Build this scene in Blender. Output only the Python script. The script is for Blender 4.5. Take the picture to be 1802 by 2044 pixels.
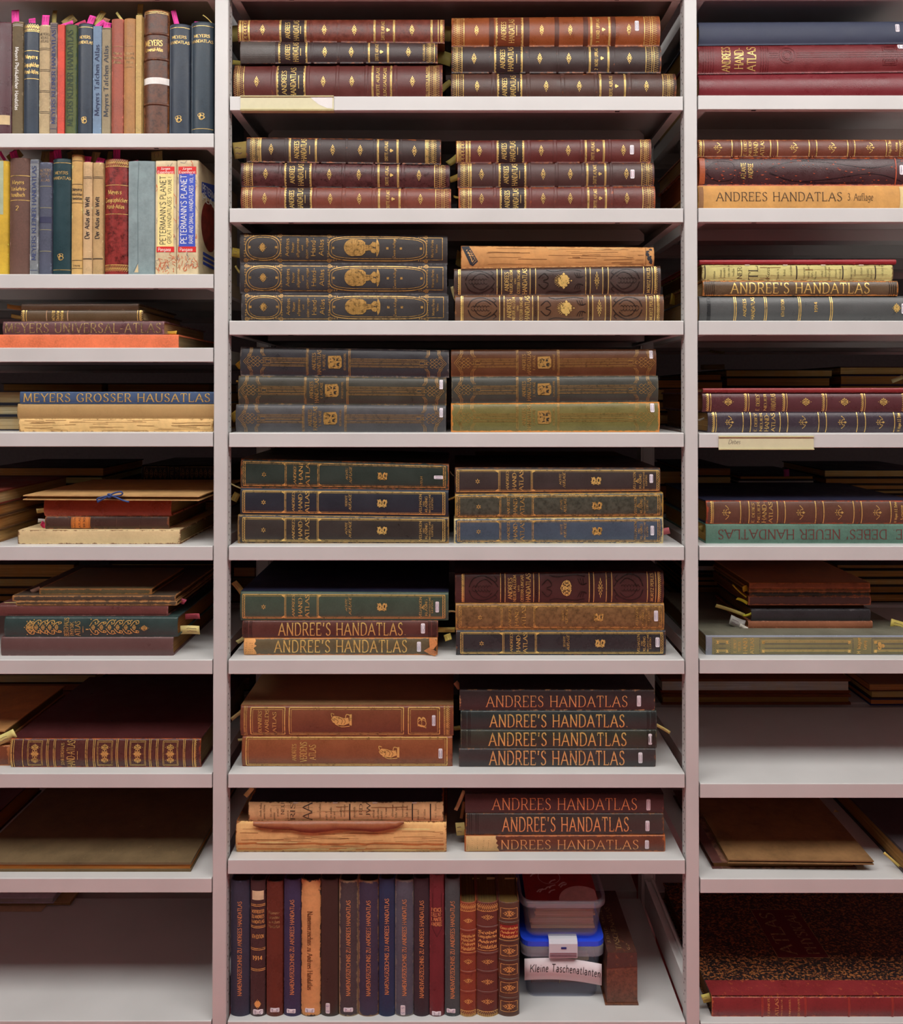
import bpy, math, random
from mathutils import Vector, Matrix
random.seed(7)
for o in list(bpy.data.objects): bpy.data.objects.remove(o)
SC = bpy.context.scene
COL = SC.collection

# ------------------------------------------------------------------ camera
# The rack's front plane is y = 0, x runs along the aisle, z is up from the floor.
F, PPX, PPY, TH, DIST, HC = 1500.0, 905.0, 772.0, math.radians(0.5), 1.65, 1.5
cam = bpy.data.cameras.new('camera'); camo = bpy.data.objects.new('camera', cam); COL.objects.link(camo)
camo.location = (0, -DIST, HC); camo.rotation_euler = (math.pi/2 + TH, 0, 0)
cam.sensor_fit = 'HORIZONTAL'; cam.sensor_width = 36; cam.lens = F/1802*36
cam.shift_x = -(PPX-901)/1802; cam.shift_y = -(1022-PPY)/1802
cam.clip_start = 0.02
SC.camera = camo

# ------------------------------------------------------------------ world, exposure
SC.view_settings.view_transform = 'Standard'; SC.view_settings.look = 'None'
SC.view_settings.gamma = 1.0; SC.view_settings.use_curve_mapping = False
SC.view_settings.exposure = 0.0
wd = bpy.data.worlds.new('room'); SC.world = wd; wd.use_nodes = True
wd.node_tree.nodes['Background'].inputs[0].default_value = (0.86, 0.93, 1.0, 1)
wd.node_tree.nodes['Background'].inputs[1].default_value = 0.03
LAMP_Y0, LAMP_Y1, LAMP_Z, LAMP_POWER = -1.5, -0.7, HC + 1.42, 7.8

def W(px, py, y=0.0):
    """the point of the depth plane y that stands behind a photo pixel"""
    a = (px-PPX)/F; b = (PPY-py)/F
    dy = math.cos(TH)-b*math.sin(TH); dz = math.sin(TH)+b*math.cos(TH)
    t = (y+DIST)/dy
    return Vector((a*t, y, HC+dz*t))

# ------------------------------------------------------------------ mesh helper
class MB:
    def __init__(s): s.v = []; s.f = []; s.wear = None; s.sm = []
    def add(s, vs, fs, smooth=False):
        n = len(s.v); s.v.extend([tuple(p) for p in vs])
        for f in fs: s.f.append(tuple(i+n for i in f)); s.sm.append(smooth)
    def box(s, x0, x1, y0, y1, z0, z1):
        s.add([(x0,y0,z0),(x1,y0,z0),(x1,y1,z0),(x0,y1,z0),(x0,y0,z1),(x1,y0,z1),(x1,y1,z1),(x0,y1,z1)],
              [(0,3,2,1),(4,5,6,7),(0,1,5,4),(1,2,6,5),(2,3,7,6),(3,0,4,7)])
    def prism(s, pts, h, map3):
        """closed outline pts (2-D) extruded from h[0] to h[1] through map3(a, b, h)"""
        n = len(pts)
        s.add([map3(a,b,h[0]) for a,b in pts]+[map3(a,b,h[1]) for a,b in pts],
              [tuple(range(n))[::-1], tuple(range(n,2*n))]+[(i,(i+1)%n,(i+1)%n+n,i+n) for i in range(n)])
    def tube(s, pts, r, n=8):
        pts = [Vector(p) for p in pts]; rings = []
        for i,p in enumerate(pts):
            d = (pts[min(i+1,len(pts)-1)]-pts[max(i-1,0)]).normalized()
            up = Vector((0,0,1)) if abs(d.z) < .9 else Vector((0,1,0))
            a = d.cross(up).normalized(); b = d.cross(a)
            rings.append([p+(a*math.cos(2*math.pi*k/n)+b*math.sin(2*math.pi*k/n))*r for k in range(n)])
        vs = [q for g in rings for q in g]; fs = []
        for i in range(len(pts)-1):
            for k in range(n):
                fs.append((i*n+k, i*n+(k+1)%n, (i+1)*n+(k+1)%n, (i+1)*n+k))
        fs.append(tuple(range(n))[::-1]); fs.append(tuple(range((len(pts)-1)*n, len(pts)*n)))
        s.add(vs, fs, True)
    def build(s, name, mat, parent=None, loc=None):
        me = bpy.data.meshes.new(name); me.from_pydata(s.v, [], s.f); me.update()
        if any(s.sm): me.polygons.foreach_set('use_smooth', s.sm)
        if s.wear:
            at = me.attributes.new('wear', 'FLOAT', 'POINT'); at.data.foreach_set('value', s.wear)
        if mat: me.materials.append(mat)
        o = bpy.data.objects.new(name, me); COL.objects.link(o)
        if parent: o.parent = parent
        if loc: o.location = loc
        return o
def tag(o, label, cat=None, group=None, kind=None):
    o['label'] = label
    if cat: o['category'] = cat
    if group: o['group'] = group
    if kind: o['kind'] = kind
    return o
def thing(name, label, cat, loc=(0,0,0), rz=0.0, group=None):
    o = bpy.data.objects.new(name, None); COL.objects.link(o); o.location = loc; o.rotation_euler = (0,0,rz)
    o.empty_display_size = .02
    return tag(o, label, cat, group)

# ------------------------------------------------------------------ materials
def lin(c):
    c = c/255.0
    return c/12.92 if c <= .04045 else ((c+.055)/1.055)**2.4
MC = {}
def nodes(name):
    m = bpy.data.materials.new(name); m.use_nodes = True
    nt = m.node_tree; return m, nt, nt.nodes['Principled BSDF']
def N(nt, t, **kw):
    n = nt.nodes.new(t)
    for k, v in kw.items():
        if k.startswith('i_'): n.inputs[int(k[2:]) if k[2:].isdigit() else k[2:]].default_value = v
        else: setattr(n, k, v)
    return n
def pos(nt, sc=(1,1,1)):
    g = N(nt, 'ShaderNodeNewGeometry'); mp = N(nt, 'ShaderNodeMapping')
    mp.inputs['Scale'].default_value = sc; nt.links.new(g.outputs['Position'], mp.inputs['Vector']); return mp.outputs[0]
def ramp(nt, src, a, b, ca=(0,0,0,1), cb=(1,1,1,1)):
    r = N(nt, 'ShaderNodeValToRGB'); e = r.color_ramp.elements
    e[0].position, e[1].position = a, b; e[0].color, e[1].color = ca, cb
    nt.links.new(src, r.inputs[0]); return r.outputs[0]
def mix(nt, fac, a, b, blend='MIX'):
    m = N(nt, 'ShaderNodeMix', data_type='RGBA', blend_type=blend)
    for i, v in ((0, fac), (6, a), (7, b)):
        if hasattr(v, 'links'): nt.links.new(v, m.inputs[i])
        else: m.inputs[i].default_value = v
    return m.outputs[2]
def noise(nt, vec, sc, det=3, rough=.6):
    n = N(nt, 'ShaderNodeTexNoise'); n.inputs['Scale'].default_value = sc; n.inputs['Detail'].default_value = det
    n.inputs['Roughness'].default_value = rough; nt.links.new(vec, n.inputs['Vector']); return n.outputs[0]
def bump(nt, bs, h, st, dist=.001):
    b = N(nt, 'ShaderNodeBump'); b.inputs['Strength'].default_value = st; b.inputs['Distance'].default_value = dist
    nt.links.new(h, b.inputs['Height']); nt.links.new(b.outputs[0], bs.inputs['Normal'])
def col4(c, k=1.0): return (min(lin(c[0])*k,.95), min(lin(c[1])*k,.95), min(lin(c[2])*k,.95), 1)

def cover(rgb, kind='leather', wear=.35, worn=None, rough=None, blot=.35, k=1.0):
    """binding material: leather, cloth, paper; worn = colour showing where the edges are rubbed"""
    key = ('cover', tuple(rgb), kind, wear, worn, rough, blot, k)
    if key in MC: return MC[key]
    m, nt, bs = nodes('binding_'+kind)
    c = col4(rgb, k); dk = tuple(x*(1-blot*.75) for x in c[:3])+(1,); lt = tuple(min(x*(1+blot*.55),.95) for x in c[:3])+(1,)
    p = pos(nt)
    st = pos(nt, (14,14,160)) if kind == 'cloth' else p
    n1 = noise(nt, p, 20 if blot < .5 else 75, 6, .7)
    base = mix(nt, ramp(nt, n1, .3, .7) if blot < .5 else ramp(nt, n1, .38, .6), dk, lt)
    n2 = noise(nt, p, 260 if kind != 'paper' else 90, 4, .7)
    base = mix(nt, ramp(nt, n2, .42, .62), base, mix(nt, .5 if kind != 'paper' else .22, base, lt), 'MIX')
    wc = col4(worn) if worn else tuple(min(x*2.1+.03,.8) for x in c[:3])+(1,)
    at = N(nt, 'ShaderNodeAttribute', attribute_name='wear')
    n3 = noise(nt, p, 70, 6, .75)
    ma = N(nt, 'ShaderNodeMath', operation='MULTIPLY_ADD'); nt.links.new(at.outputs['Fac'], ma.inputs[0])
    ma.inputs[1].default_value = .10 + wear*.42; nt.links.new(n3, ma.inputs[2])
    wf = ramp(nt, ma.outputs[0], .70, .80)
    base = mix(nt, wf, base, wc)
    nt.links.new(base, bs.inputs['Base Color'])
    r = rough if rough is not None else {'leather': .36, 'cloth': .56, 'paper': .7, 'glossy': .28}[kind]
    rr = ramp(nt, n1, .3, .75, (max(r-.1,.12),)*3+(1,), (min(r+.14,1),)*3+(1,)); nt.links.new(rr, bs.inputs['Roughness'])
    bs.inputs['Specular IOR Level'].default_value = .45 if kind == 'leather' else .3
    if kind == 'leather':
        vo = N(nt, 'ShaderNodeTexVoronoi'); vo.inputs['Scale'].default_value = 800; nt.links.new(p, vo.inputs['Vector'])
        bump(nt, bs, vo.outputs['Distance'], .32, .0005)
    elif kind == 'cloth':
        bump(nt, bs, noise(nt, st, 60, 3, .6), .3, .0006)
    elif kind == 'paper':
        bump(nt, bs, noise(nt, p, 45, 6, .65), .55, .002)
    MC[key] = m; return m
def plain(name, rgb, rough=.6, metal=0.0, bm=0.0, var=.12, sc=60, k=1.0, spec=.4):
    key = ('plain', name, tuple(rgb), k)
    if key in MC: return MC[key]
    m, nt, bs = nodes(name); c = col4(rgb, k); p = pos(nt); n1 = noise(nt, p, sc, 4, .6)
    nt.links.new(mix(nt, ramp(nt, n1, .3, .7), tuple(x*(1-var) for x in c[:3])+(1,), tuple(min(x*(1+var),.97) for x in c[:3])+(1,)), bs.inputs['Base Color'])
    bs.inputs['Roughness'].default_value = rough; bs.inputs['Metallic'].default_value = metal
    bs.inputs['Specular IOR Level'].default_value = spec
    if bm: bump(nt, bs, n1, bm, .0005)
    MC[key] = m; return m
def pages(rgb, axis='z', fine=1.0, k=1.0):
    key = ('pages', tuple(rgb), axis, fine, k)
    if key in MC: return MC[key]
    m, nt, bs = nodes('page_edges'); c = col4(rgb, k)
    sc = {'z': (5,5,620*fine), 'x': (620*fine,5,5)}[axis]
    n1 = noise(nt, pos(nt, sc), 1.0, 2, .6); n2 = noise(nt, pos(nt), 22, 4, .6)
    b = mix(nt, ramp(nt, n1, .35, .65), tuple(x*.52 for x in c[:3])+(1,), c)
    b = mix(nt, ramp(nt, n2, .35, .7), b, tuple(x*y for x, y in zip(c[:3], (.8,.68,.5)))+(1,))
    nt.links.new(b, bs.inputs['Base Color']); bs.inputs['Roughness'].default_value = .8; bs.inputs['Specular IOR Level'].default_value = .15
    bump(nt, bs, n1, .5, .0006)
    MC[key] = m; return m
def gold(kind='bright'):
    key = ('gold', kind)
    if key in MC: return MC[key]
    c, mt, rg, wr = {'bright': ((240,200,118), .4, .32, .08), 'worn': ((228,180,100), .35, .4, .32),
                     'dull': ((180,146,98), .25, .5, .32), 'antique': ((196,152,84), .4, .36, .2), 'floor_tinted': ((240,176,112), .3, .36, .08)}[kind]  # last kind: gold with the red floor's orange reflection put into its colour
    m, nt, bs = nodes('gold_leaf_'+kind); p = pos(nt); n = noise(nt, p, 120, 5, .7)
    cc = col4(c); dk = tuple(x*.34 for x in cc[:3])+(1,)
    nt.links.new(mix(nt, ramp(nt, n, .32+wr*.3, .44+wr*.3), dk, cc), bs.inputs['Base Color'])
    bs.inputs['Metallic'].default_value = mt; bs.inputs['Roughness'].default_value = rg
    MC[key] = m; return m
def steel():
    if 'steel' in MC: return MC['steel']
    m, nt, bs = nodes('light_grey_lacquered_steel'); p = pos(nt); n = noise(nt, p, 7, 3, .5); f = noise(nt, p, 900, 2, .6)
    nt.links.new(mix(nt, ramp(nt, n, .3, .7), (.60,.595,.585,1), (.655,.65,.64,1)), bs.inputs['Base Color'])
    bs.inputs['Roughness'].default_value = .36; bs.inputs['Specular IOR Level'].default_value = .5
    bump(nt, bs, f, .08, .0004); MC['steel'] = m; return m
BLACK = lambda: plain('black_shadow_gap', (14,13,14), .8)
GOLD = gold('bright')

# ------------------------------------------------------------------ lettering: one skeleton alphabet, drawn with a broad pen
GL = {
'A':'8;0,0 4,10 8,0;1.5,3.6 6.5,3.6','B':'6.6;.8,0 .8,10;~.8,10 4,10 5.7,8.8 5.5,6.3 4,5.3 .8,5.3;~.8,5.3 4.3,5.3 6.3,4 6.2,1.3 4.3,0 .8,0',
'C':'7.4;~7,8 5.8,9.6 3.9,10 1.5,8.6 .5,5 1.5,1.4 3.9,0 5.8,.4 7.2,2','D':'7.6;.8,0 .8,10;~.8,10 3.6,10 6.2,8.6 7.2,5 6.2,1.4 3.6,0 .8,0',
'E':'6;.8,0 .8,10;.8,10 5.6,10;.8,5.2 4.6,5.2;.8,0 5.8,0','F':'5.6;.8,0 .8,10;.8,10 5.4,10;.8,5.2 4.4,5.2',
'G':'8;~7,8 5.8,9.6 3.9,10 1.5,8.6 .5,5 1.5,1.4 3.9,0 5.8,.3 7.2,1.2;7.2,1.2 7.2,4.5;7.2,4.5 5,4.5','H':'8;.8,0 .8,10;7.2,0 7.2,10;.8,5.2 7.2,5.2',
'I':'2.2;1.1,0 1.1,10','J':'4;~3,10 3,3 2.4,.6 1,0 0,.6','K':'7.4;.8,0 .8,10;7,10 .8,4;2.8,6 7.4,0','L':'5.8;.8,10 .8,0;.8,0 5.6,0',
'M':'9.6;.7,0 1.4,10;1.4,10 4.8,1;4.8,1 8.2,10;8.2,10 8.9,0','N':'8.2;.9,0 .9,10;.9,10 7.3,0;7.3,0 7.3,10',
'O':'8.6;~4.3,10 1.7,8.6 .5,5 1.7,1.4 4.3,0 6.9,1.4 8.1,5 6.9,8.6 4.3,10','P':'6.2;.8,0 .8,10;~.8,10 4,10 5.8,8.6 5.6,5.8 4,4.6 .8,4.6',
'Q':'8.6;~4.3,10 1.7,8.6 .5,5 1.7,1.4 4.3,0 6.9,1.4 8.1,5 6.9,8.6 4.3,10;5,2 8.2,-1.4','R':'7;.8,0 .8,10;~.8,10 4,10 5.8,8.6 5.6,6 4,4.9 .8,4.9;3.6,4.9 6.8,0',
'S':'5.8;~5.2,8.4 4.3,9.7 2.9,10 1.2,9.2 .9,7.3 2.2,5.8 4.2,4.6 5.2,2.8 4.6,.8 2.8,0 1.2,.4 .5,1.8','T':'7;3.5,0 3.5,10;.2,10 6.8,10',
'U':'8;.8,10 .8,3.6;~.8,3.6 1.6,.9 4,0 6.4,.9 7.2,3.6;7.2,3.6 7.2,10','V':'8;.2,10 4,0;4,0 7.8,10','W':'11;.2,10 2.9,0;2.9,0 5.5,9;5.5,9 8.1,0;8.1,0 10.8,10',
'X':'7.6;.4,10 7.2,0;7.2,10 .4,0','Y':'7.4;.2,10 3.7,5;7.2,10 3.7,5;3.7,5 3.7,0','Z':'6.6;.6,10 6.2,10;6.2,10 .4,0;.4,0 6.2,0',
'a':'5;~.8,5.6 2,6.4 3.6,6 4,4.6 4,0;~4,3.6 2,3.6 .6,2.6 .6,1 2,0 3.4,.6 4,1.8','b':'5.2;.9,10 .9,0;~.9,4.6 2.2,6.2 4,5.8 4.8,3.2 4,.6 2.2,0 .9,1',
'c':'4.4;~4,5 2.8,6.3 1.2,5.6 .5,3.2 1.2,.8 2.8,0 4.2,1.2','d':'5.2;4.4,10 4.4,0;~4.4,4.6 3.2,6.2 1.4,5.8 .5,3.2 1.3,.6 3.1,0 4.4,1',
'e':'4.6;.6,3.5 4.2,3.5;~4.2,3.5 3.8,5.6 2.5,6.3 1.1,5.5 .5,3.2 1.1,.8 2.7,0 4.1,1','f':'3.4;~3.3,9.4 2.4,10 1.5,9 1.4,7 1.4,0;.3,6.2 2.9,6.2',
'g':'5;~4.2,5.6 2.4,6.3 .8,5 .7,2.6 2,.8 4.2,1.6;~4.2,6.2 4.2,-.6 3.4,-2.6 1.8,-2.8 .6,-1.8','h':'5.2;.9,10 .9,0;~.9,4.4 2.2,6.1 3.7,6 4.3,4.4 4.3,0',
'i':'2;1,0 1,6.2;.8,8.4 1.2,8.6','j':'2.4;~1.4,6.2 1.4,-1 .8,-2.6 -.2,-2.6;1.2,8.4 1.6,8.6','k':'4.8;.9,10 .9,0;4.2,6.2 .9,2.6;2.2,3.8 4.5,0','l':'2;1,10 1,0',
'm':'7.6;.9,6.2 .9,0;~.9,4.4 2,6.1 3.2,6 3.8,4.4 3.8,0;~3.8,4.4 5,6.1 6.2,6 6.7,4.4 6.7,0','n':'5.2;.9,6.2 .9,0;~.9,4.4 2.2,6.1 3.7,6 4.3,4.4 4.3,0',
'o':'5;~2.5,6.3 .9,5.2 .5,3.1 .9,1 2.5,0 4.1,1 4.5,3.1 4.1,5.2 2.5,6.3','p':'5.2;.9,6.2 .9,-2.8;~.9,4.6 2.2,6.2 4,5.8 4.8,3.2 4,.6 2.2,0 .9,1',
'q':'5.2;4.4,6.2 4.4,-2.8;~4.4,4.6 3.2,6.2 1.4,5.8 .5,3.2 1.3,.6 3.1,0 4.4,1','r':'3.6;.9,6.2 .9,0;~.9,4.2 2,6 3.5,6','s':'4;~3.5,5.4 2.2,6.3 .8,5.6 .8,4 3,2.6 3.4,1 2.2,0 .6,.7',
't':'3.4;~1.4,8.6 1.4,1.4 2,.1 3.2,.5;.2,6.2 3,6.2','u':'5.2;~.9,6.2 .9,1.8 1.8,.1 3.2,.3 4.3,1.8;4.3,6.2 4.3,0','v':'4.8;.4,6.2 2.4,0;2.4,0 4.4,6.2',
'w':'7;.4,6.2 2,0;2,0 3.5,5.6;3.5,5.6 5,0;5,0 6.6,6.2','x':'4.8;.4,6.2 4.4,0;4.4,6.2 .4,0','y':'4.8;.4,6.2 2.5,0;4.4,6.2 2.5,0;2.5,0 1.2,-2.8','z':'4.4;.5,6.2 4,6.2;4,6.2 .4,0;.4,0 4.2,0',
'0':'5.6;~2.8,10 .9,8.2 .5,5 .9,1.8 2.8,0 4.7,1.8 5.1,5 4.7,8.2 2.8,10','1':'3.4;.6,8 2,10;2,10 2,0','2':'5.2;~.6,7.6 1.4,9.6 3.2,10 4.5,8.2 4,6 .5,0;.5,0 4.8,0',
'3':'5.2;~.6,8.6 2.4,10 4.3,8.8 4,6.2 2.2,5.3;~2.2,5.3 4.6,4.4 4.6,1.4 2.6,0 .5,1.2','4':'5.6;4,0 4,10;4,10 .3,3;.3,3 5.4,3','5':'5.2;4.4,10 1,10;1,10 .8,5.6;~.8,5.6 3,6.4 4.6,5 4.4,1.6 2.4,0 .5,1',
'6':'5.4;~4.4,9.4 2.6,9.6 .9,6.6 .7,2.4 2.6,0 4.6,1.4 4.5,4.4 2.6,5.6 .9,3.6','7':'5;.5,10 4.6,10;4.6,10 1.6,0','8':'5.4;~2.7,10 .9,8.8 1.2,6.6 4.2,4.2 4.6,1.6 2.7,0 .8,1.6 1.2,4.2 4.2,6.6 4.5,8.8 2.7,10',
'9':'5.4;~4.6,6.2 2.8,4.4 .9,5.6 .8,8.6 2.8,10 4.6,8.6 4.6,4 2.8,.4 1,.6','.':'2;.8,.1 1.2,.5',',':'2;1.2,.6 .6,-1.6',"'":'2;1.2,10 .8,7.4','-':'4;.6,4 3.4,4','&':'7.4;~6.8,0 2.4,6.6 2.4,9.4 4,9.8 4.6,8.2 1.2,4 .8,1.4 2.6,0 4.6,.8 6.6,4.4',
'*':'5;2.5,2 2.5,8;.2,3.4 4.8,6.6;.2,6.6 4.8,3.4',
}
def catmull(P, n=4):
    out = []
    closed = P[0] == P[-1] and len(P) > 3
    for i in range(len(P)-1):
        p1, p2 = P[i], P[i+1]
        p0 = P[i-1] if i > 0 else (P[-2] if closed else p1); p3 = P[i+2] if i+2 < len(P) else (P[1] if closed else p2)
        for j in range(n):
            t = j/n; t2 = t*t; t3 = t2*t
            out.append(tuple(.5*((2*b)+(-a+c)*t+(2*a-5*b+4*c-d)*t2+(-a+3*b-3*c+d)*t3) for a,b,c,d in zip(p0,p1,p2,p3)))
    out.append(P[-1]); return out
_gc = {}
def glyph(ch):
    if ch in _gc: return _gc[ch]
    uml = {'Ä':'A','Ö':'O','Ü':'U','ä':'a','ö':'o','ü':'u'}.get(ch)
    if uml:
        w, st = glyph(uml); y = 11.4 if uml.isupper() else 8.4
        r = (w, st+[[(w*.3,y),(w*.3+.4,y+.4)],[(w*.68,y),(w*.68+.4,y+.4)]])
    elif ch == 'ſ': r = glyph('f')
    elif ch not in GL: r = (3.2, [])
    else:
        q = GL[ch].split(';'); st = []
        for s in q[1:]:
            sm = s[0] == '~'; P = [tuple(float(c) for c in t.split(',')) for t in s.lstrip('~').split()]
            st.append(catmull(P) if sm else P)
        r = (float(q[0]), st)
    _gc[ch] = r; return r
def ribbon(pts, wf):
    """quad strip along pts; wf(direction) gives the pen width"""
    n = len(pts); L = []; R = []
    for i in range(n):
        a = pts[max(i-1,0)]; b = pts[min(i+1,n-1)]
        dx, dy = b[0]-a[0], b[1]-a[1]; l = math.hypot(dx,dy) or 1e-9; dx/=l; dy/=l
        w = wf(dx,dy)/2; x, y = pts[i]
        L.append((x-dy*w, y+dx*w)); R.append((x+dy*w, y-dx*w))
    return L+R, [(i, i+n, i+n+1, i+1) for i in range(n-1)]
STY = {'serif': (1.35,.5,15,True), 'fine': (.95,.4,15,True), 'bold': (1.8,.7,12,True), 'sans': (1.15,1.15,None,False), 'sansb': (1.6,1.6,None,False),
       'frak': (2.3,.3,42,False), 'hand': (1.05,1.05,None,False), 'slab': (1.3,.75,10,True)}
def textgeo(s, sty='serif', track=1.1, slant=0.0):
    """[(verts, faces)] in font units, plus total width"""
    W_, H_, ang, ser = STY[sty]; out = []; x = 0
    if ang is None: wf = lambda dx,dy: W_
    else:
        ca, sa = math.cos(math.radians(ang)), math.sin(math.radians(ang)); wf = lambda dx,dy: H_+(W_-H_)*abs(dx*sa-dy*ca)
    for ch in s:
        w, st = glyph(ch)
        for P in st:
            pts = []
            for i,(a,b) in enumerate(P):
                if i:
                    a0,b0 = P[i-1]; k = max(1,int(math.hypot(a-a0,b-b0)/1.9))
                    for j in range(1,k): pts.append((a0+(a-a0)*j/k, b0+(b-b0)*j/k))
                pts.append((a,b))
            pts = [(x+a+slant*b, b) for a,b in pts]
            out.append(ribbon(pts, wf))
            if ser:
                for e,q in ((0,1),(-1,-2)):
                    ex,ey = P[e]; qx,qy = P[q]; dx,dy = abs(ex-qx),abs(ey-qy)
                    xx = x+ex+slant*ey
                    top = 10 if ch.isupper() or ch.isdigit() else 6.2
                    if dy > dx*.8 and (abs(ey) < .05 or abs(ey-top) < .05 or abs(ey-10) < .05):
                        out.append(ribbon([(xx-1.05,ey),(xx+1.05,ey)], lambda a,b: .5))
                    elif dx > dy and (abs(ey) < .05 or abs(ey-top) < .05) and ch in 'EFLTZ':
                        out.append(ribbon([(xx,ey),(xx,ey+(1.9 if ey < 1 else -1.9))], lambda a,b: .55))
        x += w+track
    return out, x-track
# ------------------------------------------------------------------ books
# tooling and print too fine to pick apart stroke by stroke
FINE = {'gilding','blind_tooling','raised_tooling','scuffed_leather','tear_lines','map_lines','map_relief','newsprint','rules','paper_layers','torn_paper_layer','torn_cloth_scraps','globe_grid','crest_ground','emblem_ground','figure_lines','block_gilding','blue_rules','paper_folds','label_tooling','pale_rule','white_paper_strips'}
class Book:
    def __init__(s, label, mode, x0, x1, z, py, mat, depth=.33, sb=.025, bulge=.11, pw=2.4, page=(196,170,128), board=.003,
                 boardmat=None, name='atlas', group=None, yaw=0.0, pagefine=1.0, square=.004, topmat=None):
        """lie: x0,x1 photo columns of the spine, z = (bottom left, bottom right, top left, top right); stand: z = (bottom, top)"""
        s.mode = mode; s.depth = depth; s.mat = mat; s.x0 = x0; s.x1 = x1; s.layers = {}; s.n = 0; s.st = []; s.pw = pw
        a = W(x0, py, sb); b = W(x1, py, sb); wpx = b.x-a.x; s.k = wpx/(x1-x0)
        if mode == 'lie':
            s.L = wpx; s.zb = z[0], z[1]; s.zt = z[2], z[3]; s.z0 = min(z[0],z[1]); s.T = (z[2]+z[3]-z[0]-z[1])/2
            base = (a.x, 0, s.z0)
        else:
            s.T = wpx; s.L = z[1]-z[0]; s.z0 = z[0]; base = (a.x, 0, z[0]); s.y0 = py
        s.Tpx = s.T/s.k; s.b = bulge*s.T; s.ys = sb+s.b
        s.root = thing(name, label, 'book', (base[0], s.ys, base[2]), yaw, group)
        tb = min(board, s.T*.2)
        # spine shell
        us = [0,.0015,.004,.009]; us = us+[.009+(s.L-.018)*i/6 for i in range(1,6)]+[s.L-u for u in reversed(us)]
        nv = 12; mb = MB(); wear = []
        for side in (0,1):
            for u in us:
                for j in range(nv+1):
                    v = j/nv; vv = v if not side else (.0024+(s.T-.0048)*v)/s.T
                    # the leather turns in a little at head and tail
                    cap = max(0.0, 1-min(u, s.L-u)/.004)*.0009
                    w = -s.prof(v)+(.0026 if side else cap)
                    mb.v.append(s.P(u, vv*s.T, w))
                    d = min(u, s.L-u, v*s.T*1.3+.0004, (1-v)*s.T*1.3+.0004); wear.append(max(0.0, 1-d/.0075))
        nu = len(us); R = nv+1; H = nu*R
        for i in range(nu-1):
            for j in range(nv):
                q = i*R+j; mb.f.append((q, q+R, q+R+1, q+1)); mb.sm.append(True)
                q += H; mb.f.append((q, q+1, q+R+1, q+R)); mb.sm.append(True)
            for j in (0, nv):
                q = i*R+j; mb.f.append((q, q+R, q+R+H, q+H)); mb.sm.append(False)
        for i in (0, nu-1):
            for j in range(nv): q = i*R+j; mb.f.append((q, q+1, q+1+H, q+H)); mb.sm.append(False)
        mb.wear = wear; mb.build('spine', mat, s.root)
        # boards
        for side in (0,1):
            mb = MB(); va, vb = (0,tb) if not side else (s.T-tb, s.T); vs = []; wr = []
            ul = [0,.003,.01,s.L*.5,s.L-.01,s.L-.003,s.L]; wl = [.0028,.007,depth*.5,depth-.01,depth-.003,depth]
            for v in (va,vb):
                for u in ul:
                    for w in wl:
                        groove = .0 
                        vs.append(s.P(u, v, w)); wr.append(max(0, 1-min(u,s.L-u,depth-w)/.006))
            nw = len(wl); nl = len(ul); A = nl*nw; fs = []
            for i in range(nl-1):
                for j in range(nw-1):
                    q = i*nw+j; fs += [(q,q+1,q+nw+1,q+nw),(q+A,q+A+nw,q+A+nw+1,q+A+1)]
            for i in range(nl-1):
                for j in (0,nw-1): q = i*nw+j; fs.append((q,q+nw,q+nw+A,q+A))
            for j in range(nw-1):
                for i in (0,nl-1): q = i*nw+j; fs.append((q,q+1,q+1+A,q+A))
            mb.add(vs, fs); mb.wear = wr
            mb.build('cover_board', (topmat if side and topmat else boardmat or mat), s.root)
        # page block, rounded behind the spine
        sq = square; mb = MB(); va, vb = tb+.0002, s.T-tb-.0002; nv = 8; row = []
        for j in range(nv+1):
            v = va+(vb-va)*j/nv; row.append((v, -s.prof(v/s.T)+.0032))
        row = row+[(vb, depth-sq),(va, depth-sq)]
        n = len(row)
        vs = [s.P(sq, v, w) for v,w in row]+[s.P(s.L-sq, v, w) for v,w in row]
        mb.add(vs, [tuple(range(n)), tuple(range(n,2*n))[::-1]]+[(i,i+n,(i+1)%n+n,(i+1)%n) for i in range(n)])
        mb.build('page_block', pages(page, 'z' if mode == 'lie' else 'x', pagefine), s.root)
    def prof(s, v):
        return s.b*(1-abs(2*min(max(v,0),1)-1)**s.pw)
    def P(s, u, v, w):
        if s.mode == 'lie':
            t = u/s.L; a = s.zb[0]+(s.zb[1]-s.zb[0])*t; b = s.zt[0]+(s.zt[1]-s.zt[0])*t
            return (u, w, a-s.z0+(b-a)*(v/s.T))
        return (v, w, s.L-u)
    # -- drawing on the spine: u in photo px along it, v as a fraction across it
    def M(s, X, Y, off):
        v = Y/s.Tpx
        return s.P(X*s.k, v*s.T, -s.prof(v)-off)
    def U(s, px): return px-(s.x0 if s.mode == 'lie' else s.y0)
    def layer(s, name, mat):
        if name not in s.layers: s.layers[name] = (MB(), mat)
        return s.layers[name][0]
    def own(s, name, mat=None):
        """a fresh layer: this ornament becomes a part of its own"""
        mb = MB(); s.layers[(name, len(s.layers))] = (mb, mat or s.gold); return mb
    def put(s, mb, pts, fs):
        s.n += 1; off = .0005+s.n*1.2e-6
        mb.add([s.M(x, y, off) for x,y in pts], fs)
    def strip(s, mb, pts, w):
        out = []
        for i,p in enumerate(pts):
            if i:
                q = pts[i-1]; k = max(1, int(abs(p[1]-q[1])/max(s.Tpx/9,1)))
                for j in range(1,k): out.append((q[0]+(p[0]-q[0])*j/k, q[1]+(p[1]-q[1])*j/k))
            out.append(p)
        s.put(mb, *ribbon(out, lambda a,b: w))
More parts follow.
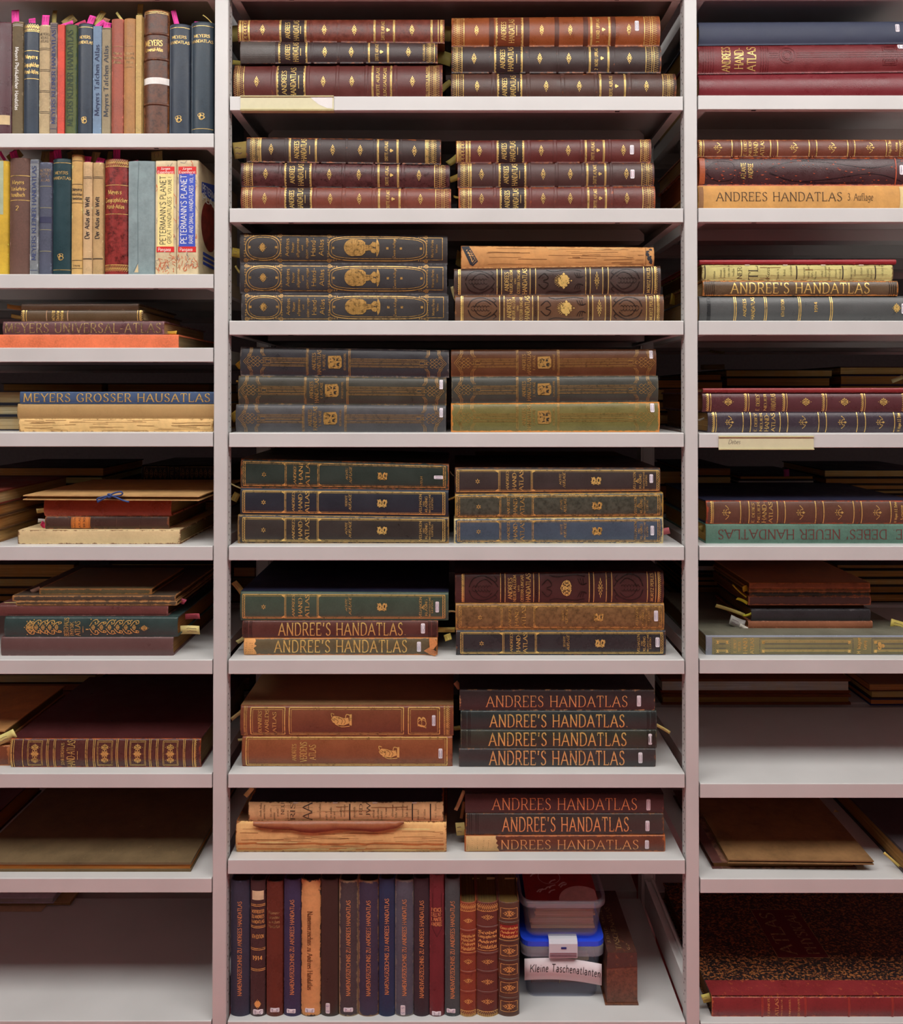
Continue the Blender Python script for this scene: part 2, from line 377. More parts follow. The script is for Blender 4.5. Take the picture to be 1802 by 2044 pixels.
    def poly(s, mb, pts):
        step = max(s.Tpx/9, 1.5); q = []
        for i,p in enumerate(pts):
            r = pts[(i+1)%len(pts)]; k = max(1, int(abs(r[1]-p[1])/step))
            for j in range(k): q.append((p[0]+(r[0]-p[0])*j/k, p[1]+(r[1]-p[1])*j/k))
        n = len(q); cx = sum(p[0] for p in pts)/len(pts); cy = sum(p[1] for p in pts)/len(pts)
        rings = max(1, int((max(p[1] for p in pts)-min(p[1] for p in pts))/2/step)); vs = [(cx,cy)]; fs = [(0,1+i,1+(i+1)%n) for i in range(n)]
        for r in range(1,rings+1):
            t = r/rings; vs += [(cx+(x-cx)*t, cy+(y-cy)*t) for x,y in q]
            if r > 1: a = 1+(r-2)*n; b = a+n; fs += [(a+i,b+i,b+(i+1)%n,a+(i+1)%n) for i in range(n)]
        s.put(mb, vs, fs)
    def G(s, g=None): return s.layer('gilding', g or s.gold)
    gold = GOLD
    def cross(s, u, w=1.3, v0=.02, v1=.98, mb=None):
        X = s.U(u); s.strip(mb or s.G(), [(X, v0*s.Tpx),(X, v1*s.Tpx)], w)
    def along(s, u0, u1, v, w=1.0, mb=None):
        s.strip(mb or s.G(), [(s.U(u0), v*s.Tpx),(s.U(u1), v*s.Tpx)], w)
    def frame(s, u0, u1, v0, v1, w=1.0, mb=None):
        for v in (v0,v1): s.along(u0, u1, v, w, mb)
        for u in (u0,u1): s.cross(u, w, v0, v1, mb)
    def rect(s, name, mat, u0, u1, v0=0.015, v1=.985):
        mb = s.layer(name, mat); n = 10; X0, X1 = s.U(u0), s.U(u1)
        pts = [(X, (v0+(v1-v0)*j/n)*s.Tpx) for X in (X0,X1) for j in range(n+1)]
        s.put(mb, pts, [(j, j+n+1, j+n+2, j+1) for j in range(n)])
    def circle(s, u, v, r, w=None, mb=None, n=14, ry=None):
        ry = ry or r; X, Y = s.U(u), v*s.Tpx; pts = [(X+r*math.cos(2*math.pi*i/n), Y+ry*math.sin(2*math.pi*i/n)) for i in range(n)]
        if w: s.strip(mb or s.G(), pts+[pts[0]], w)
        else: s.poly(mb or s.G(), pts)
    def text(s, t, u0, u1, v0, v1, rot=0, sty='serif', mat=None, slant=0.0, track=1.1, name='lettering'):
        geo, w = textgeo(t, sty, track, slant); mb = s.own(name, mat)
        X0, X1 = s.U(u0), s.U(u1); Y0, Y1 = v0*s.Tpx, v1*s.Tpx
        asc = 10 if any(c.isupper() or c.isdigit() or c in 'bdfhklti' for c in t) else 6.2
        for vs, fs in geo:
            q = []
            for a,b in vs:
                a /= w; b /= asc
                if rot == 0: q.append((X0+(X1-X0)*a, Y0+(Y1-Y0)*b))
                elif rot == 90: q.append((X1-(X1-X0)*b, Y0+(Y1-Y0)*a))
                elif rot == 180: q.append((X1-(X1-X0)*a, Y1-(Y1-Y0)*b))
                else: q.append((X0+(X1-X0)*b, Y1-(Y1-Y0)*a))
            s.put(mb, q, fs)
    def band(s, a, b, h=1.6, mat=None, name='raised_band'):
        mb = MB(); n = 12; A, B = s.U(a), s.U(b); d = (B-A)
        cs = [(A, -.0005),(A+d*.18, h*.00075),(A+d*.35, h*.001),(B-d*.35, h*.001),(B-d*.18, h*.00075),(B, -.0005)]
        vs = [s.M(X, (.006+.988*j/n)*s.Tpx, o) for j in range(n+1) for X,o in cs]; m = len(cs)
        mb.add(vs, [(j*m+i, j*m+i+1, (j+1)*m+i+1, (j+1)*m+i) for j in range(n) for i in range(m-1)], True)
        mb.wear = [.35]*len(mb.v)
        o = mb.build(name, mat or s.mat, s.root)
        return o
    def fleuron(s, u, v, hw, hh, g=None, fat=1.0, kind=0):
        """tooled ornament; hw half width along the spine, hh half height across it, in px"""
        X, Y = s.U(u), v*s.Tpx; mb = s.own('fleuron', g); m = lambda a,b: (X+a*hw, Y+b*hh)
        z = lambda a,b,p,q: s.poly(mb, [m(a+p,b),m(a,b+q),m(a-p,b),m(a,b-q)])
        f = min(1.0+.25*(fat-1), 1.5); z(0,0,.2*f,.11*f)
        for q in (1,-1):
            z(0,.8*q,.13*f,.2); z(0,.36*q,.15*f,.1*f); z(.5*q,0,.17*f,.09*f)
            if kind != 1: z(.88*q,0,.12,.07*f)
            for r in (1,-1):
                s.strip(mb, catmull([m(.1*q,.1*r),m(.42*q,.12*r),m(.62*q,.26*r),m(.42*q,.36*r)], 3), .95*fat)
                s.strip(mb, catmull([m(.04*q,.5*r),m(.3*q,.46*r),m(.36*q,.6*r),m(.16*q,.66*r)], 3), .9*fat)
                z(.3*q,.24*r,.09*f,.055*f)
    def arrow(s, u, v, hw, hh):
        X, Y = s.U(u), v*s.Tpx; mb = s.own('arrow_ornament'); m = lambda a,b: (X+a*hw, Y+b*hh)
        s.poly(mb, [m(.3,0),m(.6,.2),m(1,0),m(.6,-.2)]); s.strip(mb, [m(-.9,0),m(.4,0)], .9)
        for r in (1,-1):
            s.strip(mb, catmull([m(-.3,0),m(0,.4*r),m(.5,.42*r),m(.2,.75*r),m(-.15,.95*r)], 3), 1.0)
            s.strip(mb, catmull([m(-.6,.1*r),m(-.75,.36*r),m(-.4,.34*r)], 2), .9); s.circle(u-.15*hw, v+.95*r*hh/s.Tpx, .9, mb=mb)
        s.circle(u-.95*hw, v, 1.0, mb=mb)
    def star(s, u, v, r, pts=6):
        X, Y = s.U(u), v*s.Tpx; mb = s.own('star')
        for i in range(pts):
            a = math.pi*2*i/pts+math.pi/2; c, d = math.cos(a), math.sin(a)
            s.poly(mb, [(X+c*.2*r,Y+d*.2*r),(X+c*.55*r-d*.2*r,Y+d*.55*r+c*.2*r),(X+c*r,Y+d*r),(X+c*.55*r+d*.2*r,Y+d*.55*r-c*.2*r)])
    def gilt(s, u0, u1, flip=False):
        """ornamental gilt end band"""
        mb = s.own('gilt_band'); T = s.Tpx; w = u1-u0; f = (lambda t: u0+w*t) if not flip else (lambda t: u1-w*t)
        for t, wd in ((.36,1.0),(.52,.9),(.95,1.3)): s.cross(f(t), wd, mb=mb)
        n = max(5, int(T/4)); 
        for lo, hi, wd in ((.04,.3,1.0),(.58,.88,.9)):
            if w < 12 and lo > .5: continue
            s.strip(mb, [(s.U(f(lo if i%2 else hi)), (.03+.94*i/(2*n))*T) for i in range(2*n+1)], wd)
        for i in range(n):
            s.circle(f(.44), .05+.9*(i+.5)/n, .6, mb=mb, n=6)
    def key(s, u0, u1):
        mb = s.own('greek_key'); n = max(4, int(s.Tpx/7)); a, b = s.U(u0), s.U(u1); h = .94*s.Tpx/n
        for i in range(n):
            y = .03*s.Tpx+i*h
            s.strip(mb, [(b,y),(a,y),(a,y+h*.75),((a+b)/2+1,y+h*.75),((a+b)/2+1,y+h*.4)], .95)
    def trefoil(s, u, v, r):
        mb = s.own('trefoil')
        for a in (0, 2.1, 4.2): s.circle(u+r*.55*math.cos(a), v+r*.55*math.sin(a)/s.Tpx, r*.5, mb=mb, n=8)
        s.strip(mb, [(s.U(u)-r,v*s.Tpx),(s.U(u)+r*.2,v*s.Tpx)], .8)
    def sticker(s, u0, u1, v0, v1, ink=(70,60,110), rot=90):
        s.st.append((u0,u1,v0,v1,ink,rot))
    def tears(s, n, seed, u0, u1, v0=.08, v1=.92, rgb=(120,80,44)):
        """broken cracks running along a bare paper spine"""
        mb = s.layer('tear_lines', plain('dark_tear_%d'%rgb[0], rgb, .8)); rnd = random.Random(seed)
        for _ in range(n):
            x = s.U(rnd.uniform(u0, u1)); l = rnd.uniform(12, 95); v = rnd.uniform(v0, v1)*s.Tpx; k = max(3, int(l/9)); pts = []
            for i in range(k+1):
                v += rnd.uniform(-.5, .5); pts.append((min(x+l*i/k, s.U(u1)), min(max(v, 1.5), s.Tpx-1.5)))
            s.strip(mb, pts, rnd.choice((.35,.5,.5,.8)))
    def scroll(s, pts, w, mb): s.strip(mb, catmull([(s.U(a), b*s.Tpx) for a,b in pts], 4), w)
    def done(s):
        for name, (mb, mat) in s.layers.items():
            if mb.f:
                o = mb.build((name if isinstance(name,str) else name[0]).replace('_right',''), mat, s.root)
                if name in FINE: o['kind'] = 'stuff'
        for u0,u1,v0,v1,ink,rot in s.st:
            mb = MB(); X0,X1,Y0,Y1 = s.U(u0), s.U(u1), v0*s.Tpx, v1*s.Tpx; r = min(X1-X0,Y1-Y0)*.22; ol = []
            for cx,cy,a in ((X1-r,Y1-r,0),(X0+r,Y1-r,1),(X0+r,Y0+r,2),(X1-r,Y0+r,3)):
                for i in range(3): t = (a+i/2)*math.pi/2; ol.append((cx+r*math.cos(t), cy+r*math.sin(t)))
            cx, cy = (X0+X1)/2, (Y0+Y1)/2; n = len(ol)
            vs = [s.M(cx,cy,.0009)]+[s.M(x,y,.0009) for x,y in ol]+[s.M(x,y,.0001) for x,y in ol]
            mb.add(vs, [(0,1+i,1+(i+1)%n) for i in range(n)]+[(1+i,1+n+i,1+n+(i+1)%n,1+(i+1)%n) for i in range(n)])
            lb = mb.build('call_number_label', plain('white_sticker_paper', (238,232,238), .6, k=.95), s.root); lb['label'] = 'small white call number sticker'
            mb = MB(); rnd = random.Random(int(u0*7+v0*91)); lines = 2
            for i in range(lines):
                pts = []; m = 9
                for j in range(m):
                    t = .16+.68*j/(m-1); o = (i+.5)/lines+rnd.uniform(-.07,.07)
                    if rot == 90: pts.append((X0+(X1-X0)*o, Y0+(Y1-Y0)*t))
                    else: pts.append((X0+(X1-X0)*t, Y0+(Y1-Y0)*o))
                q, fs = ribbon(pts, lambda a,b: .6); mb.add([s.M(x,y,.00115) for x,y in q], fs)
            mb.build('handwriting', plain('ink_%d'%ink[0], ink, .7), lb)
        return s.root

# ------------------------------------------------------------------ lettered labels of place
ORD = ['first','second','third','fourth','fifth','sixth','seventh','eighth','ninth','tenth','eleventh','twelfth','thirteenth','fourteenth','fifteenth','sixteenth']
def zline(line, x): (xa,za),(xb,zb) = line; return za+(zb-za)*(x-xa)/(xb-xa)
PILES = []
def pile(zs, items, where, sb=.025, depth=.33, group=None):
    """items from the bottom up: (desc, x0, x1, (top left y, top right y), options)"""
    n = len(items); line = ((-1,zs),(1,zs)); out = []; group = group or ('books in '+where if n > 1 else None)
    for i,(desc,x0,x1,ty,o) in enumerate(items):
        o = dict(o); sbi = o.pop('sb', sb); bul = o.get('bulge', .11); style = o.pop('style', None); dp = o.pop('depth', depth)
        yt = (ty[0]+ty[1])/2
        est = abs(W(x0, yt, sbi).z-zline(line, W(x0,yt,sbi).x))
        ye = sbi+bul*est
        a, b = W(x0, ty[0], ye), W(x1, ty[1], ye)
        zb = (zline(line,a.x), zline(line,b.x)); zt = (max(a.z, zb[0]+.006), max(b.z, zb[1]+.006))
        if n == 1: ps = ''
        elif i == n-1: ps = 'top of '
        elif i == 0: ps = 'bottom of '
        else: ps = (ORD[n-1-i]+' from top of ')
        bk = Book(f'{desc}, {ps}{where}', 'lie', x0, x1, (zb[0]+.0002,zb[1]+.0002,zt[0],zt[1]), yt, o.pop('mat'), depth=dp, sb=sbi, group=group, **o)
        if style: style(bk)
        bk.done(); out.append(bk); PILES.append(bk)
        line = ((a.x,zt[0]),(b.x,zt[1]))
    return out
def row(zs, items, where, sb=.02, depth=.24, group=None):
    """upright books from left to right: (desc, x0, x1, top y, options)"""
    out = []; group = group or 'upright books '+where
    for i,(desc,x0,x1,ty,o) in enumerate(items):
        o = dict(o); style = o.pop('style', None); dp = o.pop('depth', depth); sbi = o.pop('sb', sb)
        T = (x1-x0)*.0011; bul = o.setdefault('bulge', .16); zt = W((x0+x1)/2, ty, sbi+bul*T).z
        bk = Book(f'{desc}, {ORD[i]} upright {where}', 'stand', x0+.25, x1-.25, (zs+.0003, zt), ty, o.pop('mat'), depth=dp, sb=sbi, group=group, **o)
        if style: style(bk)
        bk.done(); out.append(bk)
    return out
def flatbook(label, x0, x1, z, T, y0, depth, mat, page=(150,118,78), name='book', over=.004, py=None, yaw=0.0, group=None, fore=True, boardt=.0028, pagefine=1.0):
    """a closed book lying with its page edges to the front"""
    a = W(x0, py, y0); b = W(x1, py, y0); L = b.x-a.x
    r = thing(name, label, 'book', (a.x, y0, z+.0002), yaw, group)
    for zz in (0, T-boardt):
        m = MB(); m.box(0,L,0,depth,zz,zz+boardt); m.wear = [.12]*8; m.build('cover_board', mat, r)
    m = MB(); m.box(over,L-over,over,depth-.002,boardt+.0002,T-boardt-.0002); m.build('page_block', pages(page, 'z', pagefine), r)
    return r
def slip(label, base, tip, w, y, rgb, bend=0.0, name='paper_slip', group=None, lean=0.0, k=1.0, scrib=True, wv=None):
    """a slip of paper: from base to tip (photo px at depth y), w px wide, bowed sideways by bend px, leaning back by lean"""
    group = group or 'paper slips in the books'; n = 6; P = []; dx, dy = tip[0]-base[0], tip[1]-base[1]; l = math.hypot(dx,dy); nx, ny = -dy/l, dx/l
    wx, wy = wv if wv else (nx, ny)
    b0 = W(base[0], base[1], y); L = []; R = []
    for i in range(n+1):
        t = i/n; o = bend*t*t
        cx, cy = base[0]+dx*t+nx*o, base[1]+dy*t+ny*o; yy = y+lean*t+ .002*math.sin(t*3)
        L.append(W(cx-wx*w/2, cy-wy*w/2, yy)-b0); R.append(W(cx+wx*w/2, cy+wy*w/2, yy+.0015)-b0)
    th = Vector((0,.0003,0)); vs = L+R+[p+th for p in L]+[p+th for p in R]; m = n+1; fs = []
    for i in range(n):
        fs += [(i,i+1,i+1+m,i+m),(i+2*m,i+3*m,i+1+3*m,i+1+2*m),(i,i+2*m,i+1+2*m,i+1),(i+m,i+m+1,i+1+3*m,i+3*m)]
    fs += [(0,m,3*m,2*m),(n,n+2*m,n+3*m,n+m)]
    mb = MB(); mb.add(vs, fs, True)
    mat = plain('slip_paper_%d_%d'%(rgb[0],rgb[2]), rgb, .65, k=k, var=.06)
    if not scrib or w < 6:
        o = mb.build(name, mat, None, b0); tag(o, label, 'paper slip', group); return o
    r = thing(name, label, 'paper slip', b0, 0, group); mb.build('sheet', mat, r)
    ink = MB(); rnd = random.Random(int(base[0]*13+base[1]))
    for q in (.3,.62):
        pts = []
        for j in range(7):
            t = .42+.45*j/6; i = min(int(t*n), n-1); f = t*n-i; c = L[i].lerp(L[i+1], f); d = R[i].lerp(R[i+1], f)
            o_ = rnd.uniform(-.045,.045); e = c.lerp(d, q+o_); g = c.lerp(d, q+o_+.035); pts.append((e-Vector((0,.0004,0)), g-Vector((0,.0004,0))))
        vs = [p for a in pts for p in a]; ink.add(vs, [(2*i,2*i+1,2*i+3,2*i+2) for i in range(6)])
    ink.build('handwriting', plain('pencil_ink', (96,60,84), .7), r)
    return r
# ------------------------------------------------------------------ the room
def struct(name, mb, mat, label):
    o = mb.build(name, mat); o['kind'] = 'structure'; o['label'] = label; return o
m = MB(); m.box(-4,4,-2.6,3.2,-.05,0); struct('floor', m, plain('rose_red_floor_covering', (230,134,134), .5, k=1.0), 'rose-red floor of the stacks')
m = MB(); m.box(-4,4,-2.6,3.2,3.02,3.1); struct('ceiling', m, plain('grey_ceiling', (176,176,174), .9), 'white ceiling above the shelves')
m = MB(); m.box(-4,4,-2.65,-2.6,0,3.02); struct('wall_behind', m, plain('dark_rack_sheet', (92,76,70), .9), 'dim brown wall across the aisle')  # plain sheet standing for the opposite racks, kept dark to cut bounced light
m = MB(); m.box(-4,4,2.4,2.45,0,3.02); struct('wall_back', m, plain('far_wall_with_gloom', (70,66,66), .9), 'dim wall beyond the rear shelves')  # backdrop; the gloom of the rear aisle is put into its colour
# luminaire of the aisle: one long opal panel below the ceiling
lamp = thing('ceiling_lamp', 'long opal panel lamp running along the aisle ceiling', 'lamp', (0, LAMP_Y0, LAMP_Z))
em = bpy.data.materials.new('lit_opal'); em.use_nodes = True; nt = em.node_tree; nt.nodes.clear()
e = nt.nodes.new('ShaderNodeEmission'); e.inputs[0].default_value = (1,.975,.94,1); e.inputs[1].default_value = LAMP_POWER
mo = nt.nodes.new('ShaderNodeOutputMaterial'); nt.links.new(e.outputs[0], mo.inputs[0])
m = MB(); m.box(-2.6,2.6,0,LAMP_Y1-LAMP_Y0,0,.012); m.build('opal_panel', em, lamp)
m = MB(); m.box(-2.62,2.62,-.02,LAMP_Y1-LAMP_Y0+.02,.013,.06); m.build('housing', plain('white_housing', (225,225,222), .5), lamp)

# ------------------------------------------------------------------ rack
ST = steel()
SHD = .40
C_TOP = [-32,192,415.5,640,864,1090,1317,1544,1716,2039]      # front top edges (photo rows), middle bay
L_TOP = [-32,266,547,694,863,1090,1317,1544,1753,2038]
R_TOP = [-33,190,415,640,865,1090,1316,1564,1754,2042]
CZ = [W(910,y).z for y in C_TOP]; LZ = [W(230,y).z for y in L_TOP]; RZ = [W(1600,y).z for y in R_TOP]
XL0, XL1 = W(-490,700).x, W(424.5,900).x
XC0, XC1 = W(457.3,900).x, W(1364.5,900).x
XR0, XR1 = W(1395.5,900).x, W(2310,700).x
LIP = .0315
def shelf(label, x0, x1, z, y0=0.0, depth=SHD, slots=(), full=True, group=None):
    r = thing('steel_shelf', label, 'shelf', ((x0+x1)/2, y0, z), 0, group); h = (x1-x0)/2; t = .0014
    # folded tray: rounded front edge, lip, return
    rr = .0022; pf = [(depth,-LIP),(depth,-rr),(depth-rr,0)]
    pf += [(rr,0)]+[(rr-rr*math.sin(a), -rr+rr*math.cos(a)) for a in (.39,.79,1.18,1.57)]+[(0,-LIP+.001),(.001,-LIP),(.0135,-LIP)]
    inn = [(.0135,-LIP+t),(t+.0006,-LIP+t),(t,-LIP+t+.0006),(t,-rr-.0006),(rr+.0006,-t),(depth-rr,-t),(depth-t,-rr),(depth-t,-LIP)]
    ol = pf+inn; m = MB(); n = len(ol)
    m.add([(x,a,b) for x in (-h,h) for a,b in ol], [(i,(i+1)%n,(i+1)%n+n,i+n) for i in range(n)]+[tuple(range(n))[::-1],tuple(range(n,2*n))])
    m.build('tray', ST, r)
    for q in (-1,1):
        m = MB(); a, b = sorted((q*(h-.0002), q*(h-.0016))); m.box(a,b,.003,depth-.003,-LIP,-t-.0001)
        a, b = sorted((q*(h-.0018), q*(h-.019))); m.box(a,b,.0142,depth-.003,-LIP,-LIP+t)
        m.build('side_flange', ST, r)
    if full:
        m = MB(); w = h-.045; y = depth*.52; z0, z1 = -.0018, -LIP+.0015
        for yy in (y, y+.05): pass
        out = [(-w,z0),(w,z0),(w+.012,z0-.012),(w+.012,z1),(-w-.012,z1),(-w-.012,z0-.012)]
        m.prism(out, (y, y+.055), lambda a,b,c: (a,c,b)); m.build('stiffener', ST, r)
    for sx in slots:
        m = MB(); X = sx-(x0+x1)/2; m.box(X-.005,X+.005,.003,.0085,-LIP-.0004,-LIP+.0003); m.build('slot', BLACK(), r)
    return r
OR = ['topmost','first','second','third','fourth','fifth','sixth','seventh','eighth','lowest']
for nm, zz, xa, xb, sl in (('left',LZ,XL0,XL1,(310,)),('middle',CZ,XC0,XC1,(580,1233)),('right',RZ,XR0,XR1,(1506,))):
    for i,z in enumerate(zz):
        lb = f'light grey steel shelf, {ORD[i-1] if i else "cut off at the top"} {"from top " if i else ""}in {nm} bay'
        shelf(lb, xa, xb, z, slots=[W(s,300).x for s in sl] if i < 5 else (), group='front shelves of the rack')
        y2 = .432
        shelf(f'rear grey steel shelf behind the {ORD[i-1]+" " if i else "uppermost "}{nm} bay shelf', xa, xb, z-.0015, y0=y2, depth=.38, full=i < 5, group='rear shelves of the rack')
# uprights: front post, rear posts, rails
PT = CZ[0]+.25
for nm, x0, x1 in (('left', XL1+.0012, XC0-.0042), ('right', XC1+.0042, XR0-.0012)):
    if nm == 'left': x0, x1 = W(426.0,900).x, W(453.5,900).x
    else: x0, x1 = W(1367.6,900).x, W(1393.4,900).x
    r = thing('rack_upright', f'light grey steel upright between the middle and {nm} bay', 'rack upright', (0,0,0), 0, 'uprights of the rack')
    def post(ya, yb, name):
        m = MB(); b = .0016; ol = [(x0+b,ya),(x1-b,ya),(x1,ya+b),(x1,yb),(x0,yb),(x0,ya+b)]
        m.prism(ol, (0,PT), lambda a,c,h: (a,c,h)); return m.build(name, ST, r)
    post(.0008,.0285,'front_post')
    for k,(ya,yb) in enumerate(((.372,.398),(.406,.43))):
        post(ya,yb,'rear_post')
        for xx in (x0-.004, x1-.001):
            m = MB(); m.box(xx,xx+.005,ya+.003,ya+.011,0.001,PT-.001); m.build('ridge', ST, r)
    # punched holes on the inner face
    side = x1 if nm == 'left' else x0
    m = MB(); z = CZ[9]+.03; k = 0
    while z < CZ[0]+.1:
        q = .0003; a, b = sorted((side-q*(1 if nm=='right' else -1), side))
        m.box(a,b,.012,.0145,z,z+.0035); m.box(a,b,.0195,.0215,z+.012,z+.0155); z += .025
    h = m.build('punched_holes', plain('hole_shadow', (70,60,58), .9), r); h['kind'] = 'stuff'
    for zr in (CZ[9]+.032,):
        m = MB(); m.box(x0+.002,x1-.002,.029,.371,zr-.033,zr+.032); m.build('bottom_rail', ST, r)
        for xx in (x0+.002, x1-.008):
            m = MB(); m.box(xx,xx+.006,.029,.371,zr+.0321,zr+.038); m.build('rail_lip', ST, r)
# clip-on label holders
def holder(label, px0, px1, z, h, over, dz):
    a, b = W(px0,400).x, W(px1,400).x; r = thing('label_holder', label, 'label holder', (a,-.001,z))
    L = b-a; m = MB(); cr = plain('yellowed_card', (214,208,172), .5, k=1.0, var=.04); pl = plain('clear_yellowish_plastic', (206,196,150), .25, k=1.0, var=.04)
    m.box(0,L,-.0012,0,dz,dz+h); m.build('card', cr, r)
    for zz in (dz+.0008, dz+h-.003):
        m = MB(); m.box(-.0003,L+.0003,-.0034,-.0013,zz,zz+.0022); m.build('plastic_rail', pl, r)
    if over:
        m = MB(); m.box(0,L,-.0034,.012,dz-.0012,dz-.0002); m.build('bottom_fold', pl, r)
    return r, L
r, L = holder('wide yellowed label holder with curled card on first middle-bay shelf', 480, 666, CZ[1]-LIP, LIP+.001, True, -.0005)
m = MB(); pts = [(L*.74,.030),(L*.985,.030),(L*.985,.0035),(L*.93,.004),(L*.84,.012),(L*.78,.022)]
m.prism(pts, (-.0016,-.0013), lambda a,b,c: (a,c,b)); m.build('white_flap', plain('white_card', (226,222,220), .5, var=.03), r)
r, L = holder('narrow yellowed label holder with pencilled word on fourth right-bay shelf', 1432, 1621, RZ[4]-LIP, .031, False, -.0048)
geo, w = textgeo('Debes', 'hand', 1.0, .25); m = MB()
for vs, fs in geo: m.add([(L*.1+a/w*.026, -.0014, .0085+b*.0009) for a,b in vs], fs)
m.build('handwriting', plain('pencil_grey', (120,112,96), .8), r)
# ------------------------------------------------------------------ binding styles
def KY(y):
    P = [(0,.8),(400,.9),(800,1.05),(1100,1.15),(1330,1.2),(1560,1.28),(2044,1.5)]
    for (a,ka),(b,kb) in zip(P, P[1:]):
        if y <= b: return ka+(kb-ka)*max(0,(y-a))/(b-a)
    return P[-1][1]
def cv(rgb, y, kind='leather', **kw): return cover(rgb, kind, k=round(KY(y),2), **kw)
WB = (150,84,48)   # rubbed brown leather

def styleA(gilt=(), dia=(), lines=(), bands=(), title=(), panel=None, dash=None, auf=(), tre=None, key=None, sticker=None, small=None, flat=False, patch=None, orn=0, pm=None, bm=None):
    def f(b):
        for a,c in bands: b.band(a, c, .7 if flat else 1.9, bm)
        if patch: b.rect('repair_patch', patch[2], patch[0], patch[1])
        if panel: b.rect('title_panel', pm or plain('dark_title_leather', (46,28,28), .4, bm=.2), *panel)
        for i,(a,c) in enumerate(gilt): b.gilt(a, c, flip=(i % 2 == 1))
        if key: b.key(*key)
        for l in lines: b.cross(l-1, 1.0); b.cross(l+1.2, 1.5)
        for d in dia: b.fleuron(d, .5, 5.6, min(11.5, b.Tpx*.27), kind=orn)
        h = (.06,.95) if b.Tpx < 56 else (.1,.9)
        for i,(u,t) in enumerate(title):
            hw = 4.6 if i == 0 else 5.2; r = h if i else (h[0]+.08, h[1]-.1)
            b.text(t, u-hw, u+hw, r[0], r[1], 90, 'slab')
        if dash: b.cross(dash, .9, .32, .66)
        for u,t in auf: b.text(t, u-3, u+3, .1, .9, 90, 'slab')
        if tre: b.trefoil(tre, .5, 3.6)
        if small: b.text(small[1], small[0]-2, small[0]+2, .08, .92, 90, 'slab')
        if sticker: b.sticker(*sticker)
    return f
AT = lambda a,c: ((a,'ANDREES'),(c,'HANDATLAS'))

WM = [None]+[f'{ORD[i]} middle-bay shelf' for i in range(8)]+['lowest middle-bay shelf']
# ---- shelf 1
pile(CZ[1], [
 ('wine-red leather atlas with thick raised bands',465,883,(130,129),dict(mat=cv((100,46,42),100,worn=WB),bulge=.15,style=styleA(gilt=((466,487),(855,878)),dia=(512,645,702,823),
   bands=((540,548),(611,618),(669,677),(727,735),(784,793)),lines=(553,607,743,780),panel=(554,606),title=AT(567,585),dash=596,auf=((754,'VIERTE AUFLAGE'),(768,'LUXUSAUSGABE')),small=(852,'VELHAGEN & KLASING')))),
 ('dark leather atlas with grey patched end',479,873,(83,86),dict(mat=cv((64,44,44),100,worn=WB),bulge=.1,style=styleA(gilt=((850,868),),dia=(648,701,815),bands=((619,626),(671,679),(724,731)),flat=True,
   lines=(557,611,736,774),panel=(558,610),title=AT(574,590),dash=600,auf=((752,'DRITTE AUFLAGE'),),tre=761,small=(846,'VELHAGEN & KLASING'),patch=(479.5,549,cv((84,74,70),100,wear=.2))))),
 ('russet leather atlas with Greek-key gilt ends',474,887,(40,39),dict(mat=cv((112,50,36),60,worn=WB,blot=.5),bulge=.12,style=styleA(gilt=((476,484),(874,885)),key=(486,493),dia=(524,647,707,822),
   bands=((617,624),(671,681),(731,740)),flat=True,lines=(496,559,609,747,786,861),panel=(561,607),title=AT(574,591),dash=600,auf=((764,'DRITTE AUFLAGE'),),tre=774))),
], 'left pile, first middle-bay shelf')
pile(CZ[1], [
 ('long brown leather atlas with gilt raised bands',900,1350,(147,147),dict(mat=cv((82,50,42),160,worn=WB),bulge=.15,style=styleA(gilt=((902,926),(1322,1345)),dia=(952,1090,1156,1290),
   bands=((980,990),(1050,1059),(1118,1128),(1185,1194),(1252,1261)),lines=(994,1040,1198,1247),panel=(995,1039),title=AT(1007,1024),dash=1034,auf=((1219,'VIERTE AUFLAGE'),),tre=1230))),
 ('blackish leather atlas with gilt ends',901,1320,(93,92),dict(mat=cv((60,42,40),120,worn=WB),bulge=.12,style=styleA(gilt=((903,923),(1288,1315)),dia=(946,1077,1135,1256),flat=True,
   bands=((975,984),(1048,1058),(1110,1116),(1165,1172),(1220,1228)),lines=(988,1041,1177,1214),panel=(989,1040),title=AT(1003,1019),dash=1031,auf=((1190,'2: NORD. UPPLAG'),),tre=1201))),
 ('bright tan leather atlas with dark ribbed bands',901,1318,(36,32),dict(mat=cv((148,76,38),60,worn=(190,110,60),rough=.32),bulge=.14,style=styleA(gilt=((904,927),(1285,1312)),dia=(951,1081,1138,1255),flat=True,orn=1,pm=plain('tan_dark_panel',(112,54,30),.35),
   lines=(991,1042,1180,1216),title=AT(1005,1021),dash=1031,panel=(992,1041),auf=((1193,'3: NORD. UPPLAG'),),tre=1204,sticker=(1267,1275,.45,.8),bm=cv((92,44,26),60),bands=((975,987),(1044,1058),(1106,1117),(1163,1175),(1219,1230)))))
], 'right pile, first middle-bay shelf')
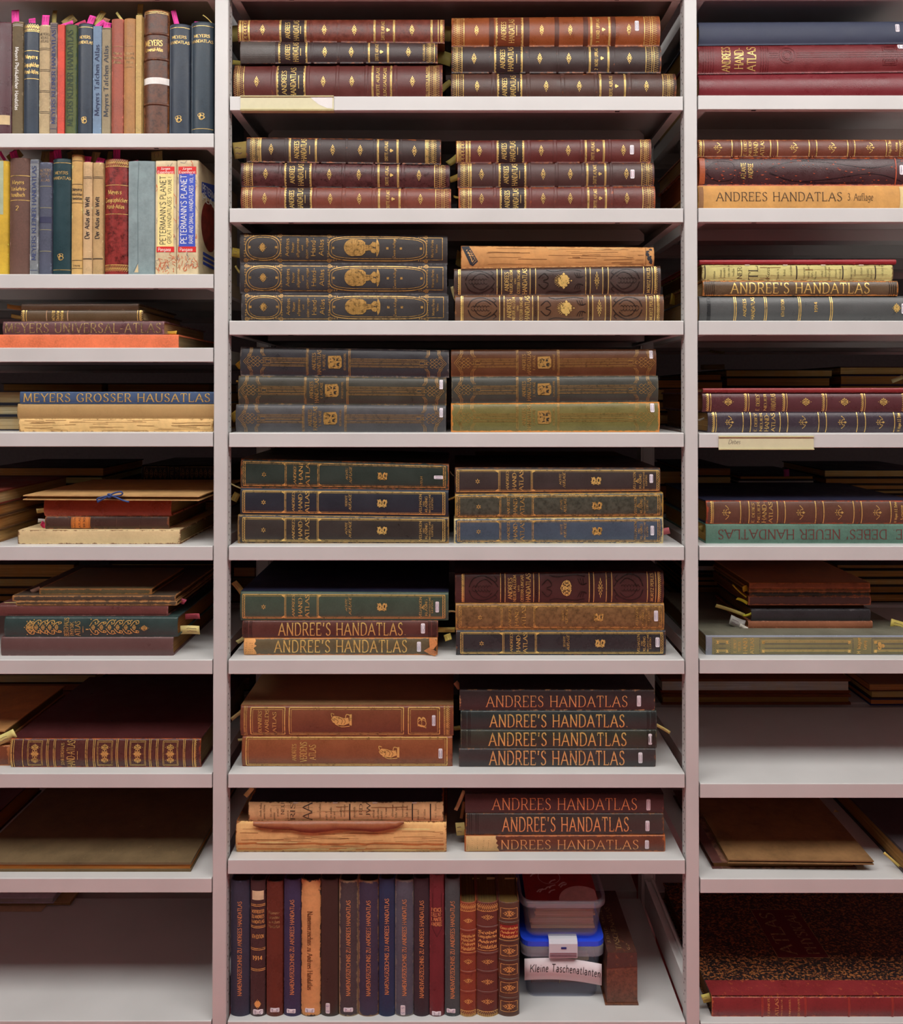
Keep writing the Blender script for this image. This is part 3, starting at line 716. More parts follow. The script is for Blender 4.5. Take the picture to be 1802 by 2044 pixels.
# ---- shelf 2
pile(CZ[2], [
 ('light reddish-brown leather atlas with raised bands',480,900,(373,377),dict(mat=cv((124,62,48),400,worn=(176,100,60)),bulge=.15,style=styleA(gilt=((483,503),(868,897)),dia=(528,659,717,839),bands=((551,560),(624,632),(681,690),(741,751),(803,812)),
   lines=(569,620,756,797),panel=(570,619),title=AT(582,599),dash=609,auf=((774,'DRITTE AUFLAGE'),),tre=784))),
 ('cracked dark red leather atlas',479,898,(324,329),dict(mat=cv((80,42,42),350,worn=(34,26,28),wear=.6,blot=.6,rough=.3),bulge=.14,style=styleA(gilt=((485,504),(866,890)),dia=(530,657,716,836),bands=((555,563),(623,631),(681,689),(741,749),(800,808)),
   lines=(569,619,755,794),panel=(570,618),title=AT(583,600),dash=610,auf=((772,'DRITTE AUFLAGE'),),tre=781,))),
 ('blackish-brown scratched leather atlas with flat bands',491,880,(274,279),dict(mat=cv((58,40,38),300,worn=WB,wear=.45),bulge=.1,style=styleA(gilt=((498,516),(853,872)),dia=(541,664,719,827),flat=True,bands=((567,573),(635,641),(689,694),(744,749),(798,803)),
   lines=(519,578,630,754,793,850),title=AT(592,606),dash=618,auf=((771,'DRITTE AUFLAGE'),),tre=781))),
], 'left pile, second middle-bay shelf')
pile(CZ[2], [
 ('red-brown leather atlas with rubbed orange edges',915,1308,(375,372),dict(mat=cv((106,52,46),400,worn=(170,84,44),wear=.6),bulge=.13,style=styleA(gilt=((918,936),(1282,1306)),dia=(961,1084,1138,1251),bands=((984,992),(1055,1062),(1105,1113),(1160,1169),(1217,1225)),
   lines=(939,999,1048,1174,1209),panel=(1000,1047),title=AT(1012,1029),dash=1039,auf=((1188,'DRITTE AUFLAGE'),),tre=1198))),
 ('dull plum-brown leather atlas with white sticker',913,1306,(326,325),dict(mat=cv((78,50,47),350,worn=WB),bulge=.12,style=styleA(gilt=((918,936),(1280,1303)),dia=(961,1084,1138,1250),bands=((983,990),(1053,1060),(1107,1115),(1160,1168),(1217,1223)),
   lines=(939,997,1048,1172,1208),panel=(998,1047),title=AT(1010,1027),dash=1037,auf=((1187,'DRITTE AUFLAGE'),),tre=1197,sticker=(1258,1266,.3,.68,(170,70,110))))),
 ('maroon leather atlas with Greek-key gilt left end',910,1300,(281,278),dict(mat=cv((98,44,40),300,worn=WB),bulge=.12,style=styleA(gilt=((911,918),(1278,1296)),key=(920,927),dia=(957,1080,1134,1244),bands=((980,989),(1051,1060),(1103,1112),(1157,1165),(1214,1221)),
   lines=(931,937,993,1044,1169,1205),panel=(994,1043),title=AT(1006,1023),dash=1033,auf=((1183,'DRITTE AUFLAGE'),),tre=1193,sticker=(1257,1265,.32,.72)))),
], 'right pile, second middle-bay shelf')

# ---- shelf 3
def styleB(dx=0.0, dy=0.0):
    def f(b):
        b.gold = gold('antique'); g = b.G(); T = b.Tpx; o = dx
        def ov(u0,u1,v0,v1,w,e=2.6):
            cx, cy, a, c = (u0+u1)/2, (v0+v1)/2, (u1-u0)/2, (v1-v0)/2; pts = []
            for i in range(41):
                t = 2*math.pi*i/40; ct, st_ = math.cos(t), math.sin(t)
                pts.append((b.U(cx)+a*math.copysign(abs(ct)**(2/e),ct), (cy+c*math.copysign(abs(st_)**(2/e),st_))*T))
            b.strip(g, pts, w)
        def curls(u0,u1):
            for u,sg in ((u0,1),(u1,-1)):
                for v,sv in ((.92,-1),(.1,1)):
                    b.circle(u+3.2*sg, v, 3.4, .9); b.circle(u+3.2*sg, v, 1.4, .8)
                    for q in (1,2,3): b.circle(u+(4+q*4.6)*sg, v+.012*sv, 1.7-.25*q, .7, n=8); b.circle(u+1.5*sg, v+sv*(.05+.085*q), 1.7-.25*q, .7, n=8)
        ov(490+o,560+o,.1,.92,1.7); ov(495+o,555+o,.16,.86,1.0)
        curls(487+o,562+o); curls(653+o,853+o)
        ov(656+o,851+o,.1,.92,1.7,4.2); ov(661+o,846+o,.17,.86,1.0,4.2)
        for v in (.1,.92): b.along(562+o,654+o,v,1.0)
        for v in (.14,.9): b.along(853+o,883+o,v,1.0)
        b.cross(883+o,1.2,.14,.9)
        for u in (498,551,665,773,800,840):
            b.poly(g, [(b.U(u+o)+a*2.3, .52*T+c*2.3) for a,c in ((1,1),(-1,1),(-1,-1),(1,-1))])
        b.fleuron(524+o,.52,8.5,9.5,fat=2.0); b.circle(524+o,.52,4.5,mb=b.own('eagle_body'))
        for u,t,h,v0,v1 in ((573,'Andrees',3.6,.24,.82),(584,'Neuer',2.8,.36,.7),(594,'allgemeiner',2.8,.2,.84),(603,'und',2,.42,.6),(612,'österr.-ungar.',2.8,.16,.88),(625,'Hand-',4.6,.24,.86),(641,'Atlas',4.6,.26,.8)):
            b.text(t, u-h+o, u+h+o, v0, v1, 90, 'sans')
        X, Y = b.U(704+o), .54*T
        b.circle(704+o,.54,17.5,n=28,ry=T*.29)
        dk = b.layer('globe_grid', plain('dark_tooling', (96,66,28), .5))
        for q in (-.8,-.6,-.4,-.2,0,.2,.4,.6,.8):
            r = math.sqrt(1-q*q); b.strip(dk, [(X+q*17.5, Y-r*T*.285),(X+q*17.5, Y+r*T*.285)], .38); b.strip(dk, [(X-r*17, Y+q*T*.29),(X+r*17, Y+q*T*.29)], .38)
        m = lambda a,c: (X+a, Y+c*T)
        fg = b.own('atlas_figure')
        for pts in ([m(6,.285),m(18,.26),m(25,.17),m(25,-.17),m(18,-.27),m(6,-.285),m(13,0)],[m(23,.1),m(32,.085),m(40,.12),m(40,-.1),m(32,-.095),m(23,-.12)],
                    [m(34,.08),m(40,.2),m(45,.19),m(48,.08),m(44,.01)],[m(34,-.06),m(38,-.17),m(44,-.19),m(48,-.08),m(43,-.01)],[m(46,.13),m(48,.31),m(51,.22),m(53,.1),m(53,-.1),m(51,-.22),m(48,-.31),m(46,-.13)]): b.poly(fg, pts)
        for pts in ([m(18,.1),m(26,.05),m(40,.03)],[m(18,-.12),m(26,-.04),m(40,-.02)],[m(34,.1),m(37,.04)],[m(34,-.1),m(37,-.03)],[m(20,.22),m(22,.02),m(20,-.22)],[m(46,.16),m(46,-.16)],[m(27,.08),m(28,-.08)]): b.strip(dk, catmull(pts,3), .6)
        b.text('Zweite Auflage', 784+o, 789+o, .2, .84, 90, 'sans')
        b.text('Moritz Perles', 860+o, 865+o, .22, .82, 90, 'sans'); b.text('Wien', 869+o, 873+o, .38, .66, 90, 'sans')
    return f
gb = gold('bright')
nb = dict(bulge=.08, pw=3.0)
pile(CZ[3], [
 ('charcoal leather atlas, gilt Atlas bearing globe',481,895,(586,588),dict(mat=cv((52,47,47),620,rough=.5),style=styleB(2),**nb)),
 ('charcoal leather atlas, gilt Atlas bearing globe',478,892,(526,528),dict(mat=cv((50,46,48),560,rough=.5),style=styleB(1),**nb)),
 ('charcoal leather atlas, gilt Atlas bearing globe',478,893,(465,470),dict(mat=cv((50,44,43),500,rough=.48),style=styleB(0),**nb)),
], 'left pile, third middle-bay shelf')
def styleC(o=0.0, emb=0):
    def f(b):
        T = b.Tpx; e = b.layer('blind_tooling', cover((38,26,22), 'leather', 0, None, .3, .3, 1.0))
        b.gilt(914+o, 919+o)
        for u in (992,1001,1058,1069,1169,1178,1203,1214,1285): b.cross(u+o, 1.2)
        for u0,u1 in ((993,1000),(1059,1068),(1170,1177),(1204,1213)):
            n = 14
            for q in (0,1):
                pts = [(b.U(u0+o+1.5+(u1-u0-3)*(.5+.5*math.sin(i*1.57+q*3.14))), (.04+.92*i/(2*n))*T) for i in range(2*n+1)]
                b.strip(e, pts, .8)
        for u,t,h,v0,v1 in ((1011,'ANDREES',4,.14,.84),(1020,'NEUER ALLGEM.',2.7,.05,.95),(1028,'UND',1.6,.4,.6),(1035,'ÖSTERR-UNGAR.',2.7,.05,.95),(1047,'HANDATLAS',4.4,.03,.97)):
            b.text(t, u-h+o, u+h+o, v0, v1, 90, 'slab')
        if emb == 0:
            b.fleuron(1125+o,.5,17,T*.3,fat=2.2); [b.circle(1125+o+q*1.5,.5+q*6/T,7.5,mb=b.own('crest_shield'),ry=5.5) for q in (-1,1)]
            for i in range(9):
                a = 2.2+i*.24; b.strip(b.G(), [(b.U(1125+o)+9*math.cos(a), .5*T+8*math.sin(a)),(b.U(1125+o)+19*math.cos(a), .5*T+15*math.sin(a))], .7)
        else:
            b.fleuron(1124+o,.5,14,T*.27,fat=1.9,kind=1); b.circle(1121+o,.5,4)
            for r in (1,-1): b.scroll([(1112+o,.5),(1118+o,.5+.2*r),(1128+o,.5+.22*r),(1132+o,.5+.08*r)],1.6,b.G())
        b.fleuron(1191+o,.5,5.5,T*.33)
        # pressed art-nouveau scrolls
        for c,sg in ((955,1),(1250,-1)):
            for r in (1,-1):
                b.scroll([(c-26*sg+o,.5+.05*r),(c-18*sg+o,.5+.32*r),(c+2*sg+o,.5+.42*r),(c+22*sg+o,.5+.26*r),(c+32*sg+o,.5+.05*r)],1.7,e)
                b.scroll([(c-14*sg+o,.5+.04*r),(c-6*sg+o,.5+.22*r),(c+8*sg+o,.5+.3*r),(c+20*sg+o,.5+.14*r)],1.3,e)
                b.scroll([(c+24*sg+o,.5+.4*r),(c+30*sg+o,.5+.3*r),(c+26*sg+o,.5+.22*r)],1.4,e)
                for q in range(6): b.scroll([(c-20*sg+q*6*sg+o,.5+.02*r),(c-16*sg+q*6*sg+o,.5+.1*r),(c-13*sg+q*6*sg+o,.5+.06*r)],.9,e)
        for r in (1,-1):
            b.scroll([(1074+o,.5+.1*r),(1086+o,.5+.28*r),(1094+o,.5+.1*r),(1084+o,.5+.02*r)],1.5,e)
            b.scroll([(1090+o,.5+.42*r),(1105+o,.5+.36*r),(1140+o,.5+.42*r),(1160+o,.5+.36*r)],1.4,e)
            for q in (0,5,10): b.scroll([(1146+o+q,.5+.3*r),(1152+o+q*.6,.5+.12*r),(1164+o-q*.2,.5+.16*r)],1.2,e)
        b.text('MORITZ PERLES', 1291+o, 1297+o, .06, .94, 90, 'slab'); b.gilt(1301+o, 1312+o, True)
    return f
def torn_tan(b):
    T = b.Tpx; dk = b.layer('torn_cloth_scraps', plain('blue_black_cloth', (42,44,52), .7)); pp = b.layer('paper_layers', cover((206,158,100),'paper',.2,k=1.0)); ln = b.layer('tear_lines', plain('dark_tear', (120,78,42), .8))
    rnd = random.Random(3)
    b.tears(26, 3, 956, 1284)
    for u in (1090,1180,1215): b.poly(pp, [(b.U(u),.98*T),(b.U(u)+6,.84*T),(b.U(u)+22,.82*T),(b.U(u)+32,.95*T)])
    b.poly(dk, [(b.U(921),.97*T),(b.U(936),.99*T),(b.U(954),.3*T),(b.U(944),.1*T),(b.U(938),.16*T)])
    b.poly(pp, [(b.U(930),.8*T),(b.U(937),.9*T),(b.U(951),.34*T),(b.U(943),.18*T)])
    for i in range(14):
        u, v = 1290+rnd.random()*13, .08+rnd.random()*.84; a = rnd.random()*6; b.poly(dk, [(b.U(u)+rnd.uniform(1,5)*math.cos(a+k), v*T+rnd.uniform(1,5)*math.sin(a+k)) for k in (0,1,2.2,3.3,4.4,5.4)])
    b.cross(1289, .9, .03, .97, ln)
pile(CZ[3], [
 ('mid-brown leather atlas with pressed scrolls',908,1325,(590,588),dict(mat=cv((98,66,46),620,worn=(140,92,58),rough=.34),bulge=.1,pw=3,style=styleC(5))),
 ('dark brown leather atlas with pressed scrolls',906,1319,(537,531),dict(mat=cv((68,50,44),560,worn=(110,80,60),rough=.36),bulge=.1,pw=3,style=styleC(0))),
 ('coverless tan book block with torn cloth ends',920,1306,(491,494),dict(mat=cover((196,142,86),'paper',.5,(150,96,52),k=1.05,blot=.3),bulge=.12,style=torn_tan,boardmat=cover((150,104,60),'paper',k=1))),
], 'right pile, third middle-bay shelf')

# ---- shelf 4: interlaced strapwork
def styleD(kl, kr, bl, br, v1, v2, ed, tx, sh, pb, st=None):
    def f(b):
        b.gold = gold('antique'); g = b.G(); T = b.Tpx
        for c,sg in ((kl,-1),(kr,1)):
            X, Y = b.U(c), .5*T; s = 4.4
            for i in range(-1,3):
                for j in (-1,0,1):
                    if abs(i-.5)+abs(j) > 2.1: continue
                    x0, y0 = X+sg*(i-.5)*s*1.9, Y+j*s*1.5
                    b.strip(g, [(x0-s,y0),(x0,y0+s*.8),(x0+s,y0),(x0,y0-s*.8),(x0-s,y0)], .75)
            tip = X+sg*24
            for q in (0,2.6): b.strip(g, [(X+sg*8,Y+13-q),(tip-sg*q*1.3-sg*8,Y+9-q*.6),(tip-sg*q*1.4,Y),(tip-sg*q*1.3-sg*8,Y-9+q*.6),(X+sg*8,Y-13+q)], .8)
            for u in (9,-12):
                for q in (0,2.4,4.8):
                    for r in (1,-1):
                        x = X+sg*u+q-2.4
                        b.strip(g, [(x,(.5+.49*r)*T),(x,Y+r*18),(x+sg*(5 if u > 0 else -5),Y+r*11)], .6)
        for a,c in ((kl+14,v1),(v2,kr-14)):
            for q in (-8.4,-6.2,-2.6,-.6,2.6,5.2,7.6): b.strip(g, [(b.U(a),.5*T+q),(b.U(c),.5*T+q)], .6)
        for u in (bl,br):
            b.rect('strapwork_block' if u == bl else 'strapwork_block_right', b.mat, u-4.5, u+4.5, .5-3.6/T, .5+3.6/T); b.frame(u-4.5,u+4.5,.5-3.4/T,.5+3.4/T,.8,b.layer('block_gilding', b.gold)); 
            for q in (-1.5,1.5): b.cross(u+q,.9,.5-3.2/T,.5+3.2/T,b.layer('block_gilding', b.gold))
        for u in (v1,v2):
            for q in (-1.6,.2,2): b.cross(u+q,.6,.02,.98)
        b.text('ANDREES', tx-4, tx+3, .22, .82, 90, 'serif'); b.text('HANDATLAS', tx+6, tx+13.5, .07, .93, 90, 'serif'); b.text(ed+' AUFLAGE', tx+17, tx+22, .22, .78, 90, 'slab')
        X = b.U(sh); pts = [(-13,.22),(11,.24),(14,.12),(14,-.14),(10,-.22),(-12,-.22),(-13.5,-.1),(-13.5,.12)]
        b.poly(g, [(X+a,(.5+c)*T) for a,c in pts])
        dk = b.layer('crest_ground', plain('crest_dark', (44,38,32), .5))
        for q in ([(-9,.15),(-2,.02),(-9,-.12)],[(-6,.17),(1,.12),(-1,.04)],[(-5,-.17),(2,-.14),(-1,-.04)],[(3,.14),(9,.16),(8,.06),(3,.04)],[(4,-.03),(10,0),(9,-.14),(4,-.12)]): b.poly(dk, [(X+a,(.5+c)*T) for a,c in q])
        b.text('VELHAGEN & KLASING', pb-2, pb+2, .22, .82, 90, 'slab')
        if st: b.sticker(*st)
    return f
pile(CZ[4], [
 ('slate-grey leather atlas with gilt strapwork knots',470,890,(807,809),dict(mat=cv((72,71,73),840,worn=(100,96,92)),bulge=.09,pw=3,style=styleD(499,860,524,835,605,689,'5.',619,659,679,(877,884,.55,.9)))),
 ('dark olive-grey atlas with gilt strapwork knots',475,891,(750,754),dict(mat=cv((62,60,52),780,worn=(130,100,60)),bulge=.09,pw=3,style=styleD(501,862,527,837,609,693,'4.',622,662,683,(877,884,.58,.92)))),
 ('blue-black leather atlas with gilt strapwork knots',479,896,(692,699),dict(mat=cv((52,51,55),720,worn=(110,100,94),wear=.5),bulge=.09,pw=3,style=styleD(510,867,535,842,613,697,'5.',627,668,688))),
], 'left pile, fourth middle-bay shelf')
pile(CZ[4], [
 ('sun-faded olive-green leather atlas with frayed orange edges',900,1317,(805,802),dict(mat=cv((112,104,58),840,worn=(206,132,62),wear=.95),bulge=.09,pw=3,style=styleD(930,1284,954,1258,1032,1114,'5.',1046,1086,1105,(1298,1306,.66,.95)))),
 ('dark green-grey atlas with gilt strapwork',901,1314,(752,750),dict(mat=cv((64,64,57),780,worn=(110,100,80)),bulge=.09,pw=3,style=styleD(930,1284,954,1258,1032,1114,'5.',1046,1086,1105))),
 ('chestnut-brown leather atlas with gilt strapwork knots',900,1310,(698,697),dict(mat=cv((92,56,34),720,worn=(120,70,40)),bulge=.09,pw=3,style=styleD(930,1284,954,1258,1032,1114,'4.',1046,1086,1105,(1296,1303,.64,.95)))),
], 'right pile, fourth middle-bay shelf')

# ---- shelves 5 and 6: single gilt frame
def styleE(o=0.0, ed='ACHTE', st=None, amp='UND', gd=None, faded=False):
    def f(b):
        if gd: b.gold = gold(gd)
        T = b.Tpx; g = b.G(); v0, v1 = .09, .9
        b.along(484+o,888+o,v1,1.6); b.along(484+o,888+o,v0,1.6); b.along(486+o,886+o,v1-.05,.5); b.along(486+o,886+o,v0+.05,.5)
        for u in (484,488.5,883.5,888): b.cross(u+o,1.0,v0,v1)
        n = int(T/3)
        for c in (486.2,885.8): b.strip(g, [(b.U(c+o+(.9 if i%2 else -.9)),(v0+(v1-v0)*i/n)*T) for i in range(n+1)], .6)
        for u in (568,570.5,633,635.5):
            b.cross(u+o,.9,v0,v1)
        for u,sg in ((569,-1),(634,1)):
            for v,sv in ((v0,1),(v1,-1)): b.poly(g, [(b.U(u+o),v*T),(b.U(u+o)+sg*8,v*T),(b.U(u+o)+sg*6,(v+.05*sv)*T),(b.U(u+o)+sg*1,(v+.1*sv)*T)])
        b.star(526+o,.48,5.2)
        if not faded: b.text('ANDREES', 583+o, 588+o, .14, .88, 90, 'serif', slant=.25)
        else: b.text('ANDREE', 585+o, 590+o, .16, .8, 90, 'serif', slant=.25)
        b.text('HAND-' if not faded else 'HANI', 595.5+o, 603+o, .16, .88, 90, 'serif'); b.text('ATLAS' if not faded else 'ATLA', 609+o, 617+o, .12, .9, 90, 'serif')
        b.text(ed, 689+o, 693+o, .34, .76, 90, 'serif', slant=.2); b.text('AUFLAGE', 696+o, 701+o, .22, .8, 90, 'serif', slant=.25)
        X = b.U(762+o); m = lambda a,c: (X+a,.49*T+c)
        for pts in ([m(-9,-6),m(-8,6),m(-3,8),m(0,3),m(-2,-7)],[m(1,4),m(4,8),m(9,6),m(9,-7),m(4,-6)],[m(-3,-6),m(3,-5),m(2,2),m(-2,1)]): b.poly(g, pts)
        for pts in ([m(-10,-2),m(-6,2),m(-9,7)],[m(9,7),m(10,1),m(6,-1)],[m(-6,-8),m(0,-6),m(6,-8)]): b.strip(g, catmull(pts,3), 1.3)
        dk = b.layer('emblem_ground', plain('emblem_dark', (44,38,30), .5))
        for pts in ([m(-6,-3),m(-5,3),m(-3,1)],[m(4,4),m(7,3),m(6,-3),m(4,-1)],[m(-1,-3),m(1,-3),m(0,1)]): b.poly(dk, pts)
        if not faded:
            for u,t,h,a,c in ((839,'VELHAGEN',2.3,.12,.84),(845.5,amp,1.6,.4,.58),(850.5,'KLASING',2.3,.18,.76)): b.text(t, u-h+o, u+h+o, a, c, 90, 'serif')
            for u,t,h,a,c in ((857.5,'BIELEFELD UND',1.5,.14,.86),(862.5,'LEIPZIG',1.5,.28,.72)): b.text(t, u-h+o, u+h+o, a, c, 90, 'serif')
        else: b.text('VELH', 838+o, 842+o, .15, .5, 90, 'serif')
        if st: b.sticker(*st)
    return f
eo = dict(bulge=.07, pw=3.4)
pile(CZ[5], [
 ('near-black gilt-framed leather atlas with brown frayed edges',474,896,(1027,1032),dict(mat=cv((52,47,44),1060,worn=(146,114,68),wear=.75),style=styleE(0,'ACHTE'),**eo)),
 ('blue-black gilt-framed leather atlas in clean condition',479,895,(974,978),dict(mat=cv((40,43,51),1000,worn=(60,60,64),wear=.1),style=styleE(0,'SIEBENTE'),**eo)),
 ('dark green leather atlas with mostly rubbed-off gilt frame',480,896,(915,926),dict(mat=cv((44,54,48),940,worn=(150,90,50),wear=.6),style=styleE(1,'ACHTE',(866,884,.42,.55,(90,60,120),0),gd='worn',faded=True),**eo)),
], 'left pile, fifth middle-bay shelf')
pile(CZ[5], [
 ('faded blue gilt-framed leather atlas with fraying edges',906,1324,(1035,1032),dict(mat=cv((66,76,90),1060,worn=(196,176,126),wear=.7),style=styleE(429,'SECHSTE',(1298,1305,.32,.68),gd='worn'),**eo)),
 ('mottled green and ochre gilt-framed leather atlas',908,1324,(986,983),dict(mat=cv((66,66,56),1010,worn=(166,128,62),wear=.8,blot=.6),style=styleE(429,'ACHTE',None,'&',gd='worn'),**eo)),
 ('dark brown gilt-framed leather atlas',908,1318,(933,934),dict(mat=cv((58,50,48),960,worn=(130,84,50),wear=.4),style=styleE(427,'ACHTE',(1296,1303,.4,.75),'&'),**eo)),
], 'right pile, fifth middle-bay shelf')
def bigtitle(t, u0, u1, v0=.2, v1=.82, sty='slab', gd='bright', st=None, rib=None, mat=None):
    def f(b):
        b.text(t, u0, u1, v0, v1, 0, sty, mat or gold(gd), track=2.0)
        if rib:
            e = b.layer('blind_tooling', cover((34,26,24),'leather',0,None,.3,.3,1.0))
            for u in rib: b.cross(u, 1.0, .02, .98, e)
        if st: b.sticker(*st)
    return f
def worn_end(u0,u1,rgb,inner):
    def f(b):
        inner(b); pp = b.layer('exposed_lining', cover(rgb,'paper',.2,k=1.3)); T = b.Tpx; rnd = random.Random(int(u0))
        ol = [(b.U(u0),.04*T)]+[(b.U(u1)+rnd.uniform(-5,5),(.06+.13*i)*T) for i in range(8)]+[(b.U(u0),.97*T)]
        b.poly(pp, ol); ln = b.layer('tear_lines', plain('dark_tear', (96,66,40), .8))
        for q in range(5): b.strip(ln, [(b.U(u0)+2+q*(u1-u0)/6,.12*T),(b.U(u0)+3+q*(u1-u0)/6+rnd.uniform(-2,2),.86*T)], .7)
    return f
def flap(b, pts, z0, mat):
    m = MB(); q = [(Vector(b.M(b.U(u), v*b.Tpx, .001+o)), Vector(b.M(b.U(u), v*b.Tpx, -.0005+o))) for u,v,o in pts]; n = len(q)
    m.add([p[0] for p in q]+[p[1] for p in q], [tuple(range(n)), tuple(range(n,2*n))[::-1]]+[(i,i+n,(i+1)%n+n,(i+1)%n) for i in range(n)]); m.build('torn_flap', mat, b.root)
rb = lambda a,c: [a+q for q in (4,7,10,16,19)]+[c-q for q in (4,7,10,16,19)]
pile(CZ[6], [
 ('olive-brown atlas with big title, torn ends',486,873,(1273,1272),dict(mat=cv((92,80,58),1290,worn=(190,120,62),wear=.85),bulge=.12,style=worn_end(487,508,(206,150,92),bigtitle("ANDREE'S HANDATLAS",548,812,.2,.86,'slab','bright',(832,840,.22,.78))))),
 ('dark red-brown atlas with big title',483,874,(1238,1238),dict(mat=cv((84,48,42),1255,worn=(130,80,56)),bulge=.12,style=bigtitle("ANDREE'S HANDATLAS.",556,810,.16,.86,'slab','bright',(840,848,.26,.84,(70,60,90)),rb(483,874)))),
 ('moss-green gilt-framed leather atlas with dark blue boards',479,895,(1180,1182),dict(mat=cv((62,76,64),1210,worn=(96,104,80),wear=.2),boardmat=cover((30,34,56),'cloth',.1,k=1.2),style=styleE(0,'ACHTE',(869,876,.3,.68),'&'),**eo)),
], 'left pile, sixth middle-bay shelf')
ob = [o for o in PILES if o.root['label'].startswith('olive-brown atlas with big title')][0]
tm = cover((196,126,76),'leather',.4,(226,170,120),k=1.2)
flap(ob, [(856,.98,.002),(868,.96,.006),(873,.7,.004),(866,.45,.008),(858,.4,.004)], 0, tm); flap(ob, [(846,.28,.001),(857,.5,.003),(866,.4,.009),(874,.2,.006),(868,.02,.008),(860,.06,.004)], 0, tm)
pile(CZ[6], [
 ('glossy black gilt-framed leather atlas with sticker',910,1329,(1257,1257),dict(mat=cv((48,46,48),1280,worn=(130,84,56),wear=.35,rough=.3),style=styleE(435,'SECHSTE',(1308,1316,.34,.72)),**eo)),
 ('golden-brown rubbed gilt-framed leather atlas with sticker',909,1326,(1204,1204),dict(mat=cv((108,80,50),1230,worn=(170,122,62),wear=.7,blot=.6),style=styleE(432,'SIEBENTE',(1305,1313,.34,.74),gd='worn'),**eo)),
 ('dark maroon atlas with gilt lily',908,1325,(1144,1139),dict(mat=cv((66,38,36),1170,worn=(120,70,44)),bulge=.1,pw=3,boardmat=cover((34,26,30),'cloth',.1,k=1.2),style=styleC(7,1))),
], 'right pile, sixth middle-bay shelf')

# ---- shelf 7
def figure(b, u0, u1, v, h, fl=1):
    g = b.G(); X0 = b.U(u0); w = u1-u0; Y = v*b.Tpx; m = lambda a,c: (X0+a*w, Y+c*h)
    b.poly(g, [m(.02,.1),m(.14,.45),m(.4,.38),m(.62,.2),m(.84,.25),m(.88,-.35),m(.6,-.62),m(.3,-.5),m(.1,-.25)])
    b.poly(g, [m(.9,.6),m(1,.62),m(1,-.62),m(.88,-.58)])
    for pts in ([m(.06,.3),m(.02,.7),m(.16,.62)],[m(.7,.25),m(.75,.6),m(.92,.5)],[m(.2,-.4),m(.5,-.75),m(.9,-.68)]): b.strip(g, catmull(pts,3), 1.6)
    dk = b.layer('figure_lines', plain('brown_tooling', (110,58,26), .5))
    for pts in ([m(.15,.2),m(.35,-.1),m(.3,-.4)],[m(.35,.3),m(.55,0),m(.5,-.45)],[m(.6,.15),m(.7,-.15),m(.62,-.5)],[m(.05,.1),m(.2,-.1)]): b.strip(dk, catmull(pts,3), .9)
def st_bon(b):
    for u0,u1 in ((500,568),(577,805),(815,877)): b.frame(u0,u1,.06,.93,2.0); b.frame(u0+4,u1-4,.12,.87,.7)
    for u in (487,489,492): b.cross(u,.9)
    b.gilt(886,898,True)
    b.text('BONNIERS',515,522,.12,.82,90,'serif',slant=.2); b.text('VÄRLDS',529,536,.1,.88,90,'serif'); b.text('ATLAS',544,551,.14,.8,90,'serif')
    figure(b,660,702,.55,18); b.text('B',834,850,.28,.6,90,'serif',slant=.15); b.circle(842,.44,8.5,1.1,ry=7)
    b.sticker(862,869,.36,.7)
def st_ver(b):
    b.frame(491,892,.05,.95,2.0); b.frame(495,888,.1,.9,.7)
    b.text('ANDREES',583,591,.22,.76,90,'slab'); b.text('VERDENS',599,612,.18,.82,90,'slab'); b.text('ATLAS',617,630,.26,.74,90,'slab')
    figure(b,755,797,.5,17); b.sticker(875,883,.3,.62)
pile(CZ[7], [
 ('smooth orange-brown leather atlas with one gilt border',482,903,(1468,1468),dict(mat=cv((128,74,46),1500,worn=(112,52,34),wear=.4,rough=.34),bulge=.1,style=st_ver)),
 ('russet leather atlas with three gilt-framed spine panels',479,905,(1407,1407),dict(mat=cv((110,62,42),1440,worn=(150,88,52)),bulge=.1,boardmat=cover((128,98,66),'cloth',.3,(160,110,60),k=1.3),style=st_bon)),
], 'left pile, seventh middle-bay shelf')
pile(CZ[7], [
 ('dull black atlas with wide-spaced gilt title',916,1309,(1493,1493),dict(mat=cv((54,49,49),1510,worn=(120,80,56),wear=.3),bulge=.1,style=bigtitle("ANDREE'S HANDATLAS",977,1246,.14,.86,'slab','floor_tinted',(1274,1282,.24,.8,(120,60,90))))),
 ('dark olive-black atlas with gilt title',919,1311,(1456,1456),dict(mat=cv((50,51,43),1475,worn=(96,84,60),wear=.3),bulge=.1,style=bigtitle("ANDREE'S HANDATLAS",976,1250,.16,.84,'slab','bright',(1294,1301,.22,.8,(60,60,60)),rb(919,1311)))),
 ('dark green-black atlas with gilt title',919,1311,(1418,1418),dict(mat=cv((43,49,48),1436,worn=(90,90,76),wear=.3),bulge=.1,style=bigtitle("ANDREE'S HANDATLAS.",978,1253,.16,.8,'slab','bright',None,rb(919,1311)))),
 ('dark plum-black atlas with thin-lettered gilt title',917,1307,(1376,1376),dict(mat=cv((52,42,42),1396,worn=(196,140,96),wear=.35),bulge=.1,boardmat=cover((30,28,30),'cloth',.1,k=1.2),style=bigtitle("ANDREES HANDATLAS",971,1252,.2,.72,'fine','floor_tinted',(1271,1279,.22,.74,(130,60,90))))),
], 'right pile, seventh middle-bay shelf')

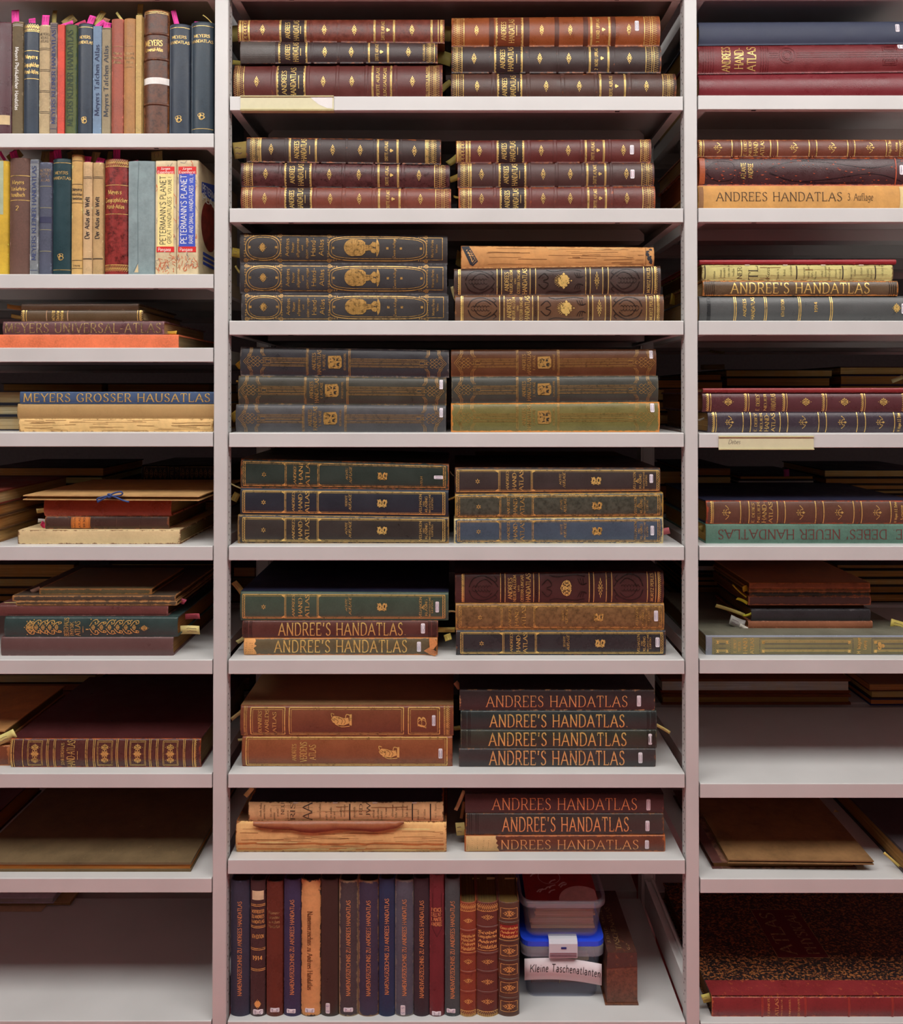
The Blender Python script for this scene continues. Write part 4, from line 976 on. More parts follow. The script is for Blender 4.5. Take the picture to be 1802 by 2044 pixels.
# ---- shelf 8
def newsprint(u0,u1,seed,big=(),bars=()):
    def f(b):
        ink = plain('printing_ink', (58,50,44), .8); rnd = random.Random(seed); T = b.Tpx
        for u,t,h,v0,v1 in big: b.text(t,u-h,u+h,v0,v1,90,'fine',ink,name='newsprint')
        for u in bars: b.cross(u,2.4,.08,.92,b.layer('newsprint',ink))
        u = u0
        while u < u1:
            if not any(abs(u-q[0]) < q[2]+4 for q in big) and not any(abs(u-q) < 5 for q in bars):
                n = rnd.randint(6,11); t = ''.join(rnd.choice('aeinrstulmdho ') for _ in range(n)); v = rnd.uniform(.06,.3)
                b.text(t,u-2,u+2,v,min(.95,v+n*.068),90,'fine',ink,name='newsprint')
            u += rnd.choice((7,9,13))
        b.tears(16, seed, u0-10, u1)
        wp = b.layer('white_paper_strips', plain('pale_strip', (214,200,180), .8))
        for q in range(4): x = (u0-b.x0)+(.18+.22*q)*(u1-u0); b.poly(wp, [(x,.93*T),(x+9,.94*T),(x+10,.99*T),(x,.99*T)])
    return f
def shredded(b):
    T = b.Tpx; rnd = random.Random(11)
    lo = b.layer('lower_paper_layer', cover((176,110,58),'paper',.1,k=1.5)); hi = b.layer('torn_paper_layer', cover((226,180,120),'paper',.1,k=1.4))
    n = 24; pts = [(4+i*(412/n), .36*T+rnd.uniform(-1.2,1.2)) for i in range(n+1)]
    b.put(lo, [(x,.1*T) for x,_ in pts]+pts, [(i,i+n+1,i+n+2,i+1) for i in range(n)])
    for u,w,v in ((511,85,.37),(560,60,.1),(583,75,.13),(670,40,.1),(690,40,.16),(740,120,.1),(512,70,.74),(570,60,.72),(683,70,.72),(760,100,.8)):
        x = b.U(u); b.poly(hi, [(x,v*T),(x+w*.3,(v+.035)*T),(x+w,(v+.02)*T),(x+w*.96,(v-.02)*T),(x+w*.4,(v-.03)*T),(x+3,(v-.025)*T)])
    b.tears(34, 4, 476, 884, .4, .8, (150,100,56)); b.tears(14, 5, 476, 884, .06, .36, (120,66,30))
p8 = pile(CZ[8], [
 ('thick coverless atlas with shredded tan paper spine',470,891,(1638,1640),dict(mat=cover((208,160,104),'paper',.4,(150,84,44),k=1.4,blot=.3),bulge=.12,sb=.02,style=shredded,boardmat=cover((88,62,44),'cloth',.6,(160,96,50),k=1.4))),
 ('book with newsprint-lined spine and dark boards',495,885,(1600,1600),dict(mat=cover((192,156,110),'paper',.5,(110,76,48),k=1.4,blot=.35),bulge=.1,style=newsprint(520,880,5,big=((564,'NEU',3.2,.4,.95),(584,'RIS',4.5,.1,.98),(613,'AA',9.5,.1,.95),(720,'RD',3,.4,.9),(735,'JW',4,.3,.95)),bars=(698,823,859)),
   boardmat=cover((36,36,46),'cloth',.9,(180,104,44),k=1.3))),
], 'left pile, eighth middle-bay shelf', sb=.024)
# the hanging leather flap of the shredded spine
fl = [b for b in p8][0]; m = MB(); xs = [505,520,545,575,600,625,650,675,700,730,745,765,790,806]; lo = [1645,1650,1652,1652,1658,1660,1657,1653,1654,1656,1658,1655,1650,1641]
top = [W(x,1639,fl.ys-.006)-fl.root.location for x in xs]; bot = [W(x,y+3,fl.ys-.0135)-fl.root.location for x,y in zip(xs,lo)]
n = len(xs); th = Vector((0,.0018,0)); m.add(top+bot+[p+th for p in top]+[p+th for p in bot], [(i,i+n,i+n+1,i+1) for i in range(n-1)]+[(i+2*n,i+1+2*n,i+1+3*n,i+3*n) for i in range(n-1)]+[(i,i+1,i+1+2*n,i+2*n) for i in range(n-1)]+[(i+n,i+3*n,i+1+3*n,i+1+n) for i in range(n-1)], True)
m.build('leather_flap', cover((132,78,50),'leather',.5,(190,100,50),k=1.5), fl.root)['label'] = 'curled brown leather flap'
pile(CZ[8], [
 ('red-brown atlas with peeled pale left end',927,1328,(1667,1666),dict(mat=cv((90,50,36),1690,worn=(178,98,48),wear=.85),bulge=.1,style=worn_end(930,992,(200,164,112),bigtitle("NDREES HANDATLAS",1000,1274,.2,.74,'fine','floor_tinted',(1287,1295,.22,.72,(150,60,90)))))),
 ('brown-black scuffed atlas with orange-gilt title',929,1325,(1622,1622),dict(mat=cv((55,46,43),1643,worn=(130,84,50),wear=.5),bulge=.1,style=bigtitle("ANDREE'S HANDATLAS.",1003,1261,.2,.82,'slab','floor_tinted',(1288,1296,.2,.68,(150,60,100)),[933,937,941,950,954]))),
 ('dark burgundy atlas with thin gilt title',928,1325,(1583,1583),dict(mat=cv((62,40,39),1600,worn=(110,66,50),wear=.3),bulge=.1,style=bigtitle("ANDREES HANDATLAS",983,1271,.2,.78,'fine','floor_tinted',(1290,1298,.16,.74,(150,60,90))))),
], 'right pile, eighth middle-bay shelf')

# ---- lowest shelf, upright
NV = 'NAMENVERZEICHNIS ZU ANDREES HANDATLAS'
def nv(uc0=1795, uc1=1985, gd='floor_tinted', st=None, vc=.5):
    def f(b):
        b.text(NV, uc0, uc1, vc-4/b.Tpx, vc+4/b.Tpx, 180, 'slab', gold(gd))
        if st: b.sticker(*st)
    return f
def st_ed(b):
    b.rect('blank_paper_label', plain('cream_label', (224,200,160), .7), 1775, 1793, .12, .88)
    for u in (1802,1845,1889,1930):
        for q in (0,3): b.cross(u+q, 1.2, .03, .97)
    for u,t in ((1813,'WORTREGISTER'),(1823,'ZU ANDREES'),(1833,'HANDATLAS')): b.text(t, u, u+6, .1, .9, 90, 'sansb')
    b.text('6TH EDITION', 1862, 1869, .12, .88, 90, 'sansb'); b.text('1914', 1904, 1912, .16, .8, 90, 'sansb')
    b.fleuron(1999, .5, 10, 7, fat=2.2); b.circle(1999,.5,5); b.sticker(2010,2020,.2,.85,(110,70,130),0)
def st_nm(b):
    for i,t in enumerate(('Namen-','verzeichnis','zu Andrees','Handatlas')): b.text(t, 1815+i*9, 1821+i*9, .14, .8, 90, 'frak', gold('dull'))
    b.sticker(2007,2015,.25,.8,(90,70,120),0)
def st_tn(b): b.text('Namenverzeichnis zu Andrees Handatlas', 1815, 1970, .34, .6, 0, 'serif', plain('brown_print',(96,54,30),.6)); b.sticker(2007,2015,.22,.7,(90,60,120),0)
def st_ind(b):
    for i,t in enumerate(('INDICE','DELL\'AT-','LANTE','ANDREE')): b.text(t, 1809+i*9.5, 1816+i*9.5, .12, .84, 90, 'sansb', gold('floor_tinted'))
    e = b.layer('blind_tooling', cover((60,16,20),'leather',0,None,.3,.3,1.0)); T = b.Tpx
    for r in (1,-1): b.strip(e, [(b.U(1780),(.5+.3*r)*T),(b.U(1850),(.5+.3*r)*T),(b.U(1866),.5*T)], .9)
    b.sticker(2014,2022,.16,.78,(90,60,100),0)
def st_old(rows, d, bands, sty='frak', ends=True, cart=False):
    def f(b):
        if cart: b.rect('title_panel', cv((120,26,22),1900,wear=.1), 1842, 1868, .06, .94)
        for a in bands: b.band(a, a+5, 1.4)
        if ends: b.gilt(b.y0+2, b.y0+17, False); b.gilt(2012, 2028, True)
        for u in d:
            if cart: b.frame(u-10,u+10,.1,.9,.9); b.fleuron(u,.5,8,b.Tpx*.32,fat=1.3)
            else: b.fleuron(u,.5,6,b.Tpx*.3)
        for u,t,h in rows: b.text(t, u-h, u+h, .08, .92, 90, sty)
        for u in (rows[0][0]-9, rows[-1][0]+8): b.cross(u, .9)
    return f
WP = 'from left, lowest middle-bay shelf'
pc = (70,48,34)
up = row(CZ[9], [
 ('blue-grey cloth index volume',459,498,1755,dict(mat=cv((48,50,66),1900,'cloth',wear=.2),page=pc,style=nv(1795,1982))),
 ('black-brown leather index with gilt date',499,530,1755,dict(mat=cv((52,36,36),1900,wear=.2,rough=.3),page=pc,style=st_ed)),
 ('plain red-brown index with faint title',531,565,1757,dict(mat=cv((88,42,30),1900,'glossy',wear=.1),page=pc,style=st_nm)),
 ('violet-navy cloth index volume',566,600,1753,dict(mat=cv((52,48,76),1900,'cloth',wear=.2),page=pc,style=nv(1792,1980,st=(2009,2017,.18,.72,(110,80,160),0)))),
 ('tan paper-wrapped index with chipped foot',600,640,1753,dict(mat=cv((188,138,88),1900,'paper',wear=.5,worn=(60,50,46)),page=pc,style=st_tn)),
 ('blackish pebble-grained index without title',640,676,1753,dict(mat=cv((44,33,27),1900,wear=.1,rough=.35),page=pc,style=lambda b: b.sticker(1997,2017,.28,.52,(110,80,160),90))),
 ('grey-brown cloth index with frayed edges',676,714.5,1755,dict(mat=cv((64,57,59),1900,'cloth',wear=.8,worn=(160,140,110)),page=pc,style=nv(1793,1982,st=(2006,2014,.25,.75,(110,70,150),0)))),
 ('violet-grey cloth index with rubbed edges',714.5,756,1755,dict(mat=cv((54,50,68),1900,'cloth',wear=.7,worn=(150,120,90)),page=pc,style=nv(1793,1982))),
 ('bright navy cloth index volume',756,788,1752,dict(mat=cv((36,48,76),1900,'cloth',wear=.1),page=pc,style=nv(1790,1980))),
 ('scuffed slate cloth index with slanted sticker',788,826,1754,dict(mat=cv((74,77,88),1900,'cloth',wear=.7,worn=(130,126,120)),page=pc,style=nv(1791,1982,st=(2001,2020,.3,.55,(60,60,140),90)))),
 ('dark aubergine cloth index volume',826,857,1751,dict(mat=cv((50,40,46),1900,'cloth',wear=.1),page=pc,style=nv(1794,1987))),
 ('tall deep-red leather index with stamped arrow',857,887,1744,dict(mat=cv((92,30,36),1900,wear=.2,rough=.35),page=pc,style=st_ind)),
 ('thin green-slate cloth index volume',888,918,1752,dict(mat=cv((62,70,72),1900,'cloth',wear=.2),page=pc,style=nv(1795,1988,st=(2009,2017,.1,.7,(110,80,160),0)))),
], WP, sb=.012, depth=.26)
up2 = row(CZ[9], [
 ('bright russet leather index with gilt fleurons',918,951,1799,dict(mat=cv((118,54,34),1900,worn=(150,80,44)),page=(120,100,60),style=st_old(((1864,'Geographisches',3),(1872,'Handbuch',3),(1880,'Andrees',3),(1889,'Handatlas',3.6)),(1834,1915,1953,1994),(1852,1897,1934,1973)))),
 ('wide dark-red leather index with gilt fleurons',951,995,1798,dict(mat=cv((86,44,36),1900,worn=(130,70,44)),page=(120,100,60),style=st_old(((1856,'Scobel',3),(1864,'Geographisches',3),(1874,'Andrees',3),(1884,'Handatlas',3.8)),(1826,1914,1954,1993),(1844,1896,1932,1973)))),
 ('dark brown index with gilt cartouches',995,1037,1798,dict(mat=cv((74,50,38),1900,worn=(120,76,44)),page=(120,100,60),style=st_old(((1848,'Geographisches',2.6),(1856,'Andree\'s',2.6),(1864,'Handatlas',3)),(1819,1893,1930,1966,2003),(1835,1872,1911,1948,1985),cart=True,ends=False))),
], WP.replace('from left','in leather trio'), sb=.012, depth=.22)
# ------------------------------------------------------------------ left bay
INK = plain('dark_print', (52,46,46), .7); WHT = plain('white_foil', (226,222,214), .5); BLU = plain('blue_print', (62,74,116), .7)
def tt(*rows):   # horizontal title lines: (text, y centre, half height, v0, v1, style, material)
    def f(b):
        for t,y,h,v0,v1,sty,mat in rows: b.text(t, y-h, y+h, v0, v1, 90, sty, mat)
    return f
def seq(*fs):
    def f(b):
        for q in fs: q(b)
    return f
def rules(ys, w=1.0, mat=None, v0=.03, v1=.97):
    def f(b):
        mb = b.layer('rules', mat or b.gold)
        for y in ys: b.cross(y, w, v0, v1, mb)
    return f
def upt(t, y0, y1, v0, v1, sty, mat, rot=180, **k): return lambda b: b.text(t, y0, y1, v0, v1, rot, sty, mat, **k)
def monog(y):
    def f(b):
        b.circle(y-2,.42,3.2,.8); b.circle(y+2.4,.5,4.6,.9); b.text('B', y-6, y+5, .42, .64, 90, 'fine')
    return f
MH = lambda y: tt(('MEYERS', y, 2.8, .14, .84, 'serif', GOLD), ('HANDATLAS', y+10.5, 2.8, .04, .96, 'serif', GOLD))
gd = gold('dull')
DB = cv((56,66,80),150,'glossy',wear=.2,rough=.36)
WA = 'from left, first left-bay shelf'
rowA = row(LZ[1], [
 ('maroon grained leather volume with torn paper label',-12,23,46,dict(mat=cv((82,36,46),150,rough=.3),depth=.3,style=lambda b: b.rect('torn_label', cover((216,190,146),'paper',.3,k=1), 233, 252, .3, .9))),
 ('olive-brown volume with white blackletter title',23,45.5,44,dict(mat=cv((118,102,76),150,'paper',wear=.3),style=seq(rules((50,53),.8,WHT),upt('Meyers Phyſikaliſcher Handatlas',96,222,.34,.66,'frak',WHT,0)))),
 ('dark blue volume with gilt bands and decorated head',45.5,77,48,dict(mat=DB,bulge=.18,style=seq(rules((104,160,65)),lambda b: b.gilt(50,63),tt(('Meyers',116,4,.12,.9,'frak',GOLD),('Geographiſcher',132,4,.03,.97,'frak',GOLD),('Hand-Atlas',146,4,.06,.94,'frak',GOLD))))),
 ('cream cloth volume with black double rules',77,100,51,dict(mat=cv((198,174,134),150,'cloth'),style=seq(rules((98,101,141,144,183,186,225,228),.7,INK),tt(('MEYERS',70,2.4,.08,.92,'serif',INK),('VOLKS',77,2.4,.16,.84,'serif',INK),('ATLAS',84,2.4,.16,.84,'serif',INK))))),
 ('narrow grey-brown volume with blue vertical title',100,114.5,45,dict(mat=cv((134,118,108),150,'cloth'),bulge=.05,style=seq(upt('MEYERS KLEINER HANDATLAS',60,248,.24,.76,'bold',BLU),rules((50,53,57,258),.7,BLU)))),
 ('thin coral-red pamphlet without lettering',115,129,49,dict(mat=cv((226,88,72),150,'cloth',wear=.1),bulge=.05)),
 ('moss-green volume with frayed right edge',129,153,50,dict(mat=cv((98,108,62),150,'cloth',wear=.6,worn=(60,80,66)),style=upt('MEYERS KLEINER HANDATLAS',62,254,.22,.7,'bold',plain('green_print',(58,72,56),.7)))),
 ('dark blue volume with gilt monogram, beside light blue',153,185,49,dict(mat=DB,bulge=.2,style=seq(MH(77),rules((57,),.8),monog(243)))),
 ('light blue cloth pocket volume',185.5,203,52,dict(mat=cv((126,150,176),150,'cloth',wear=.15),bulge=.05,style=upt('Meyers Taſchen Atlas',90,232,.22,.74,'bold',plain('navy_print',(56,64,92),.7)))),
 ('khaki cloth pocket volume',203.5,221,55,dict(mat=cv((164,148,118),150,'cloth',wear=.15),bulge=.05,style=seq(rules((57.5,),.9,INK),upt('Meyers Taſchen Atlas',92,234,.22,.74,'bold',plain('grey_print',(70,72,78),.7))))),
 ('reddish-brown volume with faint gilt title',221.5,246,39,dict(mat=cv((168,88,68),150,'leather',wear=.3,rough=.5),style=seq(rules((95,128),.7,gd),tt(('Meyers',108,3,.14,.86,'frak',gd),('Physischer',117,3,.06,.94,'frak',gd),('Atlas',126,3,.2,.8,'frak',gd))))),
 ('ochre-brown volume with faint gilt title',246.5,270.5,38,dict(mat=cv((184,130,74),150,'leather',wear=.2,rough=.5),style=seq(rules((94,136),.7,gd),tt(('Meyers',108,3,.14,.86,'frak',gd),('Geographie',117,3,.06,.94,'frak',gd),('Atlas',126,3,.2,.8,'frak',gd))))),
 ('thin straw-coloured pamphlet',271,283,30,dict(mat=cv((208,174,110),150,'cloth',wear=.2),bulge=.05)),
 ('tall worn brown leather atlas tied with white tape',284,335,24,dict(mat=cv((98,58,40),150,worn=(150,96,58),wear=.7,blot=.8),depth=.3,bulge=.2,style=seq(lambda b: [b.band(y,y+6,2.2) for y in (69,120,210)],rules((28,31),.8),
    tt(('MEYERS',91,5.5,.08,.78,'bold',GOLD),('Universal-Atlas.',104,3.6,.1,.82,'frak',GOLD)),lambda b: b.rect('white_tape', plain('white_tape',(236,232,228),.7), 160, 173, 0, 1)))),
 ('dark blue volume with gilt monogram, beside brown leather',336,378,51,dict(mat=DB,bulge=.2,style=seq(MH(78),rules((59,),.8),monog(242)))),
 ('dark blue volume with gilt monogram, beside the upright',379,425.5,47,dict(mat=cv((54,68,80),150,'glossy',wear=.2,rough=.36),bulge=.2,style=seq(MH(76),rules((56,262),.8),monog(237)))),
], WA)
def mapprint(red, band):
    """dust jacket printed with map lines and colour blocks"""
    def f(b):
        rnd = random.Random(red); T = b.Tpx; ln = b.layer('map_lines', plain('map_ink',(96,96,120),.7)); rd = b.layer('map_relief', plain('map_red',(206,106,66),.7))
        for i in range(34):
            x, y = rnd.uniform(2,222), rnd.uniform(2,T-2); pts = [(x,y)]
            for k in range(5): x += rnd.uniform(-7,9); y += rnd.uniform(-5,5); pts.append((min(max(x,1),225),min(max(y,1),T-1)))
            b.strip(ln if i%3 else rd, catmull(pts,2), .55 if i%3 else .9)
        for i in range(22):
            x, y = rnd.uniform(196,224), rnd.uniform(2,T-2); b.strip(rd, [(x,y),(x+rnd.uniform(-6,6),y+rnd.uniform(-5,5)),(x+rnd.uniform(-8,8),y+rnd.uniform(-5,5))], 1.0)
        b.rect('title_block', band, 347, 493, .1, .86)
        rm = plain('red_block',(216,40,38),.5); wt = plain('white_print',(244,240,232),.5)
        b.rect('author_block', rm, 333, 348, .06, .9); b.rect('publisher_block', rm, 493, 504, .06, .9)
        b.text('Jürgen',334.5,339.5,.26,.7,90,'sans',wt,name='white_lettering'); b.text('Espenhorst',341.5,346.5,.1,.86,90,'sans',wt,name='white_lettering'); b.text('Pangaea',495.5,502,.14,.74,90,'sans',wt,name='white_lettering')
    return f
YB = plain('cream_block',(240,222,150),.5); BB = plain('blue_block',(62,86,190),.5); BK = plain('black_print',(34,30,32),.6); WT2 = plain('white_print',(244,240,232),.5)
MP = cv((226,206,166),430,'paper',wear=.05,rough=.4)
WBB = 'from left, second left-bay shelf'
rowB = row(LZ[2], [
 ('yellow and sage paper volume cut by the frame',-24,15,322,dict(mat=cv((216,178,60),430,'paper',wear=.2),depth=.3,style=lambda b: b.rect('sage_panel', plain('sage_paper',(166,178,150),.7), 323, 430, .0, .78))),
 ('brown cloth volume numbered two in gilt',16,60,317,dict(mat=cv((108,78,68),430,'cloth'),bulge=.18,style=seq(rules((353,402),1.3),tt(('Meyers',366,4,.16,.72,'frak',GOLD),('Verkehrs-',379,4,.1,.82,'frak',GOLD),('handbuch',391,4,.12,.76,'frak',GOLD),('2',418,4.5,.36,.5,'serif',GOLD))))),
 ('narrow silver-grey volume with blue vertical title',60,77,318,dict(mat=cv((128,132,136),430,'cloth'),bulge=.05,style=seq(upt('MEYERS KLEINER HANDATLAS',332,520,.24,.74,'bold',BLU),rules((322,325,540),.7,BLU)))),
 ('slate-blue banded volume with rubbed gilt title',77,102.5,325,dict(mat=cv((84,88,106),430,'cloth',wear=.3),style=seq(rules((373,416,460,503),1.1,plain('green_gilt',(150,146,112),.5)),lambda b: b.rect('dark_band', plain('indigo_band',(52,54,82),.6), 434, 446, .02, .98),
    tt(('MEYERS',341,2.6,.06,.94,'serif',gd),('KLEINER',348,2.2,.06,.94,'serif',gd),('WELT',354,2.4,.2,.8,'serif',gd),('ATLAS',361,2.4,.16,.84,'serif',gd))))),
 ('dark teal volume with gilt monogram',103,141,318,dict(mat=cv((42,66,72),430,'glossy',wear=.2,rough=.36),bulge=.18,style=seq(MH(347),rules((327,541),.9),monog(515)))),
 ('tall straw-coloured volume with black ruled title',142,164.5,309,dict(mat=cv((208,168,104),430,'paper',wear=.2),style=seq(rules((322,369,406,521,537),.8,INK),tt(('Meyers',379,3.2,.08,.92,'frak',INK),('Hiſtoriſcher',389,2.6,.04,.96,'frak',INK),('Handatlas',397,2.6,.06,.94,'frak',INK),('Leipzig',531,2,.2,.8,'serif',INK))))),
 ('pinkish-tan volume with vertical blackletter title',165,184,324,dict(mat=cv((208,174,130),430,'cloth',wear=.15),style=seq(rules((354,357,517,518.5),.8,INK),upt('Der Atlas der Welt',394,478,.24,.72,'frak',INK)))),
 ('darker tan volume with vertical blackletter title',184.5,205.5,325,dict(mat=cv((192,158,110),430,'cloth',wear=.15),style=seq(rules((354,357,517,518.5),.8,INK),upt('Der Atlas der Welt',394,478,.26,.66,'frak',INK)))),
 ('blood-red marbled leather atlas with gilt ends',206,255,319,dict(mat=cv((128,38,34),430,wear=.3,worn=(70,24,26),blot=.9,rough=.35),bulge=.18,style=seq(lambda b: (b.gilt(321,335),b.gilt(531,545,True)),rules((372,430),1.0),
    tt(('Meyers',386,4.4,.18,.74,'frak',GOLD),('Geographiſcher',402,4.2,.05,.95,'frak',GOLD),('Hand-Atlas',415,4,.12,.84,'frak',GOLD))))),
 ('book wrapped in creased grey-blue paper, slit at foot',255.5,309.5,322,dict(mat=cv((142,160,162),430,'paper',wear=.05),bulge=.06,style=lambda b: (b.strip(b.layer('paper_folds',plain('fold_line',(106,124,128),.7)),[(2,b.Tpx*.4),(60,b.Tpx*.36),(205,b.Tpx*.38)],.9),
    b.strip(b.layer('paper_folds',None),[(204,b.Tpx*.38),(222,b.Tpx*.2)],1.2),b.poly(b.layer('exposed_page',plain('page_cream',(216,192,148),.8)),[(206,b.Tpx*.38),(223,b.Tpx*.24),(223,b.Tpx*.4)])))),
 ('map-printed paperback with cream title block',310,352.5,321,dict(mat=MP,bulge=.04,depth=.3,style=seq(mapprint(4,YB),upt("PETERMANN'S PLANET",352,489,.22,.5,'sans',BK),upt('GREAT HANDATLASES',394,487,.58,.76,'sans',BK),upt('VOLUME I',354,388,.6,.76,'sans',BK)))),
 ('map-printed paperback with blue title block',353,396,320,dict(mat=MP,bulge=.04,depth=.3,style=seq(mapprint(9,BB),upt("PETERMANN'S PLANET",350,487,.18,.46,'sans',WT2),upt('RARE AND SMALL HANDATLASES',371,487,.58,.76,'sans',WT2),upt('VOL. II',348,366,.6,.76,'sans',WT2)))),
], WBB)
# ---- third to eighth shelves of the left bay
ge = lambda u0,u1: (lambda b: (b.gilt(*u0), b.gilt(*u1, True)))
pile(LZ[3], [
 ('flat orange cloth book with long plain spine',-20,356,(668,668),dict(mat=cv((228,118,78),680,'cloth',wear=.05),bulge=.04,page=(150,130,96))),
 ('purple-brown grained atlas with large dull title',5,327,(642,641),dict(mat=cv((104,68,70),655,wear=.3,rough=.36),bulge=.08,depth=.28,style=bigtitle('MEYERS UNIVERSAL-ATLAS',10,321,.14,.84,'serif','dull'))),
 ('brown atlas with gilt spine ends',41,285,(619,619),dict(mat=cv((92,72,50),630,wear=.2),bulge=.1,depth=.24,style=seq(ge((43,53),(274,284)),lambda b: (b.cross(93,2,.03,.97,b.layer('pale_rule',plain('pale_rule',(176,138,104),.6))),b.cross(135,2,.03,.97,b.layer('pale_rule',None)),
     b.text('MEYERS',104,109,.06,.94,90,'frak'),b.text('Deutscher',112,118,.06,.94,90,'frak'),b.text('Handatlas',120,126,.06,.94,90,'frak'))))),
 ('thin dark brown plain book',42,276,(607,606),dict(mat=cv((86,64,46),612,wear=.2),bulge=.1,depth=.23)),
], 'pile, third left-bay shelf', sb=.03)
pile(LZ[4], [
 ('damaged book with bare tan spine paper',37,425,(836,836),dict(mat=cover((214,176,118),'paper',.4,(150,110,64),k=1.2,blot=.3),bulge=.1,boardmat=cover((186,150,100),'paper',.4,k=1.1),
   style=lambda b: b.tears(30, 6, 42, 420, .08, .92, (140,100,58)))),
 ('beige linen atlas without title',34,432,(806,806),dict(mat=cv((178,144,94),820,'cloth',wear=.1,blot=.15),bulge=.09)),
 ('blue cloth atlas with large gilt title',39,432,(782,782),dict(mat=cv((66,86,118),795,'cloth',wear=.1),bulge=.06,style=bigtitle('MEYERS GROSSER HAUSATLAS',47,419,.16,.84,'serif','bright'))),
], 'pile, fourth left-bay shelf')
cz = LZ[4]
for i,(x1,h,c,p) in enumerate(((58,.034,(36,34,44),(196,176,136)),(60,.026,(30,32,44),(206,192,154)),(64,.03,(34,34,46),(196,180,140)))):
    flatbook(f'thick cream-paged book, {("bottom","middle","top")[i]} of pile at left edge, fourth left-bay shelf', -150, x1, cz, h, .075, .26, cover(c,'cloth',.1), p, py=830); cz += h+.0006
# fifth shelf
b5 = pile(LZ[5], [
 ('large cream vellum book with rubbed corners',35,360,(1058,1058),dict(mat=cv((204,180,136),1070,'paper',wear=.5,worn=(120,84,56),blot=.2),bulge=.05,depth=.34,page=(150,130,92),sb=.02)),
 ('dark brown leather book with orange title label',89,337,(1030,1030),dict(mat=cv((74,53,46),1043,wear=.5,worn=(140,88,60),rough=.32),bulge=.13,depth=.26,page=(120,98,66),sb=.03,style=lambda b: (b.rect('orange_title_label', plain('orange_leather',(214,126,56),.5), 142, 180, .08, .94),
    [b.band(u,u+4,1.0) for u in (134,182,230,277)], [b.text(t,u-2,u+2,.12,.88,90,'slab',BK) for u,t in ((149,'KARTEN'),(159,'ATLAS'),(168,'1830'))], [b.cross(u,.8,.08,.94,b.layer('label_tooling',BK)) for u in (144,178)]))),
 ('red-brown leather book with wrinkled plain spine',87,341,(997,998),dict(mat=cv((152,74,48),1012,wear=.3,rough=.3),bulge=.13,depth=.26,page=(150,120,76),sb=.03)),
], 'pile, fifth left-bay shelf')
zf = b5[-1].zt[0]+.002
fo = thing('portfolio_folder', 'thin tan cardboard portfolio tied with blue ribbon, fifth left-bay shelf', 'folder', (W(46,990,.012).x, .012, zf), math.radians(-2))
Lf = W(402,990,.012).x-W(46,990,.012).x; fm = cover((176,138,90),'paper',.6,(206,160,100),k=1.2)
for zz, nm in ((0,'lower_flap'),(.0085,'upper_flap')):
    m = MB(); m.box(0,Lf,0,.31,zz,zz+.0022); m.wear = [.15]*8; m.build(nm, fm, fo)
m = MB(); m.box(.006,Lf-.006,.004,.3,.0024,.0083); m.build('loose_sheets', pages((120,92,62)), fo)
rbm = plain('blue_ribbon', (38,62,112), .6, k=1.3); c = W(222,988,.008)-Vector((W(46,990,.012).x, .012, zf))
cx, cy, cz2 = c.x, -.006, .011
def loop(pts, nm, r=.0019):
    m = MB(); m.tube([(cx+a*.0011, cy-o*.001, cz2+b*.0011) for a,b,o in [(p+(0,))[:3] for p in catmull(pts,4)]], r, 6); m.build(nm, rbm, fo)
loop([(0,0),(12,6),(24,8),(26,3),(14,0),(0,0)],'bow_loop'); loop([(0,0),(-12,-2),(-24,-6),(-22,-10),(-8,-4),(0,0)],'bow_loop')
loop([(0,1),(14,-3),(28,-9),(40,-12)],'ribbon_end'); loop([(0,0),(-12,-6),(-24,-13)],'ribbon_end'); loop([(-3,2),(0,3),(4,0),(0,-3),(-3,0)],'knot',.0026)
cz = LZ[5]
for i,(x1,h,c,p) in enumerate(((-6,.028,(150,110,66),(206,164,104)),(-2,.03,(120,84,52),(190,140,84)),(-3,.027,(96,66,42),(176,124,72)),(-2,.03,(110,48,36),(190,160,112)))):
    flatbook(f'tan-paged old book, {("bottom of","third in","second in","top of")[i]} pile cut by left edge, fifth left-bay shelf', -200, x1, cz, h, .03, .30, cover(c,'cloth',.3), p, py=1020, pagefine=.6); cz += h+.0006
# sixth shelf
def st_ber(b):
    T = b.Tpx
    def orn(u0,u1,n,seed):
        rnd = random.Random(seed)
        for i in range(n):
            u = u0+(u1-u0)*(i+.5)/n
            for r in (1,-1):
                k = rnd.uniform(.75,1.1); b.scroll([(u-7,.5+.06*r),(u,.5+.3*r*k),(u+8,.5+.34*r*k),(u+9,.5+.2*r),(u+3,.5+.16*r)],1.5,b.G()); b.circle(u+4,.5+.24*r,1.5,n=7); b.circle(u-5,.5+.36*r*k,1.2,n=7)
            b.fleuron(u,.5,5,T*.16)
    orn(52,120,5,1); orn(178,276,6,2); b.fleuron(288,.46,10,6); b.fleuron(60,.5,12,T*.36,fat=1.4)
    b.text('BERGHAUS',128,137,.04,.96,90,'serif'); b.text('PHYSIK.',140,147,.08,.8,90,'serif'); b.text('ATLAS',150,160,.06,.8,90,'serif'); b.text('I',172,177,.36,.44,90,'serif'); b.cross(166,1,.24,.56)
